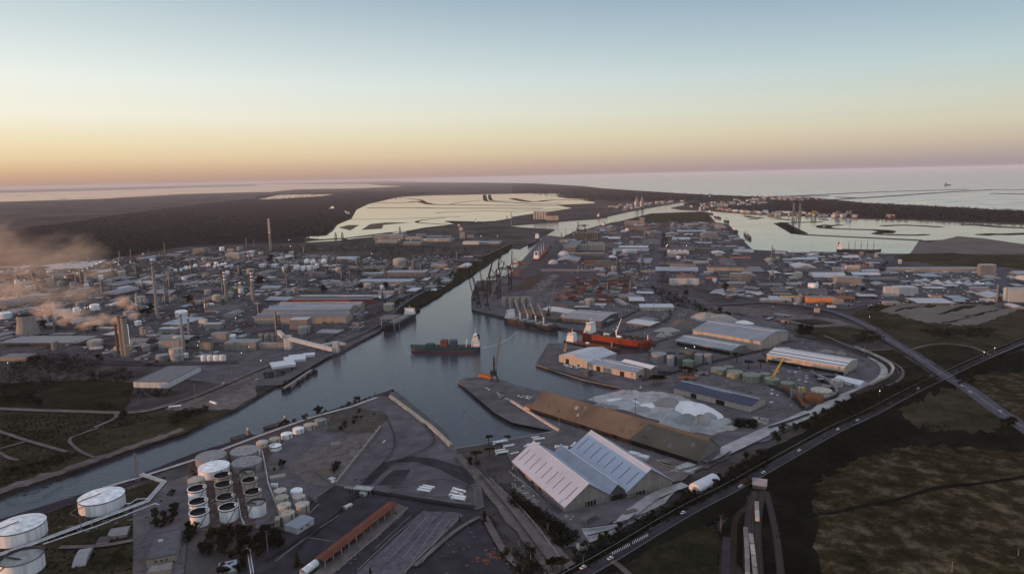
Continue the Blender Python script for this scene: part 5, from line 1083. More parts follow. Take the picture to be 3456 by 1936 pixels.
b.build('gantry_frame','roof_grey',r_); MB().box(l*.4,-w*1.2,z+12.7,l*.85,w*1.2,z+13.6).build('gantry_roof','roof_grey',r_)
r_,l,w,z=ship('cargo_ship',T(2,1,235,1145),T(2,1,350,1030),20,9,'hull_red','boot_red','deck_rust','red-hulled ship moored far up the canal on its right bank','cargo ship'); house(r_,-l*.8,l*.22,w*1.5,z,16,funnel='hull_red')
for i in range(3): deck_crane(r_,-l*.4+i*l*.4,z,10,18,R(95))
r_,l,w,z=ship('cargo_ship',T(2,1,265,915),T(2,1,165,985),18,8,'hull_black','boot_red','deck_dark','dark ship at the left bank near the canal bend','cargo ship'); house(r_,-l*.8,l*.25,w*1.5,z,14,funnel='hull_black')
r_,l,w,z=ship('cargo_ship',T(2,1,860,700),T(2,1,960,690),14,8,'hull_red','boot_red','deck_rust','distant red ship on the far side of the canal','cargo ship'); house(r_,-l*.8,l*.22,w*1.5,z,14,funnel='hull_red')
r_,l,w,z=ship('cargo_ship',T(2,1,910,790),T(2,1,1020,760),14,7,'hull_black','boot_red','deck_rust','distant dark ship on the near side of the canal','cargo ship'); house(r_,-l*.8,l*.22,w*1.5,z,14,funnel='hull_red')
r_,l,w,z=ship('cargo_ship',T(3,1,690,1040),T(3,1,1135,1052),20,8,'hull_black','boot_red','deck_dark','long dark ship with several masts moored in the right lagoon','cargo ship',castle=3); house(r_,-l*.85,l*.18,w*1.4,z,18,funnel='hull_red')
for i in range(5): deck_crane(r_,-l*.45+i*l*.28,z,16,12,R(90),m='dark_steel')
r_,l,w,z=ship('cargo_ship',T(3,1,1780,375),T(3,1,1836,375),60,12,'hull_black','hull_black','deck_dark','lone ship out on the open sea near the horizon','cargo ship'); house(r_,-l*.7,l*.3,w*.9,z,24,funnel='hull_black',m='cont_grey')
for a,bq,lb in [((2345,865),(2400,925),'ferry-like boat at the right edge of the district, front'),((2225,830),(2265,850),'small dark boat at the lagoon quay'),((2040,690),(2100,712),'dark ship at the headland corner, nearer'),((1975,655),(2020,668),'dark ship at the headland corner, farther'),((2140,735),(2180,745),'small dark ship right of the headland')]:
    r_,l,w,z=ship('cargo_ship',T(2,1,*a),T(2,1,*bq),14,7,'hull_black','hull_black','deck_rust',lb,'ship'); house(r_,-l*.5,l*.4,w*1.4,z,12,funnel='hull_black')
def barge(c,r,a,bq,label,bm=9):
    r_,l,w,z=ship('barge',T(c,r,*a),T(c,r,*bq),bm,2.2,'hull_black','hull_black','deck_dark',label,'barge',castle=.8); house(r_,-l*.7,l*.25,w*1.2,z,4,funnel='hull_black',tiers=2,m='cont_grey'); return r_
barge(0,3,(2530,48),(2320,112),'dark barge moored by the canal bank behind the tank farm')
barge(1,2,(330,1365),(75,1440),'low black barge moored under the bank trees',bm=8)
barge(2,1,(700,1100),(700,1101),'x') if 0 else None
# ================================================================= cranes
def harbour_crane(c,r,x,yb,yt,jx,jy,label,m='dark_steel',w0=5,group=None,lm=None):
    pb=T(c,r,x,yb); g=W(pb); h=HT(pb,T(c,r,x,yt)); o=thing('harbour_crane',g); d=ray(T(c,r,jx,jy)); t=g.y/d.y; J=C0+d*t-g
    b=MB()
    for a in (-1,1):
        for e in (-1,1): b.bar((a*w0,e*w0,0),(a*w0*.4,e*w0*.4,h*.28),.9)
    b.cbox(0,0,h*.26,w0*1.2,w0*1.2,1.2); b.build('undercarriage',m,o)
    MB().cbox(-1,0,h*.3,w0*1.6,w0*1.1,w0*.9).build('machine_house',m,o); MB().bar((0,0,h*.3),(0,0,h),w0*.62,w0*.34).build('tower',m,o)
    q=MB(); lattice(q,(w0*.3*(1 if J.x>0 else -1),0,h*.5),J,w0*.45,w0*.18,10,.55); q.bar((0,0,h),J,.15); q.build('jib','steel' if m=='dark_steel' and 'slewing' not in label else m,o); tag(o,label,'crane',group)
    if lm: landmark(lm,g)
    return o
harbour_crane(1,2,2400,955,700,2462,485,'black mobile harbour crane with raised jib at the pier tip',lm='pier tip harbour crane')
harbour_crane(2,2,230,330,225,280,62,'mobile crane with pale jib behind the bulk carrier, left')
harbour_crane(2,2,368,330,205,432,-40,'taller mobile crane with pale jib behind the bulk carrier, right')
harbour_crane(3,2,20,985,900,160,708,'yellow lattice crane between green tanks and striped warehouse',m='crane_yellow',w0=3)
harbour_crane(2,2,535,655,615,545,560,'small yellow crane beside the moored dark tanker',m='crane_yellow',w0=2)
def sts(c,r,x,yb,yt,span,label,bx,by,m='dark_steel',ang=None):
    """ship-to-shore gantry crane, boom raised towards pixel bx,by"""
    pb=T(c,r,x,yb); g=W(pb); h=HT(pb,T(c,r,x,yt)); o=thing('gantry_crane',g); a=R(-20); ux=Vector((math.cos(a),math.sin(a),0)); uy=Vector((-ux.y,ux.x,0)); wd=span; dp=span*.7; b=MB(); P={}
    for i in (-1,1):
        for j in (-1,1): p=ux*i*wd/2+uy*j*dp/2; P[i,j]=p; MB().bar(p,p+Vector((0,0,h)),2.3).build('leg',m,o)
    for j in (-1,1):
        for z in (h*.3,h*.98): b.bar(P[-1,j]+Vector((0,0,z)),P[1,j]+Vector((0,0,z)),1.3)
        b.bar(P[-1,j]+Vector((0,0,h*.3)),P[1,j]+Vector((0,0,h)),.8)
    for i in (-1,1):
        for z in (h*.12,h*.98): b.bar(P[i,-1]+Vector((0,0,z)),P[i,1]+Vector((0,0,z)),1.3)
    b.build('cross_beams',m,o); MB().bar(ux*(-wd*.5)+Vector((0,0,h+1)),ux*(wd*1.1)+Vector((0,0,h+1)),2.4).build('girder',m,o); MB().cbox(ux.x*wd*.4,ux.y*wd*.4,h+2,8,5,4).build('machine_house',m,o)
    d=ray(T(c,r,bx,by)); t=g.y/d.y; J=C0+d*t-g; q=MB(); s0=ux*(-wd*.5)+Vector((0,0,h+1)); q.bar(s0,J,2.8,1.8); q.build('boom','paint_red' if m=='paint_red' else m,o)
    ap=ux*(-wd*.2)+Vector((0,0,h*1.35)); q=MB().bar(s0,ap,1).bar(ux*wd*.4+Vector((0,0,h)),ap,1).bar(ap,J,.35); q.build('apex_frame',m,o); return tag(o,label,'crane',None)
harbour_crane(1,2,2200,180,20,2108,-215,'leftmost dark slewing crane at the canal corner, jib raised',w0=5)
harbour_crane(1,2,2225,120,-20,2160,-170,'dark slewing crane just behind the leftmost one',w0=5)
harbour_crane(1,2,2290,90,-80,2235,-295,'tall dark slewing crane between the corner cranes and gantries',w0=6)
harbour_crane(1,2,2350,60,-60,2420,-180,'dark slewing crane with jib to the right, before the gantries',w0=5)
harbour_crane(1,1,2560,1400,1300,2530,1180,'small dark slewing crane behind the gantries',w0=5)
sts(1,2,2395,120,-100,22,'broad dark quay gantry crane in front of the pale silos',2415,-375)
sts(1,1,2500,1440,1210,26,'tall gantry crane with twin legs farthest right of the dark group',2455,1040)
sts(2,1,45,1320,1160,22,'slender pinkish gantry crane behind the dark crane group',0,1030,m='rust')
landmark('group of dark gantry cranes', W(T(1,2,2300,100)))
sts(2,1,700,840,780,30,'dark gantry crane with raised boom beside the dark silos',660,740)
harbour_crane(1,2,2330,240,60,2440,-60,'dark level-luffing crane inside the gantry crane group')
for k,(x,yb,yt,jx,jy) in enumerate([(500,895,850,480,835),(545,890,860,540,790),(600,890,850,610,810),(440,960,920,420,900),(390,1010,960,388,925),(350,1030,1000,340,985),(265,1060,1010,265,975),(310,1050,1000,308,970)]):
    harbour_crane(2,1,x,yb,yt,jx,jy,['first','second','third','fourth','fifth','sixth','seventh','eighth'][k]+' of the small distant quay cranes along the canal',w0=3,group='small distant quay cranes')
for k,(x,y,h) in enumerate([(300,800,45),(325,800,40),(350,800,50),(375,795,40),(385,790,55),(408,795,35),(20,760,60),(40,760,50),(905,640,60),(930,640,70),(960,650,50),(990,640,60),(1020,640,50),(1050,635,55),(2425,650,50),(2490,660,30),(1040,745,40),(1070,745,30)]):
    pole(2,1,x,y,y-h,desc='thin distant quay mast',w=.9,heads=0)
# container yard
CS=[]
for m in ('cont_red','cont_blue','cont_grey','cont_orange','cont_grey','cont_green'):
    r_=thing('container',(0,0,0)); MB().box(-6.1,-1.22,0,6.1,1.22,2.6).build('body',m,r_); q=MB()
    for x in (-6.15,6.15): q.box(x-.05,-1.1,.1,x+.05,1.1,2.5)
    q.build('doors','steel',r_); CS.append((r_,[(c,[]) for c in r_.children],[True],m.split('_')[1]))
landmark('container yard', W(T(2,2,600,60)))
cnt=0; rr=random.Random(4)
a0=W(T(2,2,460,150)); a1=W(T(2,1,620,1330)); ydir=(a1-a0).normalized(); xdir=Vector((ydir.y,-ydir.x,0))
for bx in range(10):
    for k in range(19):
        if rr.random()<.22: continue
        base=a0+xdir*(bx*12.7+(9 if bx>4 else 0))+ydir*k*((a1-a0).length/19)+Vector((rr.uniform(-.5,.5),0,0)); nst=rr.choice((1,1,2,2,2))
        if depth(base)>2400: continue
        for s in range(nst):
            if cnt>=290: break
            o,sn,f,nm=rr.choice(CS if rr.random()<.75 else CS[:1]); p=base.copy(); p.z=s*2.62+ZL[0]*.9; put(o,sn,f,p,math.atan2(xdir.y,xdir.x),nm+' container','container','stacked shipping containers'); cnt+=1
for o,sn,f,nm in CS:
    if f[0]: f[0]=False; auto(o,nm+' container','container'); o.location=W(T(2,2,430,130))
clutter('container_stacks',2,1,[(70,1390),(200,1280),(320,1270),(200,1420),(60,1443)],260,'cont_orange','','',ln=10,hi=5,lo=2.5,al=.2,seed=2)
clutter('container_stacks',2,1,[(150,1443),(420,1270),(470,1290),(300,1443)],120,'cont_grey','','',ln=10,hi=4,lo=2.5,al=.2,seed=3)
clutter('container_stacks',2,2,[(120,160),(330,20),(400,10),(220,160)],110,'cont_grey','','',ln=8,hi=4,lo=2.5,al=.2,seed=6)
# silo banks
def silos(c,r,x0,x1,y,yt,n,label,m='tank_beige',rows=1,base=True,cat='silo bank'):
    A,B=W(T(c,r,x0,y)),W(T(c,r,x1,y)); L=(B-A).length; h=HT(T(c,r,x0,y),T(c,r,x0,yt)); an=math.atan2((B-A).y,(B-A).x); o=thing('silo_bank',(A+B)/2,an); rad=L/n/2
    for j in range(rows):
        for i in range(n): MB().lathe([(rad*.97,h*.06),(rad*.97,h*.9),(rad*.3,h)],16,-L/2+rad*(2*i+1),j*rad*2).build('silo',m,o,smooth=True)
    if base: MB().box(-L/2,-rad*1.0,0,L/2,rad*(2*rows-1),h*.06).build('base','concrete_wall',o); MB().box(-L/2,(rows-1)*rad-rad*.25,h,L/2,(rows-1)*rad+rad*.25,h*1.06).build('top_gallery','roof_grey',o)
    return tag(o,label,cat)
silos(2,1,640,935,1030,965,10,'row of ten pale silos in the middle distance',m='tank_beige'); silos(2,1,940,1068,1000,958,8,'row of small pale silos right of the ten pale silos',m='tank_grey')
silos(2,1,622,870,920,848,11,'bank of dark tall silos beside the distant dark gantry crane',m='tank_dark',rows=2); silos(1,2,2470,2790,200,105,5,'pale grey silos behind the gantry cranes',m='tank_grey')
silos(1,2,30,260,560,470,4,'low concrete bays behind the white conveyor tower',m='concrete_wall',rows=1); silos(0,2,2025,2275,745,680,4,'four white silos in front of the plant',m='tank_white')
silos(2,1,215,350,715,640,5,'pale distant silos on the far canal bank',m='tank_beige',rows=2); silos(2,1,340,470,725,680,6,'smaller silos right of the pale distant silos',m='tank_beige')
silos(2,1,1232,1250,585,545,1,'distant twin towers left shaft lit white',m='tank_white',base=False)
for x,k in ((1255,0),(1308,1)):
    pb=T(2,1,x,590); g=W(pb); h=HT(pb,T(2,1,x,488)); o=thing('tower',g); b=MB().lathe([(16,0),(14,h*.7),(6,h*.75),(5,h)],12); b.build('shaft','concrete_wall',o); MB().cbox(-12,-8,0,8,8,h*.55).build('white_stair','paint_white',o); tag(o,['left of two tall lit towers on the far canal bank','right of two tall lit towers on the far canal bank'][k],'tower')
shed(2,1,[(512,1000),(640,1000),(640,930)],22,0,'dark concrete silo block left of the ten pale silos','silo block',name='silo_block',roof='roof_grey',wall='wall_dark')
MB()
# conveyor tower at the left bank
def block(c,r,x0,x1,yb,yt,dpx,label,cat,name='block',m='wall_grey',roof='roof_grey',lm=None,ridge=0,**k):
    A,B=W(T(c,r,x0,yb)),W(T(c,r,x1,yb)); h=HT(T(c,r,x0,yb),T(c,r,x0,yt)); L=(B-A).length; u=(B-A).normalized(); n=Vector((-u.y,u.x,0)); dp=dpx*L; ctr=(A+B)/2+n*dp/2
    o=building(name,ctr,math.atan2(u.y,u.x),L,dp,h,ridge,roof=roof,wall=m,**k); tag(o,label,cat)
    if lm: landmark(lm,ctr)
    return o
block(1,2,282,345,635,500,1,'white conveyor tower at the left end of the sloping gallery','tower',name='conveyor_tower',m='wall_white',roof='wall_white',lm='white conveyor towers')
block(1,2,772,826,665,560,1,'white loading tower at the canal edge','tower',name='conveyor_tower',m='wall_white',roof='wall_white',windows=[('f',0,3,1.5,1)])
def gallery(c,r,a,za,b_,zb,w,label,m='wall_white'):
    A=W(T(c,r,a[0],a[1])); B=W(T(c,r,b_[0],b_[1])); o=thing('conveyor_gallery',A); h1=HT(T(c,r,*a),T(c,r,a[0],za)); h2=HT(T(c,r,*b_),T(c,r,b_[0],zb))
    MB().bar(Vector((0,0,h1)),B-A+Vector((0,0,h2)),w).build('gallery',m,o)
    for i in range(1,5):
        p=(B-A)*(i/5); z=h1+(h2-h1)*i/5; MB().bar(p,p+Vector((0,0,z)),.7).build('support','steel',o)
    return tag(o,label,'conveyor')
gallery(1,2,(345,640),520,(775,665),630,5,'sloping white conveyor gallery down to the canal tower'); gallery(1,2,(290,640),500,(240,600),450,5,'bent white chute above the conveyor tower'); gallery(1,2,(620,620),595,(790,600),560,3,'thin upper white gallery at the canal tower'); gallery(1,2,(820,610),562,(900,620),572,3,'short white arm right of the canal tower')
gallery(2,1,(850,890),850,(1040,850),815,6,'distant sloping conveyor right of dark silos',m='roof_grey')
# jetty with dolphins
P=[W(p) for p in TT(1,2,[(285,1035),(400,960),(560,850)])]; o=thing('jetty',P[0]); b=MB()
for a,c in zip(P,P[1:]): b.bar(a-P[0]+Vector((0,0,1)),c-P[0]+Vector((0,0,1)),3.5)
b.build('deck','concrete_wall',o)
for x,y in [(290,1030),(320,1020),(420,955),(450,920),(510,885),(560,850),(590,850),(300,955)]:
    q=W(T(1,2,x,y))-P[0]; MB().cbox(q.x,q.y,-3,6,6,5).build('dolphin','dark_steel',o)
tag(o,'dark jetty with mooring dolphins off the left canal bank','jetty')
# orange bins at the pier tip
for k,(x,y) in enumerate([(2255,900),(2290,905),(2320,915),(2355,925)]): block(1,2,x-14,x+18,y+10,y-25,.7,['first','second','third','fourth'][k]+' from left of the orange bins at the pier tip','hopper',name='hopper',m='crane_orange',roof='rust')
# trucks/tarps on the left quay
for k,(pts) in enumerate([[(165,808),(400,775),(330,735)],[(285,745),(500,722),(440,690)],[(330,712),(470,700),(430,678)],[(475,690),(590,680),(560,660)]]):
    shed(1,2,pts,3.5,1.5,['nearest','second nearest','third nearest','farthest'][k]+' of the white tarpaulin-covered piles on the left bank','tarpaulin pile',name='tarpaulin_pile',roof='tarp_white',wall='tarp_white',parapet=False,group='white tarpaulin-covered piles')

# ---------------------------------------------------------------- small ground detail in the near yards
mat('joint',(.03,.03,.032),.9,.3,.3,world=True); mat('faded_line',(.28,.28,.28),.8,.3,.3,world=True)
def mark(c,r,pts,w,m='joint',name='surface_joint',sm=False): strip(name,TT(c,r,pts),w,m,smooth=sm)
mark(1,3,[(1915,828),(1700,1020),(1240,1443)],.45); mark(1,3,[(1700,835),(1400,1080),(1020,1443)],.4,'faded_line','surface_line'); mark(1,3,[(530,1110),(760,1145)],.4,'faded_line','surface_line')
mark(1,3,[(820,1440),(1200,1110),(1530,800)],.4,'faded_line','surface_line'); mark(1,3,[(1430,752),(1700,830),(1980,805),(2100,855)],.5,'joint')
mark(1,3,[(100,1330),(420,1130),(760,900),(1000,690)],2.4,'joint','tyre_track',True); mark(1,3,[(200,1350),(480,1130),(840,880)],.5,'faded_line','surface_line',True); mark(1,3,[(560,1430),(400,1240),(640,1010),(900,760)],1.6,'asphalt','tyre_track',True)
mark(1,3,[(1000,690),(1100,640),(1300,660),(1900,760),(2200,800)],3.5,'joint','tyre_track',True)
mark(1,3,[(1050,540),(1500,300),(1800,120),(1600,-150)],1.2,'asphalt','tyre_track',True); mark(1,3,[(1100,520),(1400,180),(1300,-150)],1.0,'asphalt','tyre_track',True); mark(1,3,[(1300,600),(1900,520),(2200,620)],1.0,'asphalt','tyre_track',True); mark(1,3,[(1500,650),(1900,700),(2150,560),(2000,300)],.8,'asphalt','tyre_track',True)
mark(1,3,[(2250,470),(2600,900),(3000,1443)],1.2,'asphalt','tyre_track',True); mark(1,3,[(2350,500),(2750,900),(3150,1443)],.5,'faded_line','surface_line',True)
mark(1,3,[(2300,900),(2500,1250),(2700,1443)],5,'dirt','dirt_path',True); mark(1,3,[(1600,1400),(2000,1050),(2250,900)],3,'dirt','dirt_path',True)
for k in range(7): mark(1,3,[(1480+k*80,880+k*8),(1100+k*95,1200+k*30)],.25,'faded_line','surface_line')
for pts in ([(1300,960),(1600,880),(1900,800),(2300,700),(2576,640)],[(640,480),(1100,470),(1400,400),(1600,300),(1500,120)],[(900,430),(1200,280),(1400,200)]): mark(2,2,pts,4,'asphalt','yard_lane',True)
for pts in ([(0,780),(400,860),(700,930),(900,960)],[(0,1440),(200,1380),(420,1300)],[(60,580),(500,560),(1000,720)]): mark(3,2,pts,3,'asphalt','yard_lane',True)
for pts in ([(700,1020),(1100,960),(1500,800),(1750,640)],[(760,1100),(1050,1020),(1250,880)],[(560,760),(900,720),(1200,680),(1700,540)],[(1700,430),(2050,330),(2200,240)],[(60,420),(300,700),(500,860)]): mark(2,3,pts,1.6,'asphalt','tyre_track',True)
for pts in ([(700,560),(900,440),(1200,280),(1500,100)],[(-200,500),(300,420),(800,300),(1300,200)]): mark(1,2,pts,4,'asphalt','works_lane',True)
for pts in ([(1650,1200),(2100,1120),(2500,960)],[(1900,1230),(2300,1080),(2576,930)],[(2000,1180),(2400,1000)],[(1800,1180),(2200,1040),(2576,880)]): mark(0,2,pts,1.0,'joint','tyre_track',True)
for pts in ([(0,600),(900,590),(1600,640),(2200,600)],[(0,420),(800,420),(1500,350),(2300,150)],[(400,500),(1200,560),(2000,520),(2576,380)],[(900,780),(1700,790),(2000,780),(2400,770)],[(1300,250),(1900,220),(2576,30)]): mark(0,2,pts,6,'asphalt','works_lane',True)
for k,pts in enumerate([[(830,740),(700,850),(860,900),(1290,820),(1290,720)],[(0,1190),(480,1130),(470,1000)],[(1890,460),(1900,1000),(2130,1000)],[(2330,990),(2700,900),(2680,700)]]): wall('bund_wall',TT(0,3,pts),.9,.4,'concrete_wall',['low bund wall round the tank by the canal','low bund wall round the left edge tank','low bund wall left of the slim tanks','low bund wall in front of the slim tanks'][k])
for k,(c,r,x,yb,yt) in enumerate([(1,1,803,905,850),(1,1,870,900,845),(1,1,1447,830,790),(1,1,2525,720,680),(1,1,2210,740,715),(0,1,2480,985,900)]):
    tower_mast(c,r,x,yb,yt,['first','second','third','sixth','fifth','farthest left'][k]+' lattice power pylon along the salt lagoon, counted from the left' if k<5 else 'lattice power pylon against the dark forest',w0=9,w1=3,n=5,t=1.1,m='dark_steel',name='power_pylon',cat='pylon')

clutter('pipe_fittings',0,3,[(1900,480),(2200,420),(2650,600),(2650,960),(1900,980)],150,'steel','','',ln=3,hi=1.6,lo=.4,al=.5,seed=201)
clutter('pipe_fittings',0,3,[(600,980),(1480,790),(1500,860),(700,1100)],40,'steel','','',ln=3,hi=1.2,lo=.4,al=.5,seed=202)
clutter('debris',1,3,[(0,330),(300,250),(640,330),(800,560),(500,640),(100,560)],90,'scrap','','',ln=2.5,hi=1.4,lo=.3,seed=203)
clutter('debris',1,3,[(1540,800),(1430,760),(780,1440),(860,1440)],110,'scrap','','',ln=2,hi=1.2,lo=.3,seed=204)
clutter('debris',1,3,[(1980,1000),(2300,900),(2576,1443),(1700,1443)],90,'scrap','','',ln=2,hi=1,lo=.3,seed=205)
clutter('debris',2,3,[(0,300),(500,700),(640,900),(560,960),(200,720),(0,520)],120,'lumber','','',ln=2,hi=1.3,lo=.3,seed=206)
clutter('debris',1,2,[(1290,1090),(1400,1070),(1950,1500),(1880,1500)],60,'scrap','','',ln=2,hi=1,lo=.3,seed=207)

for k,(x,yb,yt,jx,jy) in enumerate([(2245,215,60,2190,-90),(2310,140,-30,2370,-200),(2430,60,-90,2500,-260)]):
    harbour_crane(1,2,x,yb,yt,jx,jy,['dark slewing crane nearest the water at the corner','dark slewing crane in the thick of the corner group','dark slewing crane just left of the pale grey silos'][k],w0=5)
mat('leaf_forest', (.014,.013,.014), .95, .4, .02, col2=(.034,.03,.03))
# ================================================================= plant on the left
def chimney(c,r,x,yb,yt,rp,label,bands=0,m='concrete_wall',lm=None,cat='chimney',top=.45,r2=.72,cols=('paint_white','rust')):
    pb=T(c,r,x,yb); g=W(pb); h=HT(pb,T(c,r,x,yt)); rad=rp*K*mpp(g); o=thing('chimney',g); f=1-top if bands else 1
    MB().lathe([(rad,0),(rad*(1-(1-r2)*f),h*f)],16).build('shaft',m,o,smooth=True)
    for i in range(bands):
        z0,z1=f+top*i/bands,f+top*(i+1)/bands; R0=lambda t:rad*(1-(1-r2)*t)*1.02
        MB().lathe([(R0(z0),h*z0),(R0(z1),h*z1)],16).build('band',cols[i%2],o,smooth=True)
    MB().lathe([(rad*r2*1.25,h*.97),(rad*r2*1.25,h*.985)],12).build('platform','dark_steel',o)
    if lm: landmark(lm,g)
    return tag(o,label,cat)
chimney(1,1,150,1035,700,13,'tallest slim chimney with striped top at the forest edge',bands=14,lm='tall striped chimney')
chimney(0,2,1590,330,-240,17,'tall pale concrete stack in the middle of the plant',bands=0,lm='tall pale stack')
chimney(0,2,2280,155,-170,15,'left of the two red and white banded stacks',bands=6,lm='left banded stack',top=.3,r2=.85); chimney(0,2,2552,165,-165,15,'right of the two red and white banded stacks',bands=6,lm='right banded stack',top=.3,r2=.85)
chimney(0,2,1385,250,75,13,'black and white banded stack left of the tall pale stack',bands=9,cols=('paint_white','dark_steel'),top=.6)
chimney(0,2,1240,705,285,20,'pale plant tower, left of the smoking pair',m='concrete_wall',r2=.95,lm='smoking tower pair',cat='tower'); chimney(0,2,1285,705,290,30,'thick plant tower with a string of lights, right of the smoking pair',m='concrete_wall',r2=1,cat='tower')
chimney(0,2,1195,700,350,13,'rusty column left of the smoking tower pair',m='rust',r2=.9,cat='tower')
chimney(0,2,1855,690,275,13,'slim pale process column near the two grey tanks',r2=.95,cat='tower',m='tank_grey',lm='process column pair'); chimney(0,2,1905,480,320,12,'shorter pale process column beside the slim one',r2=.95,cat='tower',m='tank_grey')
chimney(0,2,555,330,150,13,'white stub stack at the white block building',r2=.9,m='wall_white',cat='chimney')
for c,r,x,yb,yt,lb in [(1,1,818,1230,1120,'slim flare stack right of the sphere tanks'),(1,1,555,1310,1250,'short flare stack left of the right banded stack'),(1,1,945,1350,1240,'short pale stack near the canal warehouses'),(0,1,1320,1110,1010,'thin flare mast at the forest edge, left'),(0,1,1498,1080,1020,'thin flare mast at the forest edge, right'),(0,2,1095,690,620,'rusty short column in front of smoking towers'),(1,1,1590,1150,1070,'thin mast behind the big beige tank'),(0,1,2480,990,900,'thin far mast left of tall striped chimney'),(0,1,2557,990,920,'second thin far mast left of tall striped chimney'),
    (0,2,1680,40,-60,'thin flare stack right of the tall pale stack'),(0,1,660,1300,1240,'small stack by the solar field'),(1,1,2570,780,640,'thin grey mast on the spit')]:
    chimney(c,r,x,yb,yt,4,lb,m='steel',cat='stack')
def cooling(c,r,x,yb,yt,rp,label):
    pb=T(c,r,x,yb); g=W(pb); h=HT(pb,T(c,r,x,yt)); rad=rp*K*mpp(g); o=thing('cooling_tower',g); prof=[(rad*q,h*z) for q,z in ((1,.05),(.88,.3),(.77,.6),(.72,.8),(.74,1))]
    MB().lathe(prof,32,cap=False).build('shell','concrete_wall',o,smooth=True); MB().lathe([(rad*.7,h*.8),(rad*.72,h*.999)],32,cap=False).build('inner_shell','dark_steel',o); MB().lathe([(rad*.95,0),(rad*.95,h*.05)],32,cap=False).build('base','opening',o); landmark('cooling tower',g); return tag(o,label,'cooling tower')
cooling(0,2,285,485,285,108,'wide grey concrete cooling tower at the left')
def sphere(c,r,x,y,rp,label=None):
    g=W(T(c,r,x,y+rp*1.15)); rad=rp*K*mpp(g); o=thing('sphere_tank',g); b=MB(); n=12; b.lathe([(max(.01,rad*math.sin(math.pi*i/n)),rad*1.2-rad*math.cos(math.pi*i/n)) for i in range(n+1)],20,cap=False); b.build('sphere','tank_white',o,smooth=True); q=MB()
    for i in range(6): a=i*1.047; q.bar((rad*.85*math.cos(a),rad*.85*math.sin(a),0),(rad*.85*math.cos(a),rad*.85*math.sin(a),rad*1.0),rad*.1)
    q.build('legs','steel',o)
    if label: return tag(o,label,'sphere tank',None)
    return auto(o,'white sphere tank','sphere tank','small white sphere tanks')
sphere(1,1,513,1143,30,'left of the three large white spheres'); sphere(1,1,578,1147,30,'middle of the three large white spheres'); sphere(1,1,686,1142,31,'rightmost of the three large white spheres'); landmark('three large white spheres',W(T(1,1,590,1180)))
for x,y,r in [(2100,1180,22),(2178,1162,21),(2160,1192,17),(2200,1182,17),(2237,1170,17),(2270,1163,17),(2275,1192,15),(2305,1186,13),(2335,1180,14),(1768,1232,20),(1825,1230,16),(1875,1208,24),(1925,1197,21),(1968,1186,22)]: sphere(0,1,x,y,r)
landmark('cluster of small spheres', W(T(0,1,2240,1210)))
tank(1,1,1447,1125,67,62,'dome','big beige domed tank alone on the plain','tank_beige',lm='big beige domed tank')
for x,y,r,h in [(70,1165,38,26),(192,1165,36,26),(415,1185,32,40),(480,1185,28,40),(550,1180,32,45),(590,1180,26,40)]: tank(1,1,x,y,r,h,'flat',None,'tank_white',desc='pale round tank')
for x,y,r,h,lb in [(1635,682,60,58,'left of the two wide grey-brown tanks'),(1785,682,60,58,'right of the two wide grey-brown tanks')]: tank(0,2,x,y,r,h,'flat',lb,'tank_grey')
tank(0,2,1873,668,24,45,'flat','small white drum beside the two wide grey-brown tanks','tank_white'); tank(0,2,2330,490,48,45,'dome','white tank behind the grey plant blocks','tank_white')
block(0,2,543,675,335,242,.6,'white block building beside the smoke','building',m='wall_white',roof='wall_white',lm='white block building')
block(0,2,442,470,345,280,1,'white slim tower left of the white block building','tower',m='wall_white',roof='wall_white')
shed(0,2,[(2020,798),(1690,960),(1350,950)],7,0,'wide flat grey roof with white walls above the riverside lots','warehouse',roof='roof_grey',wall='wall_white',lm='flat white-walled warehouse',windows=[('r',-.5,1,5,3)])
block(1,2,330,1160,175,128,.12,'long building with dark red front wall','warehouse',m='wall_red',roof='roof_grey',lm='long red-fronted building')
block(1,2,390,1200,115,95,.08,'long pale roof right behind the red-fronted building','warehouse',m='wall_grey',roof='roof_white')
for pts,lb,rf in [([(220,190),(1050,185),(1080,160)],'rearmost bay of the big grey canal warehouses','roof_grey'),([(120,222),(960,215),(1000,195)],'middle bay of the big grey canal warehouses','roof_blue'),([(50,262),(930,252),(960,222)],'third bay of the big grey canal warehouses','roof_grey'),([(-20,312),(920,300),(930,262)],'front bay of the big grey canal warehouses','roof_grey')]: shed(1,2,pts,12,4,lb,'warehouse',roof=rf,wall='wall_beige')
landmark('big grey canal warehouses', W(T(1,2,500,300)))
block(1,2,340,520,440,330,.6,'pale square silo block in front of the grey warehouses','building',m='wall_grey',roof='wall_white',lm='pale square silo block')
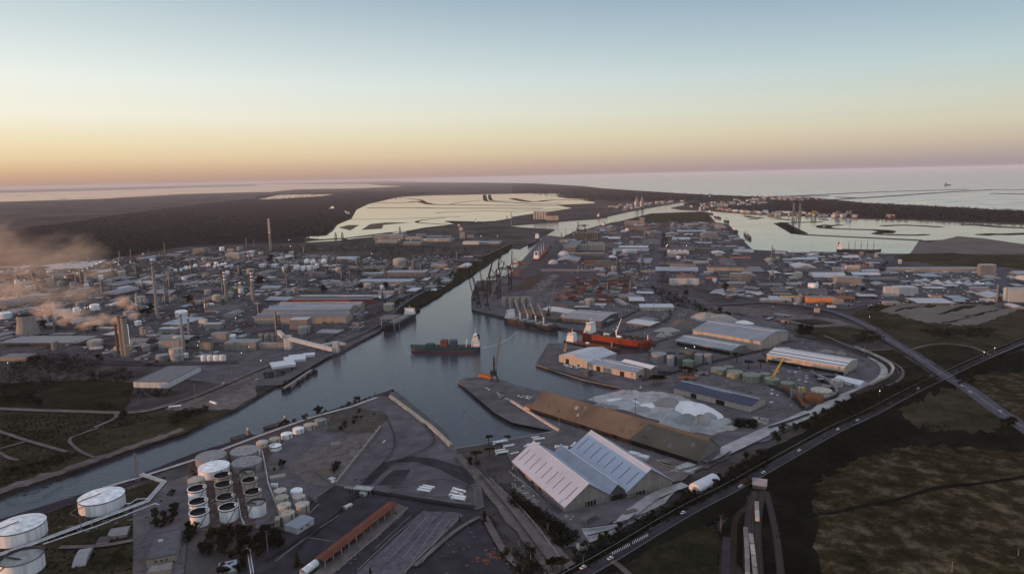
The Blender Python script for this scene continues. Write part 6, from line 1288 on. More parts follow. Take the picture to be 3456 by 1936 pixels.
for c,r,x0,x1,yb,yt,dp,lb,m,rf in [(0,2,0,265,745,705,.5,'long cream wall-like building at left edge','wall_beige','roof_grey'),(0,2,288,335,710,680,.6,'small white cube by the long left roofs','wall_white','wall_white'),(0,2,0,790,590,560,.35,'very broad flat grey roof at left edge','wall_dark','roof_grey'),(0,2,895,1022,632,612,.3,'white low trailer-like shed before smoking towers','wall_white','wall_white'),(0,2,1470,1580,505,480,.4,'pale box shed right of the smoking towers','wall_white','roof_grey'),(0,2,1600,1780,470,420,.4,'pale sloping roof shed right of the smoking towers','wall_grey','roof_white'),
    (0,2,2000,2070,385,330,.6,'white box tower left of the canal warehouses','wall_white','wall_white'),(0,2,2050,2210,430,375,.5,'low pale shed beside the white box tower','wall_grey','roof_white'),(0,2,1600,1820,640,540,.4,'grey steel plant structure with floors','wall_grey','roof_grey'),(0,2,2260,2576,640,560,.5,'large grey plant block with stepped roof','wall_grey','roof_grey'),(0,2,2130,2280,560,470,.6,'grey sloped hall behind the stepped block','wall_grey','roof_grey'),(0,2,2010,2120,640,560,.5,'yellow-brown block in the plant','wall_beige','roof_brown'),
    (0,2,500,720,510,480,.4,'low dull roof right of the cooling tower','wall_dark','roof_grey'),(0,2,990,1185,450,415,.3,'pale long shed left of smoking towers','wall_grey','roof_white'),(1,2,30,280,630,575,.3,'grey concrete wall building under the conveyor tower','concrete_wall','roof_grey'),(0,1,480,790,1310,1275,.3,'grey hall below the bright solar field','wall_grey','roof_grey'),(0,1,310,540,1395,1370,.3,'tan low shed below the grey hall','wall_beige','roof_brown'),(0,1,1365,1530,1380,1345,.4,'white shed left of the tall pale stack','wall_white','roof_white'),
    (0,1,2270,2410,1120,1060,.5,'pale stepped plant block at the forest edge','wall_grey','wall_white'),(0,1,2285,2345,1060,1010,.5,'upper tower of the stepped plant block','wall_grey','wall_grey'),(0,1,1940,2060,1060,1010,.5,'frame-like plant block at the forest edge','wall_grey','roof_grey'),(1,1,1755,1910,1215,1175,.6,'pale building group right of the beige domed tank','wall_beige','roof_grey'),(1,1,1830,1900,1175,1140,.6,'upper block of the pale building group','wall_grey','wall_grey'),
    (1,1,1070,1280,1290,1260,.4,'blue-grey warehouse by the canal, left end','wall_grey','roof_blue'),(1,1,1290,1700,1300,1250,.4,'blue-grey wide warehouse by the canal, middle','wall_grey','roof_blue'),(1,1,1020,1560,1380,1340,.3,'long blue-grey warehouse nearest the canal bank','wall_grey','roof_blue'),(1,1,2080,2240,970,940,.4,'white jumble of vessels near the far canal spit','wall_white','wall_white')]:
    block(c,r,x0,x1,yb,yt,dp,lb,'building',m=m,roof=rf,name='plant_building',parapet=False)
for x0,x1,y,h in [(1185,1480,900,40),(1500,1660,905,25),(1715,1870,890,20),(1895,1960,890,22),(2120,2190,885,25),(1660,1960,925,25),(1610,1700,870,20),(2200,2450,950,20),(2050,2100,900,70),(1480,1660,960,30),(1200,1420,940,25)]: auto(block(1,1,x0,x1,y+15,y-h+15,.4,'x','building',m='wall_grey',roof='roof_blue',name='factory_hall',parapet=False),'pale factory hall','building','factory halls by the salt lagoon')
landmark('salt lagoon shore', W(T(1,1,1700,860)))
# bright solar field
g=thing('solar_field',W(T(0,1,760,1200))); g0=Vector(g.location)
for pts in ([(120,1245),(230,1222),(340,1185),(220,1190),(190,1215)],[(365,1195),(560,1170),(1070,1133),(1010,1165),(830,1215),(440,1228),(520,1195)],[(-200,1212),(200,1205),(200,1198),(-200,1205)]):
    w_=[W(p)-g0 for p in TT(0,1,pts)]; MB().prism([(p.x,p.y) for p in w_],2,2.6).build('panel_row','roof_white',g)
tag(g,'bright pale array of panels at the forest edge, far left','solar field')
# random fabric of the industrial quarters -----------------------------------
ROOFS=['roof_grey']*7+['roof_blue']*3+['roof_dark']*7+['roof_white']*2+['roof_brown','roof_rust']
WALLS=['wall_grey']*4+['wall_beige']+['wall_dark']*6
NAMES={'roof_grey':'grey-roofed','roof_blue':'blue-grey-roofed','roof_dark':'dark-roofed','roof_white':'white-roofed','roof_brown':'brown-roofed','roof_rust':'rust-roofed','tarp_white':'white'}
keep=[]
def quarter(c,r,pts,ax,n,smin,smax,group,seed,hmax=12,plants=.25,gable=.6,roofs=ROOFS,treeshare=0,lbl='shed'):
    rr=random.Random(seed); A,B=W(T(*ax[0])),W(T(*ax[1])); ang0=math.atan2((B-A).y,(B-A).x); q=[tuple(W(p).xy) for p in (TT(c,r,pts) if c is not None else pts)]
    x0,x1=min(p[0] for p in q),max(p[0] for p in q); y0,y1=min(p[1] for p in q),max(p[1] for p in q); made=0; k=0
    while made<n and k<n*40:
        k+=1; f=rr.random()
        p=Vector((rr.uniform(x0,x1),rr.uniform(y0,y1),0))
        if not inside(p,q): continue
        L=smin+(smax*1.25-smin)*rr.random()**1.5; Wd=L*rr.uniform(.35,.85); rad=(L+Wd)*.3
        if any((p-a).length<rad+b for a,b in keep): continue
        keep.append((p,rad)); ang=ang0+(0 if rr.random()<.6 else math.pi/2)+rr.gauss(0,.02)
        if rr.random()<plants:
            t=rr.random(); h=rr.uniform(6,18)
            if t<.45: auto(tank_at(p,rr.uniform(5,11),rr.uniform(7,13),rr.choice(('flat','dome')),rr.choice(('tank_white','tank_grey','tank_grey','tank_beige')),n=14),'round plant tank','tank',group)
            elif t<.7:
                o=thing('process_tower',p); h=rr.uniform(18,42); MB().lathe([(1.8,0),(1.5,h)],8).build('column','steel',o); lattice(MB(),(4,0,0),(4,0,h*.8),4,4,5,.5).build('frame','dark_steel',o); auto(o,'slim process tower','tower',group)
            else:
                o=thing('process_unit',p,ang); b=MB()
                b.cbox(0,0,0,L*.9,Wd*.8,1.2)
                for i in range(10): b.cbox(rr.uniform(-L/2,L/2),rr.uniform(-Wd/2,Wd/2),0,rr.uniform(2,7),rr.uniform(2,7),rr.uniform(3,h))
                b.build('equipment',rr.choice(('steel','scrap','roof_grey','tank_grey')),o); b=MB()
                for i in range(4): b.tube([(-L/2,-Wd/2+i*Wd/3,h*.4),(L/2,-Wd/2+i*Wd/3,h*.4)],.5,4)
                b.build('pipes','tank_white',o); auto(o,'cluster of process equipment','process unit',group)
        else:
            rf=rr.choice(roofs); H=rr.uniform(3.2,hmax*.55)*(.75 if L<25 else 1); rg=Wd*rr.uniform(.07,.13) if rr.random()<gable else 0
            arch=rr.random()<.08
            o=building('barrel_shed' if arch else 'factory_block' if not rg else 'shed' if L<34 else 'warehouse',p,ang,L,Wd,H,Wd*.2 if arch else rg,roof=rf,wall=rr.choice(WALLS),arch=arch,parapet=False,sky=(4 if rr.random()<.25 and rg else 0),skymat=rr.choice(('opening','tarp_white')),doors=[('f',rr.uniform(-.7,.7),4,4)] if depth(p)<1800 else ())
            auto(o,NAMES[rf]+(' barrel-topped shed' if arch else ' flat block' if not rg else ' gabled shed' if L<34 else ' long warehouse'),'shed' if (arch or rg) else 'building',group)
        made+=1
    return made
# keep the named buildings clear
bpy.context.view_layer.update()
for o in bpy.data.objects:
    if o.parent is None and o.type=='EMPTY':
        rmax=0
        for ch in o.children:
            if ch.type=='MESH':
                for v in list(ch.data.vertices)[::max(1,len(ch.data.vertices)//12)]: rmax=max(rmax,math.hypot(v.co.x,v.co.y))
        if rmax<90: keep.append((Vector((o.location.x,o.location.y,0)),rmax*.8))
        else:
            u=Vector((math.cos(o.rotation_euler.z),math.sin(o.rotation_euler.z),0))
            for t in (-.75,-.4,0,.4,.75): keep.append((Vector((o.location.x,o.location.y,0))+u*rmax*t,rmax*.28))
CAN=((1,2,830,670),(1,2,1960,0)); HOR=((1,2,330,155),(1,2,1160,160))
G1='buildings of the chemical plant'
quarter(0,2,[(0,-150),(0,590),(250,690),(1000,720),(1500,770),(2000,760),(2576,640),(2576,0)],CAN,165,14,60,G1,1,plants=.45)
quarter(1,2,[(0,640),(600,560),(1200,380),(1500,120),(1850,-120),(1200,-60),(0,-100)],CAN,75,14,50,G1,2,plants=.3)
quarter(1,1,[(0,1050),(0,1443),(1850,1443),(2250,1080),(1700,1180),(1000,1100)],CAN,110,14,70,G1,3,plants=.35)
quarter(0,1,[(1150,1120),(0,1230),(0,1443),(2576,1443),(2576,1020),(1900,1040)],CAN,100,18,60,G1,4,plants=.5)
G2='buildings of the port district'
AV=((2,1,1440,1200),(2,1,1470,1000))
quarter(2,1,[(560,890),(900,790),(1450,760),(1450,900),(1420,1180),(560,1180),(400,1080)],AV,95,16,90,G2,5,hmax=14,plants=.1)
quarter(2,1,[(880,1190),(1410,1190),(1350,1443),(800,1443)],AV,32,14,50,G2,6,plants=.1)
quarter(2,1,[(1560,760),(2040,750),(2270,900),(2400,1180),(2500,1380),(1560,1370),(1580,1000)],AV,135,18,95,G2,7,hmax=12,plants=.08)
quarter(2,2,[(420,60),(900,-20),(1300,-20),(1380,60),(1250,180),(1050,160),(900,300),(740,220)],AV,22,10,30,G2,8,plants=.1)
quarter(3,1,[(0,1060),(1180,1075),(850,1443),(700,1600),(0,1600),(-50,1300)],((3,1,270,1160),(3,1,530,1160)),110,16,70,G2,9,plants=.12,roofs=ROOFS+['roof_blue','roof_white']*4)
quarter(3,1,[(1230,1240),(2300,1230),(2330,1590),(1100,1580),(900,1500)],((3,1,1300,1330),(3,1,1800,1330)),40,16,50,G2,10,plants=.1,roofs=['roof_blue','roof_white','roof_grey'])
quarter(3,1,[(2400,1280),(2750,1280),(2800,1620),(2420,1610)],((3,1,1300,1330),(3,1,1800,1330)),10,25,60,G2,11,plants=0,roofs=['roof_blue','roof_white'])
quarter(3,2,[(-400,0),(100,20),(900,30),(1000,90),(800,220),(300,140),(-400,120)],((3,2,390,130),(3,2,650,165)),16,15,40,G2,12,plants=0)
quarter(3,2,[(0,260),(250,280),(180,400),(0,400)],((3,2,390,130),(3,2,650,165)),4,10,25,G2,13,plants=0)
quarter(3,2,[(300,830),(640,900),(700,1000),(640,1080),(450,960),(260,860)],HOR,5,8,16,G2,14,plants=.3)
quarter(2,2,[(1480,850),(1980,860),(1850,930),(1600,960),(1450,920)],HOR,5,8,18,G2,15,plants=0)
quarter(2,2,[(2576,600),(2840,640),(2840,700),(2560,700)],HOR,3,10,20,G2,19,plants=0)
G3='small houses of the seaside town'
for (c,r,pts,n,s) in ((2,1,[(980,590),(1230,560),(1700,525),(1720,545),(1500,570),(1150,625)],60,21),(2,1,[(1750,590),(2200,520),(2576,500),(2576,560),(2100,600),(1950,615)],70,22),(3,1,[(0,485),(560,518),(350,530),(0,520)],40,23),(2,1,[(2000,610),(2300,635),(2576,650),(2576,662),(2300,650)],24,24),(3,1,[(0,640),(400,655),(900,690),(890,705),(0,675)],34,25)):
    rr=random.Random(s)
    for p in scatter(TT(c,r,pts),n,s,px=True):
        L=rr.uniform(14,34); o=building('house',p,rr.uniform(0,3),L,L*.6,rr.uniform(6,14),2,roof=rr.choice(('roof_white','roof_rust','roof_grey')),wall=rr.choice(('wall_white','wall_beige')),parapet=False); auto(o,'small pale town house','house',G3)
landmark('canal mouth', W(T(2,1,1900,535))); landmark('lagoon marina', W(T(3,1,300,660)))
# named buildings of the right district
for c,r,x0,x1,yb,yt,dp,lb,m,rf in [(3,1,1205,2120,1255,1205,.07,'very long pale blue-roofed hall at the far right','wall_grey','roof_blue'),(3,1,2135,2290,1290,1175,.5,'tall pale block at the right end of the long hall','wall_grey','wall_white'),(3,1,1315,1343,1170,1120,.8,'white slim tower behind the long blue-roofed hall','wall_white','wall_white'),(3,1,790,925,1255,1190,.5,'white block lit orange at left edge','wall_pink','wall_white'),(3,1,655,730,1290,1210,.6,'pale tall block left of the orange-lit white block','wall_grey','wall_grey'),  # the white block's orange light is put into its pink wall colour
    (3,1,690,940,1390,1300,.5,'broad grey block in front of the orange-lit one','wall_grey','roof_blue'),(3,1,1180,1320,1500,1400,.5,'white factory hall with dark roof slots','wall_white','roof_white'),(3,2,1310,1510,80,10,.8,'slotted white roof beside the white factory hall','wall_white','roof_white'),(3,2,130,275,130,90,.3,'yellow apartment block with gabled top','wall_yellow','roof_brown'),(3,2,298,385,150,90,.4,'orange narrow block beside the yellow building','wall_orange','roof_rust'),(3,2,390,645,170,105,.4,'wide orange facade building facing the highway','wall_orange','roof_grey'),(3,2,655,760,180,130,.4,'dull brown block right of the orange facade','wall_beige','roof_grey'),(3,2,600,685,215,190,.3,'small white shed below the orange facade','wall_white','roof_white'),
    (3,2,2130,2280,150,118,.1,'white long trailer hall at the edge of mud plots','wall_white','wall_white'),(3,2,2420,2700,160,20,.4,'tall pale hall at the right edge of the photo','wall_white','roof_blue'),(3,2,1640,1750,125,85,.3,'small tan depot building','wall_beige','roof_brown'),(3,2,470,520,260,215,.5,'small pinkish hut by the curving highway','wall_pink','roof_rust'),(2,1,1590,1880,1380,1320,.25,'bright white-roofed warehouse at the avenue corner','wall_white','roof_white'),(2,1,1110,1260,1060,1025,.3,'bright white warehouse left of the avenue','wall_white','tarp_white'),
    (2,1,290,840,1245,1225,.1,'long grey row hall behind the container yard','wall_grey','roof_grey'),(2,1,580,930,1120,1060,.25,'broad grey hall in front of the pale silos','wall_dark','roof_grey'),(2,1,730,850,1180,1130,.3,'brownish red stack of goods by the grey hall','wall_rust','roof_rust'),(2,1,1975,2390,1250,1200,.3,'wide beige multi-gabled hall','wall_beige','roof_brown'),(2,1,1590,1850,1230,1170,.2,'long grey hall right of the avenue','wall_grey','roof_grey'),(2,1,2200,2400,1360,1260,.3,'grey two-part hall at the right side street','wall_grey','roof_blue'),
    (2,1,1280,1330,780,700,.8,'tall square block near the grassy headland','wall_grey','roof_grey'),(2,1,1130,1290,780,735,.5,'pale sheds at the foot of the tall square block','wall_grey','roof_grey'),(2,1,1880,1900,635,590,1,'small white control tower on the headland','wall_white','wall_white'),(2,1,1150,1210,1300,1250,.7,'dark square hut in the container terminal','wall_dark','roof_grey'),(3,1,1190,1275,700,670,.4,'orange-white barge house in the lagoon','wall_pink','paint_white')]:
    o=block(c,r,x0,x1,yb,yt,dp,lb,'building',m=m,roof=rf,name='building',parapet=False)
for i in range(4):
    g=W(T(2,1,1600+i*53,1080)); L=50*K*mpp(g); h=HT(T(2,1,1600,1080),T(2,1,1600,1040)); o=building('barrel_roof_hall',g+Vector((0,L*.8,0)),R(90),L*1.6,L*.95,h*.8,h*.5,roof='roof_white',wall='wall_white',arch=True); tag(o,['leftmost','second from left','second from right','rightmost'][i]+' of the four white barrel-roofed halls','hall',)
landmark('four white barrel-roofed halls', W(T(2,1,1680,1060))); landmark('orange facade building', W(T(3,2,500,150))); landmark('long blue-roofed hall', W(T(3,1,1660,1230))); landmark('bright corner warehouse', W(T(2,1,1730,1350))); landmark('ten pale silos', W(T(2,1,790,1010))); landmark('side street hall', W(T(2,1,2300,1300))); landmark('grassy headland', W(T(2,1,1500,720)))
for k,(x,y,r,h) in enumerate([(1700,1375,65,55),(1815,1372,60,50),(1920,1370,50,40),(2010,1375,60,50),(2110,1378,50,45),(2215,1380,55,45),(1500,1345,35,30),(1230,1255,55,30),(1580,1340,50,35)]):
    g=W(T(3,1,x,y)); s=mpp(g)*K; o=thing('conical_dome',g); MB().lathe([(r*s,0),(r*s,h*.3*s)],16,cap=False).build('wall','wall_grey',o); MB().lathe([(r*1.03*s,h*.3*s),(.1,h*s)],16,cap=False).build('roof','roof_blue' if k%2 else 'roof_white',o); auto(o,'pale conical storage dome','dome','pale conical domes')
for x,y,r,lb in [(1010,1118,48,'white domed store among the middle sheds'),(1380,790,28,'distant pale dome near the tall square block'),(415,1165,50,'white-roofed dome near the red ship'),(520,1085,58,'pale curved-roof store above the white dome')]:
    g=W(T(2,1,x,y)); s=mpp(g)*K; o=thing('dome_store',g); MB().lathe([(r*s,0),(r*s,r*.25*s),(r*.8*s,r*.6*s),(r*.4*s,r*.85*s),(.1,r*.92*s)],20,cap=False).build('shell','roof_white',o,smooth=True); tag(o,lb,'dome')
for x,y in [(265,700),(460,690),(710,690),(810,690)]:
    g=W(T(3,1,x,y)); rr=random.Random(x); s=mpp(g)*K; o=thing('offshore_platform',g); b=MB()
    for i in (-1,1):
        for j in (-1,1): b.bar((i*22*s,j*10*s,-2),(i*16*s,j*8*s,45*s),4*s)
    b.build('legs','steel',o); b=MB().cbox(0,0,30*s,60*s,25*s,10*s)
    for i in range(6): b.cbox(rr.uniform(-25,25)*s,0,40*s,12*s,12*s,rr.uniform(8,26)*s)
    b.build('topside','crane_yellow' if x==460 else 'roof_grey',o); auto(o,'steel platform module in the yard' if x!=460 else 'yellow steel platform module','platform','platform modules'); 
for k,(x,xt) in enumerate(((255,262),(318,308))):
    g=W(T(3,1,x,690)); h=HT(T(3,1,x,690),T(3,1,x,550)); o=thing('lagoon_crane',g); lattice(MB(),(0,0,0),(0,0,h),10,4,8,2).build('mast_frame','steel',o); tag(o,['left','right'][k]+' tall mast of the lagoon yard pair','crane')
# small equipment everywhere
for k,(c,r,pts,n,m,ln) in enumerate([(0,2,[(0,-150),(0,600),(1500,770),(2576,640),(2576,0)],1500,'steel',9),(0,2,[(0,-150),(0,600),(1500,770),(2576,640),(2576,0)],900,'scrap',12),(0,2,[(0,-150),(0,600),(1500,770),(2576,640),(2576,0)],300,'tank_white',7),
    (1,2,[(0,640),(700,640),(1250,400),(1850,-100),(0,-100)],500,'steel',8),(1,2,[(0,640),(700,640),(1250,400),(1850,-100),(0,-100)],400,'scrap',9),(1,1,[(0,1050),(0,1443),(1850,1443),(2250,1080),(1000,1100)],900,'steel',12),(1,1,[(0,1050),(0,1443),(1850,1443),(2250,1080),(1000,1100)],300,'tank_white',9),(0,1,[(1150,1120),(0,1230),(0,1443),(2576,1443),(2576,1020)],1300,'steel',13),(0,1,[(1150,1120),(0,1230),(0,1443),(2576,1443),(2576,1020)],300,'tank_white',10)]):
    clutter('plant_equipment',c,r,pts,n,m,'','',ln=ln,hi=7,lo=1,al=[.6,2.2][k%2],seed=40+k)
for k,(c,r,pts,n,m,ln) in enumerate([(2,1,[(300,1200),(900,790),(1450,760),(1400,1443),(0,1443)],1100,'scrap',9),(2,1,[(500,1100),(900,790),(1450,760),(1400,1443),(700,1443)],450,'tank_white',8),(2,1,[(1560,760),(2040,750),(2500,1380),(1560,1390)],1000,'scrap',9),(2,1,[(1560,760),(2040,750),(2500,1380),(1560,1390)],500,'tank_white',8),
    (3,1,[(0,1060),(1180,1075),(850,1443),(700,1600),(0,1600)],900,'scrap',9),(3,1,[(0,1060),(1180,1075),(850,1443),(700,1600),(0,1600)],400,'tank_white',7),(3,1,[(1230,1240),(2300,1230),(2330,1590),(1000,1590)],700,'steel',8),(3,1,[(1230,1240),(2300,1230),(2330,1590),(1000,1590)],300,'tank_white',6),
    (2,2,[(0,300),(100,0),(1300,-40),(1400,100),(1900,300),(1500,500),(900,420)],420,'scrap',6),(2,2,[(700,0),(1300,-40),(1400,100),(1900,300),(1500,500),(900,420)],120,'tank_white',4),(2,2,[(1400,800),(2300,700),(2576,1000),(2300,1300),(1450,1040)],150,'scrap',4),(3,2,[(260,520),(1000,760),(1100,900),(800,1090),(300,1300),(0,1300),(0,600)],260,'scrap',5),(3,2,[(260,520),(1000,760),(1100,900),(800,1090),(300,1300),(0,1300),(0,600)],70,'tank_white',4),(2,1,[(0,740),(600,700),(600,655),(0,690)],200,'steel',9),(2,1,[(600,700),(1230,620),(1230,560),(600,640)],260,'steel',12)]):
    clutter('yard_goods',c,r,pts,n,m,'','',ln=ln,hi=4,lo=.8,al=[.2,1.7][k%2],seed=70+k)
# ---------------------------------------------------------------- vegetation belts
for k,(c,r,pts,n,smin,smax,m) in enumerate([
    (2,3,[(780,1180),(1000,1090),(1200,980),(1500,850),(1780,650),(2080,540),(2290,360),(2576,210),(2576,370),(2200,585),(1850,765),(1500,950),(1060,1210),(740,1390),(600,1330)],900,2.5,5.5,'leaf_dark'),
    (2,3,[(0,640),(120,740),(300,830),(440,920),(540,1010),(680,1090),(560,1190),(420,1150),(260,950),(120,820),(0,760)],260,3,6,'leaf_dark'),(2,3,[(0,1200),(160,1160),(230,1240),(300,1443),(0,1500)],60,2.5,5,'leaf_dark'),
    (3,3,[(0,450),(700,60),(1300,-60),(1900,-40),(1100,190),(560,470),(420,640),(400,900),(300,1400),(180,1443),(60,800),(0,700)],1100,2,4.5,'leaf_dark'),
    (3,2,[(820,1130),(1250,1010),(1640,930),(1760,960),(1200,1210),(900,1340),(650,1443),(200,1443),(420,1370)],900,3,6,'leaf_autumn'),
    (3,2,[(850,500),(1000,450),(1170,470),(1180,545),(1000,570),(880,560)],130,3,6,'leaf_dark'),(3,2,[(270,430),(430,420),(440,490),(300,490)],60,3,6,'leaf_dark'),(3,2,[(1500,440),(2300,430),(2200,520),(1900,530),(1680,510)],260,3,6,'leaf_dark'),
    (2,2,[(1400,0),(1480,30),(1780,130),(2000,230),(2200,260),(2190,310),(1860,250),(1640,200),(1430,70)],300,3,7,'leaf_dark'),
    (3,2,[(1800,940),(2200,740),(2576,650),(2576,800),(2140,880),(1960,950)],400,2.5,5,'leaf_dark'),(3,2,[(1240,640),(1460,760),(1640,880),(1600,930),(1500,850),(1300,720)],120,1.5,3,'leaf_dark'),(3,2,[(1480,640),(1790,850),(2180,700),(2250,740),(1800,905),(1440,660)],200,1.5,3.5,'leaf'),
    (0,2,[(20,870),(250,710),(640,690),(820,720),(1050,790),(900,890),(600,1000),(450,1050),(300,980),(0,960)],420,4,7,'leaf_dark'),(0,2,[(870,900),(1250,815),(1350,900),(1300,960),(920,960)],130,3,6,'leaf_dark'),(0,2,[(1220,1060),(1700,1045),(1850,1065),(1600,1120),(1250,1115)],80,3,5,'leaf_dark'),(0,2,[(1700,1320),(1850,1235),(2100,1235),(2100,1250),(1750,1400)],110,2.5,5,'leaf_dark'),(0,2,[(0,970),(400,1000),(460,1160),(300,1200),(0,1160)],120,3,6,'leaf_dark'),(0,2,[(950,1180),(1050,1150),(1250,1250),(950,1240)],40,2,4,'leaf_dark'),
    (1,1,[(0,1000),(1000,970),(1900,1000),(2350,1030),(2000,1120),(1300,1080),(800,1060),(0,1060)],420,6,12,'leaf_dark'),(0,1,[(1200,1180),(1500,1060),(2500,1040),(2576,1100),(1700,1200)],160,5,9,'leaf_dark'),(1,1,[(600,1230),(1100,1200),(1300,1300),(700,1400)],80,5,9,'leaf_dark'),
    (3,2,[(900,250),(1150,170),(1300,130),(1330,160),(1100,240),(1300,320),(1500,400),(1200,480),(1050,400)],240,1.5,3.5,'leaf_autumn'),(2,1,[(1500,860),(1560,860),(1560,1380),(1480,1400),(1520,1100)],100,5,9,'leaf_dark'),(3,1,[(1200,1120),(1230,1180),(950,1443),(920,1443)],90,4,7,'leaf_dark'),
    (1,2,[(70,880),(250,840),(420,820),(300,900),(100,930)],90,2,4,'leaf_dark'),(2,3,[(2100,540),(2300,380),(2350,420),(2200,560)],40,3,5,'leaf_autumn'),(2,2,[(2240,1340),(2450,1370),(2440,1443),(2240,1420)],60,3,5,'leaf_dark')]):
    grove('woodland',scatter(TT(c,r,pts),n,k,px=False),smin,smax,m,seed=k,nl=22 if n>400 else 30)
for k,(c,r,pts,n,d) in enumerate([(3,3,[(450,560),(900,300),(1500,160),(2100,200),(2576,260),(2576,1443),(560,1443),(500,1000)],1500,'straw'),(3,3,[(450,560),(900,300),(1500,160),(2576,260),(2576,700),(560,900)],700,'leaf_autumn'),(3,3,[(450,560),(900,300),(1500,160),(2576,260),(2576,1443),(560,1443)],900,'leaf_dark'),(3,2,[(2000,950),(2576,900),(2576,1380),(1990,1000)],400,'straw'),(3,2,[(1300,1250),(1900,1020),(2450,1400),(1500,1430)],400,'leaf_dark'),(2,3,[(1150,1100),(2080,900),(2080,1443),(1060,1443)],500,'leaf_dark'),(0,2,[(0,1290),(1100,1290),(1700,1300),(1100,1443),(0,1600)],900,'leaf_dark'),(0,3,[(0,10),(800,0),(1300,60),(800,250),(0,560)],500,'leaf_autumn'),(0,3,[(300,900),(830,700),(1300,850),(900,1000),(450,1150)],160,'leaf_autumn'),(0,3,[(300,1250),(1340,900),(1340,1443),(500,1443)],200,'leaf')]):
    grove('tussocks',scatter(TT(c,r,pts),n*2,100+k,px=False),.5,1.6,d,seed=100+k,nl=10,leaf=1.8)
for k,(c,r,pts,n) in enumerate([(0,2,[(0,-150),(0,600),(1500,770),(2576,640),(2576,0)],700),(1,1,[(0,1050),(0,1443),(1850,1443),(2250,1080),(1000,1100)],700),(0,1,[(1150,1120),(0,1230),(0,1443),(2576,1443),(2576,1020)],900),(1,2,[(0,640),(700,640),(1850,-100),(0,-100)],150),(2,1,[(1560,760),(2040,750),(2500,1380),(1560,1390)],260),(3,1,[(0,1060),(1180,1075),(850,1443),(700,1600),(0,1600)],260),(2,1,[(900,790),(1450,760),(1400,1250),(900,1200)],130)]):
    grove('scattered_trees',scatter(TT(c,r,pts),n,200+k,px=False),3,7.5,'leaf_dark',seed=200+k,nl=22)
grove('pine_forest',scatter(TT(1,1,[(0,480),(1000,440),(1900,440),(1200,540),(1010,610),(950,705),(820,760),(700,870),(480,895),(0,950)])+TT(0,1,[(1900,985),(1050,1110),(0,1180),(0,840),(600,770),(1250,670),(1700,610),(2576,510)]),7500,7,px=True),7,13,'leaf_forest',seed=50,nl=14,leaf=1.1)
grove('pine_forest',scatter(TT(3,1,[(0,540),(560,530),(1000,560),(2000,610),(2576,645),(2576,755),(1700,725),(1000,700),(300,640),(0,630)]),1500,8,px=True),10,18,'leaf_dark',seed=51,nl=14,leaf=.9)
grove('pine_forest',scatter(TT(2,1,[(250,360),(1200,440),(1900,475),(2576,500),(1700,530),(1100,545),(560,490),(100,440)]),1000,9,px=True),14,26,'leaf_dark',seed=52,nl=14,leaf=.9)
# individual trees in the port and plant
for c,r,L in [(2,2,[(2260,740,1.5,'pine'),(1740,880,1.5,'pine'),(1820,885,1.4,'pine'),(1780,870,1.4,'pine'),(1430,980,1.5,'pine'),(1490,975,1.4,'pine'),(1460,965,1.4,'pine'),(2380,810,1.3,'pine'),(2500,800,1.3,'pine'),(2150,30,2.2,'broad'),(1760,70,1.8,'broad'),(1590,60,1.2,'broad'),(1940,245,1.5,'broad'),(2100,250,1.5,'broad'),(2180,280,1.3,'broad'),(2290,1400,1.3,'broad'),(2380,1400,1.3,'broad'),(2430,1390,1.2,'broad'),(1730,1290,.6,'bush')]),
    (3,2,[(1940,970,1.3,'broad'),(2050,960,1.3,'broad'),(850,1180,1.4,'broad'),(900,1250,1.4,'broad'),(790,1290,1.3,'broad'),(860,1110,1.1,'broad'),(2440,1370,1.4,'broad'),(2380,1400,1.3,'broad'),(340,430,1.8,'broad'),(420,430,1.7,'broad'),(950,30,1.3,'broad'),(885,130,1.2,'conifer')]),
    (2,3,[(420,1400,1.2,'pine'),(500,1400,1.2,'pine'),(450,1380,1.1,'pine'),(60,1420,1,'broad'),(150,1400,1,'broad'),(200,1230,.8,'broad'),(2380,560,1.1,'broad'),(2430,350,1.2,'broad'),(2500,240,1,'broad'),(2350,260,1,'broad'),(880,1170,1,'conifer')]),
    (1,1,[(45,1350,3.5,'broad'),(150,1130,3.2,'broad'),(1300,1400,2.2,'broad'),(1060,1390,2.2,'broad'),(680,1420,2.5,'broad')]),(0,2,[(110,80,2.2,'broad'),(1900,140,2.5,'broad'),(1480,280,2.6,'broad'),(1510,230,2.6,'broad'),(620,370,2,'broad'),(700,380,2,'broad'),(450,400,2,'broad'),(820,430,1.8,'broad'),(960,430,1.8,'broad'),(1000,740,1.6,'broad'),(380,740,1.6,'broad'),(330,760,1.5,'broad'),(1240,1310,1.4,'broad'),(2060,1240,1.1,'broad'),(400,1180,1.4,'broad'),(90,1160,1.3,'broad'),(310,1160,1.3,'broad')])]:
    for x,y,s,kd in L: plant(kd,W(T(c,r,x,y+25)),s,{'broad':'dark leafy tree','conifer':'dark pointed conifer','pine':'dark flat-topped pine','bush':'low dark bush'}[kd],'tree' if kd!='bush' else 'bush','trees among the port and plant',leaf='leaf_dark' if s>1.2 else 'leaf')
for k,p in enumerate(along(TT(2,3,[(600,1250),(900,1150),(1400,880),(1800,640),(2200,480),(2576,290)]),9,5,seed=9)): plant('broad',p,rng.uniform(.6,1),'dark hedge tree','tree','hedge trees along the highway',leaf='leaf' if k%2 else 'leaf_dark')
for k,p in enumerate(along(TT(3,2,[(0,1560),(400,1390),(850,1200),(1250,1060),(1640,950)]),12,6,seed=8)): plant('broad',p,rng.uniform(.7,1.3),'belt tree','tree','belt trees beyond the harbour road',leaf='leaf_autumn' if k%3==0 else 'leaf')
landmark('elevated road crossing', W(T(3,2,1780,910))); landmark('curve of the harbour road', W(T(3,2,1180,860))); landmark('ruin on pale columns', W(T(2,3,820,900)))
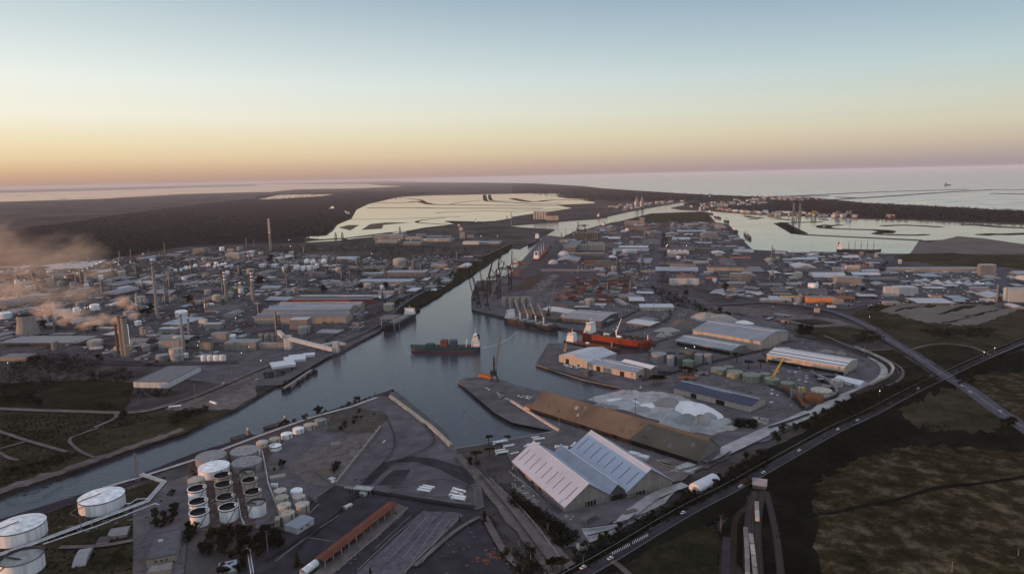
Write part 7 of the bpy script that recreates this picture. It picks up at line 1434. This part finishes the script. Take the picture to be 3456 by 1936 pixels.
# ---------------------------------------------------------------- trains, bridge, guard rails
def wagon_line(px, n, step, desc, group, m='cont_grey', start=0):
    P=smooth_line([W(p) for p in px],8); acc=0; out=[]; need=start; proto=None
    for a,c in zip(P,P[1:]):
        L=(c-a).length; d=(c-a).normalized()
        while need<=acc+L and len(out)<n:
            p=a+d*(need-acc); p.z=ZL[0]+.1; ang=math.atan2(d.y,d.x)
            if proto is None:
                proto=thing('rail_wagon',p,ang); MB().box(-6,-1.35,1.1,6,1.35,3.4).build('body',m,proto)
                for x in (-4,4): MB().box(x-1.2,-.9,.2,x+1.2,.9,1.1).build('bogie','dark_steel',proto)
                sn=[(q,[]) for q in proto.children]; o=proto
            else: o=dup(proto,sn,p,ang)
            auto(o,desc,'rail wagon',group); out.append(o); need+=step
        acc+=L
wagon_line(TT(2,3,[(2350,1110),(2360,1250),(2365,1443),(2370,1600)]),9,13.5,'grey rail wagon','wagons of the left train','cont_grey')
wagon_line(TT(2,3,[(2405,1180),(2420,1300),(2435,1443),(2450,1600)]),8,13.5,'pale rail wagon','wagons of the right train','lumber')
wagon_line(TT(2,3,[(2460,840),(2465,950)]),2,13.5,'pale rail wagon','wagons of the right train','lumber')
wagon_line(TT(3,2,[(900,655),(1100,740),(1240,830),(1245,900),(1190,950),(1000,1040)]),24,13.5,'yellowish rail wagon','wagons on the rail curve','lumber')
wagon_line(TT(3,2,[(460,915),(600,985),(685,1080),(650,1130),(500,1180)]),16,13.5,'dull rail wagon','wagons on the inner curve','cont_grey')
wagon_line(TT(3,2,[(170,1060),(280,1140),(350,1230),(370,1270)]),8,13.5,'rusty rail wagon','wagons near the concrete plant','rust')
def wallp(px,off,h,w,m,label,cat,name):
    P=smooth_line([W(p) for p in px]); o=P[0]; root=thing(name,o); b=MB()
    for i,(a,c) in enumerate(zip(P,P[1:])):
        d=(c-a).normalized(); s=Vector((-d.y,d.x,0)); a2=a-o+s*off; c2=c-o+s*off; b.bar(a2+Vector((0,0,h+ZL[0])),c2+Vector((0,0,h+ZL[0])),w)
    b.build('rail',m,root); return tag(root,label,cat)
wallp(highway,6.3,.5,.3,'steel','guard rail on the port side of the highway','guard rail','guard_rail'); wallp(highway,-6.3,.5,.3,'steel','guard rail on the field side of the highway','guard rail','guard_rail')
o=thing('road_bridge',W(T(3,2,1800,905))); A=W(T(3,2,1660,965))-o.location; B=W(T(3,2,1960,835))-o.location
MB().bar(A+Vector((0,0,1.2)),B+Vector((0,0,1.2)),1.1).build('parapet','quay',o); MB().bar(A+Vector((4,-6,1.2)),B+Vector((4,-6,1.2)),1.1).build('parapet','quay',o); tag(o,'low bridge parapets where the two highways cross','bridge')
# ---------------------------------------------------------------- lit lamps
def lamp(c,r,x,y,desc='small lit lamp',m='lamp',s=1):
    g=W(T(c,r,x,y+10)); k=mpp(g); o=thing('street_lamp',g); h=9; MB().lathe([(.2,0),(.12,h)],6).build('pole','steel',o); q=max(.5,k*1.15)*s; MB().lathe([(.1,h),(q*.5,h+q*.3),(q*.5,h+q*.7),(.1,h+q)],8).build('lamp_head',m,o); return auto(o,desc,'street lamp','lit lamps of plant and port')
for c,r,L in [(0,1,[(140,1265),(250,1352),(535,1315),(702,1260),(780,1283),(832,1255),(880,1232),(928,1209),(970,1185),(1012,1163),(1162,1162),(1195,1185),(1313,1160),(1440,1080),(655,1325)]),(0,2,[(812,270),(860,245),(885,243),(910,240),(703,303),(430,270),(1335,243),(85,820),(2410,128),(1995,640),(2020,620),(2008,600),(2435,720),(2508,657),(2375,355),(1120,218)]),(1,1,[(334,938),(348,1003),(1447,936),(1555,940),(1704,937),(1248,940),(1818,940),(2265,900),(2430,898),(1167,1078),(2213,745)]),
    (1,2,[(262,338),(327,340),(665,340),(778,355),(1248,140),(52,798)]),(2,1,[(1560,990),(1552,1005),(1755,997),(1988,484)]),(2,2,[(1748,670),(1835,658)]),(3,2,[(1020,345),(2168,715),(2275,672),(1120,1118)]),(3,1,[(1397,1323),(2160,1393)])]:
    for x,y in L: lamp(c,r,x,y)
for c,r,x,y,lb in [(1,2,2205,748,'lamp mast light over the harbour water near the crane'),(2,2,836,280,'lit floodlight above the grey warehouse'),(2,2,436,402,'lit floodlight at the bulk carrier bow'),(2,2,300,600,'lit floodlight on the pier head')]:
    pass
for i in range(9): # string of lights on the tower
    pass
g=W(T(0,2,1318,700)); o=thing('light_string',g); 
for i in range(10):
    h=HT(T(0,2,1318,700),T(0,2,1318,385+i*22)); MB().cbox(0,0,h,.8,.8,.8).build('lamp_head','lamp_cool',o)
MB().bar((0,0,0),(0,0,HT(T(0,2,1318,700),T(0,2,1318,380))),.5).build('cable_post','steel',o); tag(o,'vertical string of white lights on the smoking tower','light string')
# ---------------------------------------------------------------- smoke
SM={}
def smoke(c,r,yb,xb,pts,dens,thr=.5,scale=2.2,colr=(1,.8,.63),zs=.75,name='smoke'):  # warm colr puts the sunset's orange into the smoke itself
    """drifting puffs, each a soft noisy volume: (tile x, tile y, radius in tile px, stretch)"""
    g=W(T(c,r,xb,yb)); s=mpp(g)*K; m=bpy.data.materials.new(name); m.use_nodes=True; nn=m.node_tree.nodes; ll=m.node_tree.links; nn.clear()
    pv=nn.new('ShaderNodeVolumePrincipled'); pv.inputs['Color'].default_value=(*colr,1); pv.inputs['Anisotropy'].default_value=.1
    tc=nn.new('ShaderNodeTexCoord'); no=nn.new('ShaderNodeTexNoise'); no.inputs['Scale'].default_value=scale; no.inputs['Detail'].default_value=5; no.inputs['Roughness'].default_value=.6
    oi=nn.new('ShaderNodeObjectInfo'); ad=nn.new('ShaderNodeVectorMath'); ad.operation='ADD'; ll.new(tc.outputs['Object'],ad.inputs[0]); mu=nn.new('ShaderNodeMath'); mu.operation='MULTIPLY'; mu.inputs[1].default_value=50; ll.new(oi.outputs['Random'],mu.inputs[0]); ll.new(mu.outputs[0],ad.inputs[1]); ll.new(ad.outputs[0],no.inputs['Vector'])
    le=nn.new('ShaderNodeVectorMath'); le.operation='LENGTH'; ll.new(tc.outputs['Object'],le.inputs[0])
    a1=nn.new('ShaderNodeMath'); a1.operation='MULTIPLY_ADD'; a1.inputs[1].default_value=2.2; a1.inputs[2].default_value=-1.1+(.5-thr); ll.new(no.outputs[0],a1.inputs[0])
    a2=nn.new('ShaderNodeMath'); a2.operation='SUBTRACT'; a2.inputs[0].default_value=.75; ll.new(le.outputs['Value'],a2.inputs[1])
    a3=nn.new('ShaderNodeMath'); a3.operation='ADD'; ll.new(a1.outputs[0],a3.inputs[0]); ll.new(a2.outputs[0],a3.inputs[1])
    ed=nn.new('ShaderNodeMapRange'); ed.inputs[1].default_value=1; ed.inputs[2].default_value=.7; ed.inputs[3].default_value=0; ed.inputs[4].default_value=1; ll.new(le.outputs['Value'],ed.inputs[0])
    mr=nn.new('ShaderNodeMapRange'); mr.inputs[1].default_value=0; mr.inputs[2].default_value=.8; mr.inputs[3].default_value=0; mr.inputs[4].default_value=dens; ll.new(a3.outputs[0],mr.inputs[0])
    fm=nn.new('ShaderNodeMath'); fm.operation='MULTIPLY'; ll.new(mr.outputs[0],fm.inputs[0]); ll.new(ed.outputs[0],fm.inputs[1]); ll.new(fm.outputs[0],pv.inputs['Density'])
    ou=nn.new('ShaderNodeOutputMaterial'); ll.new(pv.outputs[0],ou.inputs['Volume'])
    for px_,py_,rp,st in pts:
        d=ray(T(c,r,px_,py_)); t=g.y/d.y; p=C0+d*t; rad=rp*s; b=MB().lathe([(max(.001,math.sin(math.pi*i/10)),-math.cos(math.pi*i/10)) for i in range(11)],16,cap=False)
        o=b.build(name,m); o.location=p; o.scale=(rad*st,rad*1.1,rad*zs); o.rotation_euler=(0,R(-12),0); tag(o,kind='stuff')
smoke(0,2,700,1290,[(1345,290,75,1.1),(1230,150,95,1.2),(1170,330,80,1.4),(1310,200,70,1)],.16)
smoke(0,2,560,900,[(980,330,130,1.7),(720,290,140,1.7),(480,220,150,1.6),(860,380,90,1.6)],.07)
smoke(0,2,705,1300,[(1296,585,38,.8),(1312,622,22,.7)],1.2,thr=.42); smoke(0,2,705,1160,[(1162,612,32,.8)],.8,thr=.42)
smoke(0,1,1330,500,[(250,1120,420,1.9),(-250,980,420,1.8),(780,1090,330,1.3),(950,1300,260,1.3)],.0085)
smoke(0,2,180,300,[(150,60,320,1.8),(500,120,220,1.8),(850,60,230,1.5)],.012)
smoke(1,1,900,2070,[(2062,812,36,.8),(2040,775,24,.9)],.25,thr=.42)
smoke(0,2,40,2365,[(2365,10,28,.7),(2368,-30,18,.8)],.5,thr=.42)
do_labels()
for o in bpy.data.objects:
    if o.get('label') and not 4 <= len(o['label'].split()) <= 16: print('LABEL', len(o['label'].split()), o['label'])
# air
b = MB().box(-140000, -1500, -6, 140000, 200000, 300)
hz = b.build('haze', bpy.data.materials.new('haze')); tag(hz, kind='stuff')
hm = hz.data.materials[0]; hm.use_nodes = True; hn = hm.node_tree.nodes; hn.clear()
pv = hn.new('ShaderNodeVolumePrincipled'); pv.inputs['Color'].default_value = (.97,.94,.97,1); pv.inputs['Density'].default_value = HAZE; pv.inputs['Anisotropy'].default_value = 0
ho = hn.new('ShaderNodeOutputMaterial'); hm.node_tree.links.new(pv.outputs[0], ho.inputs['Volume'])
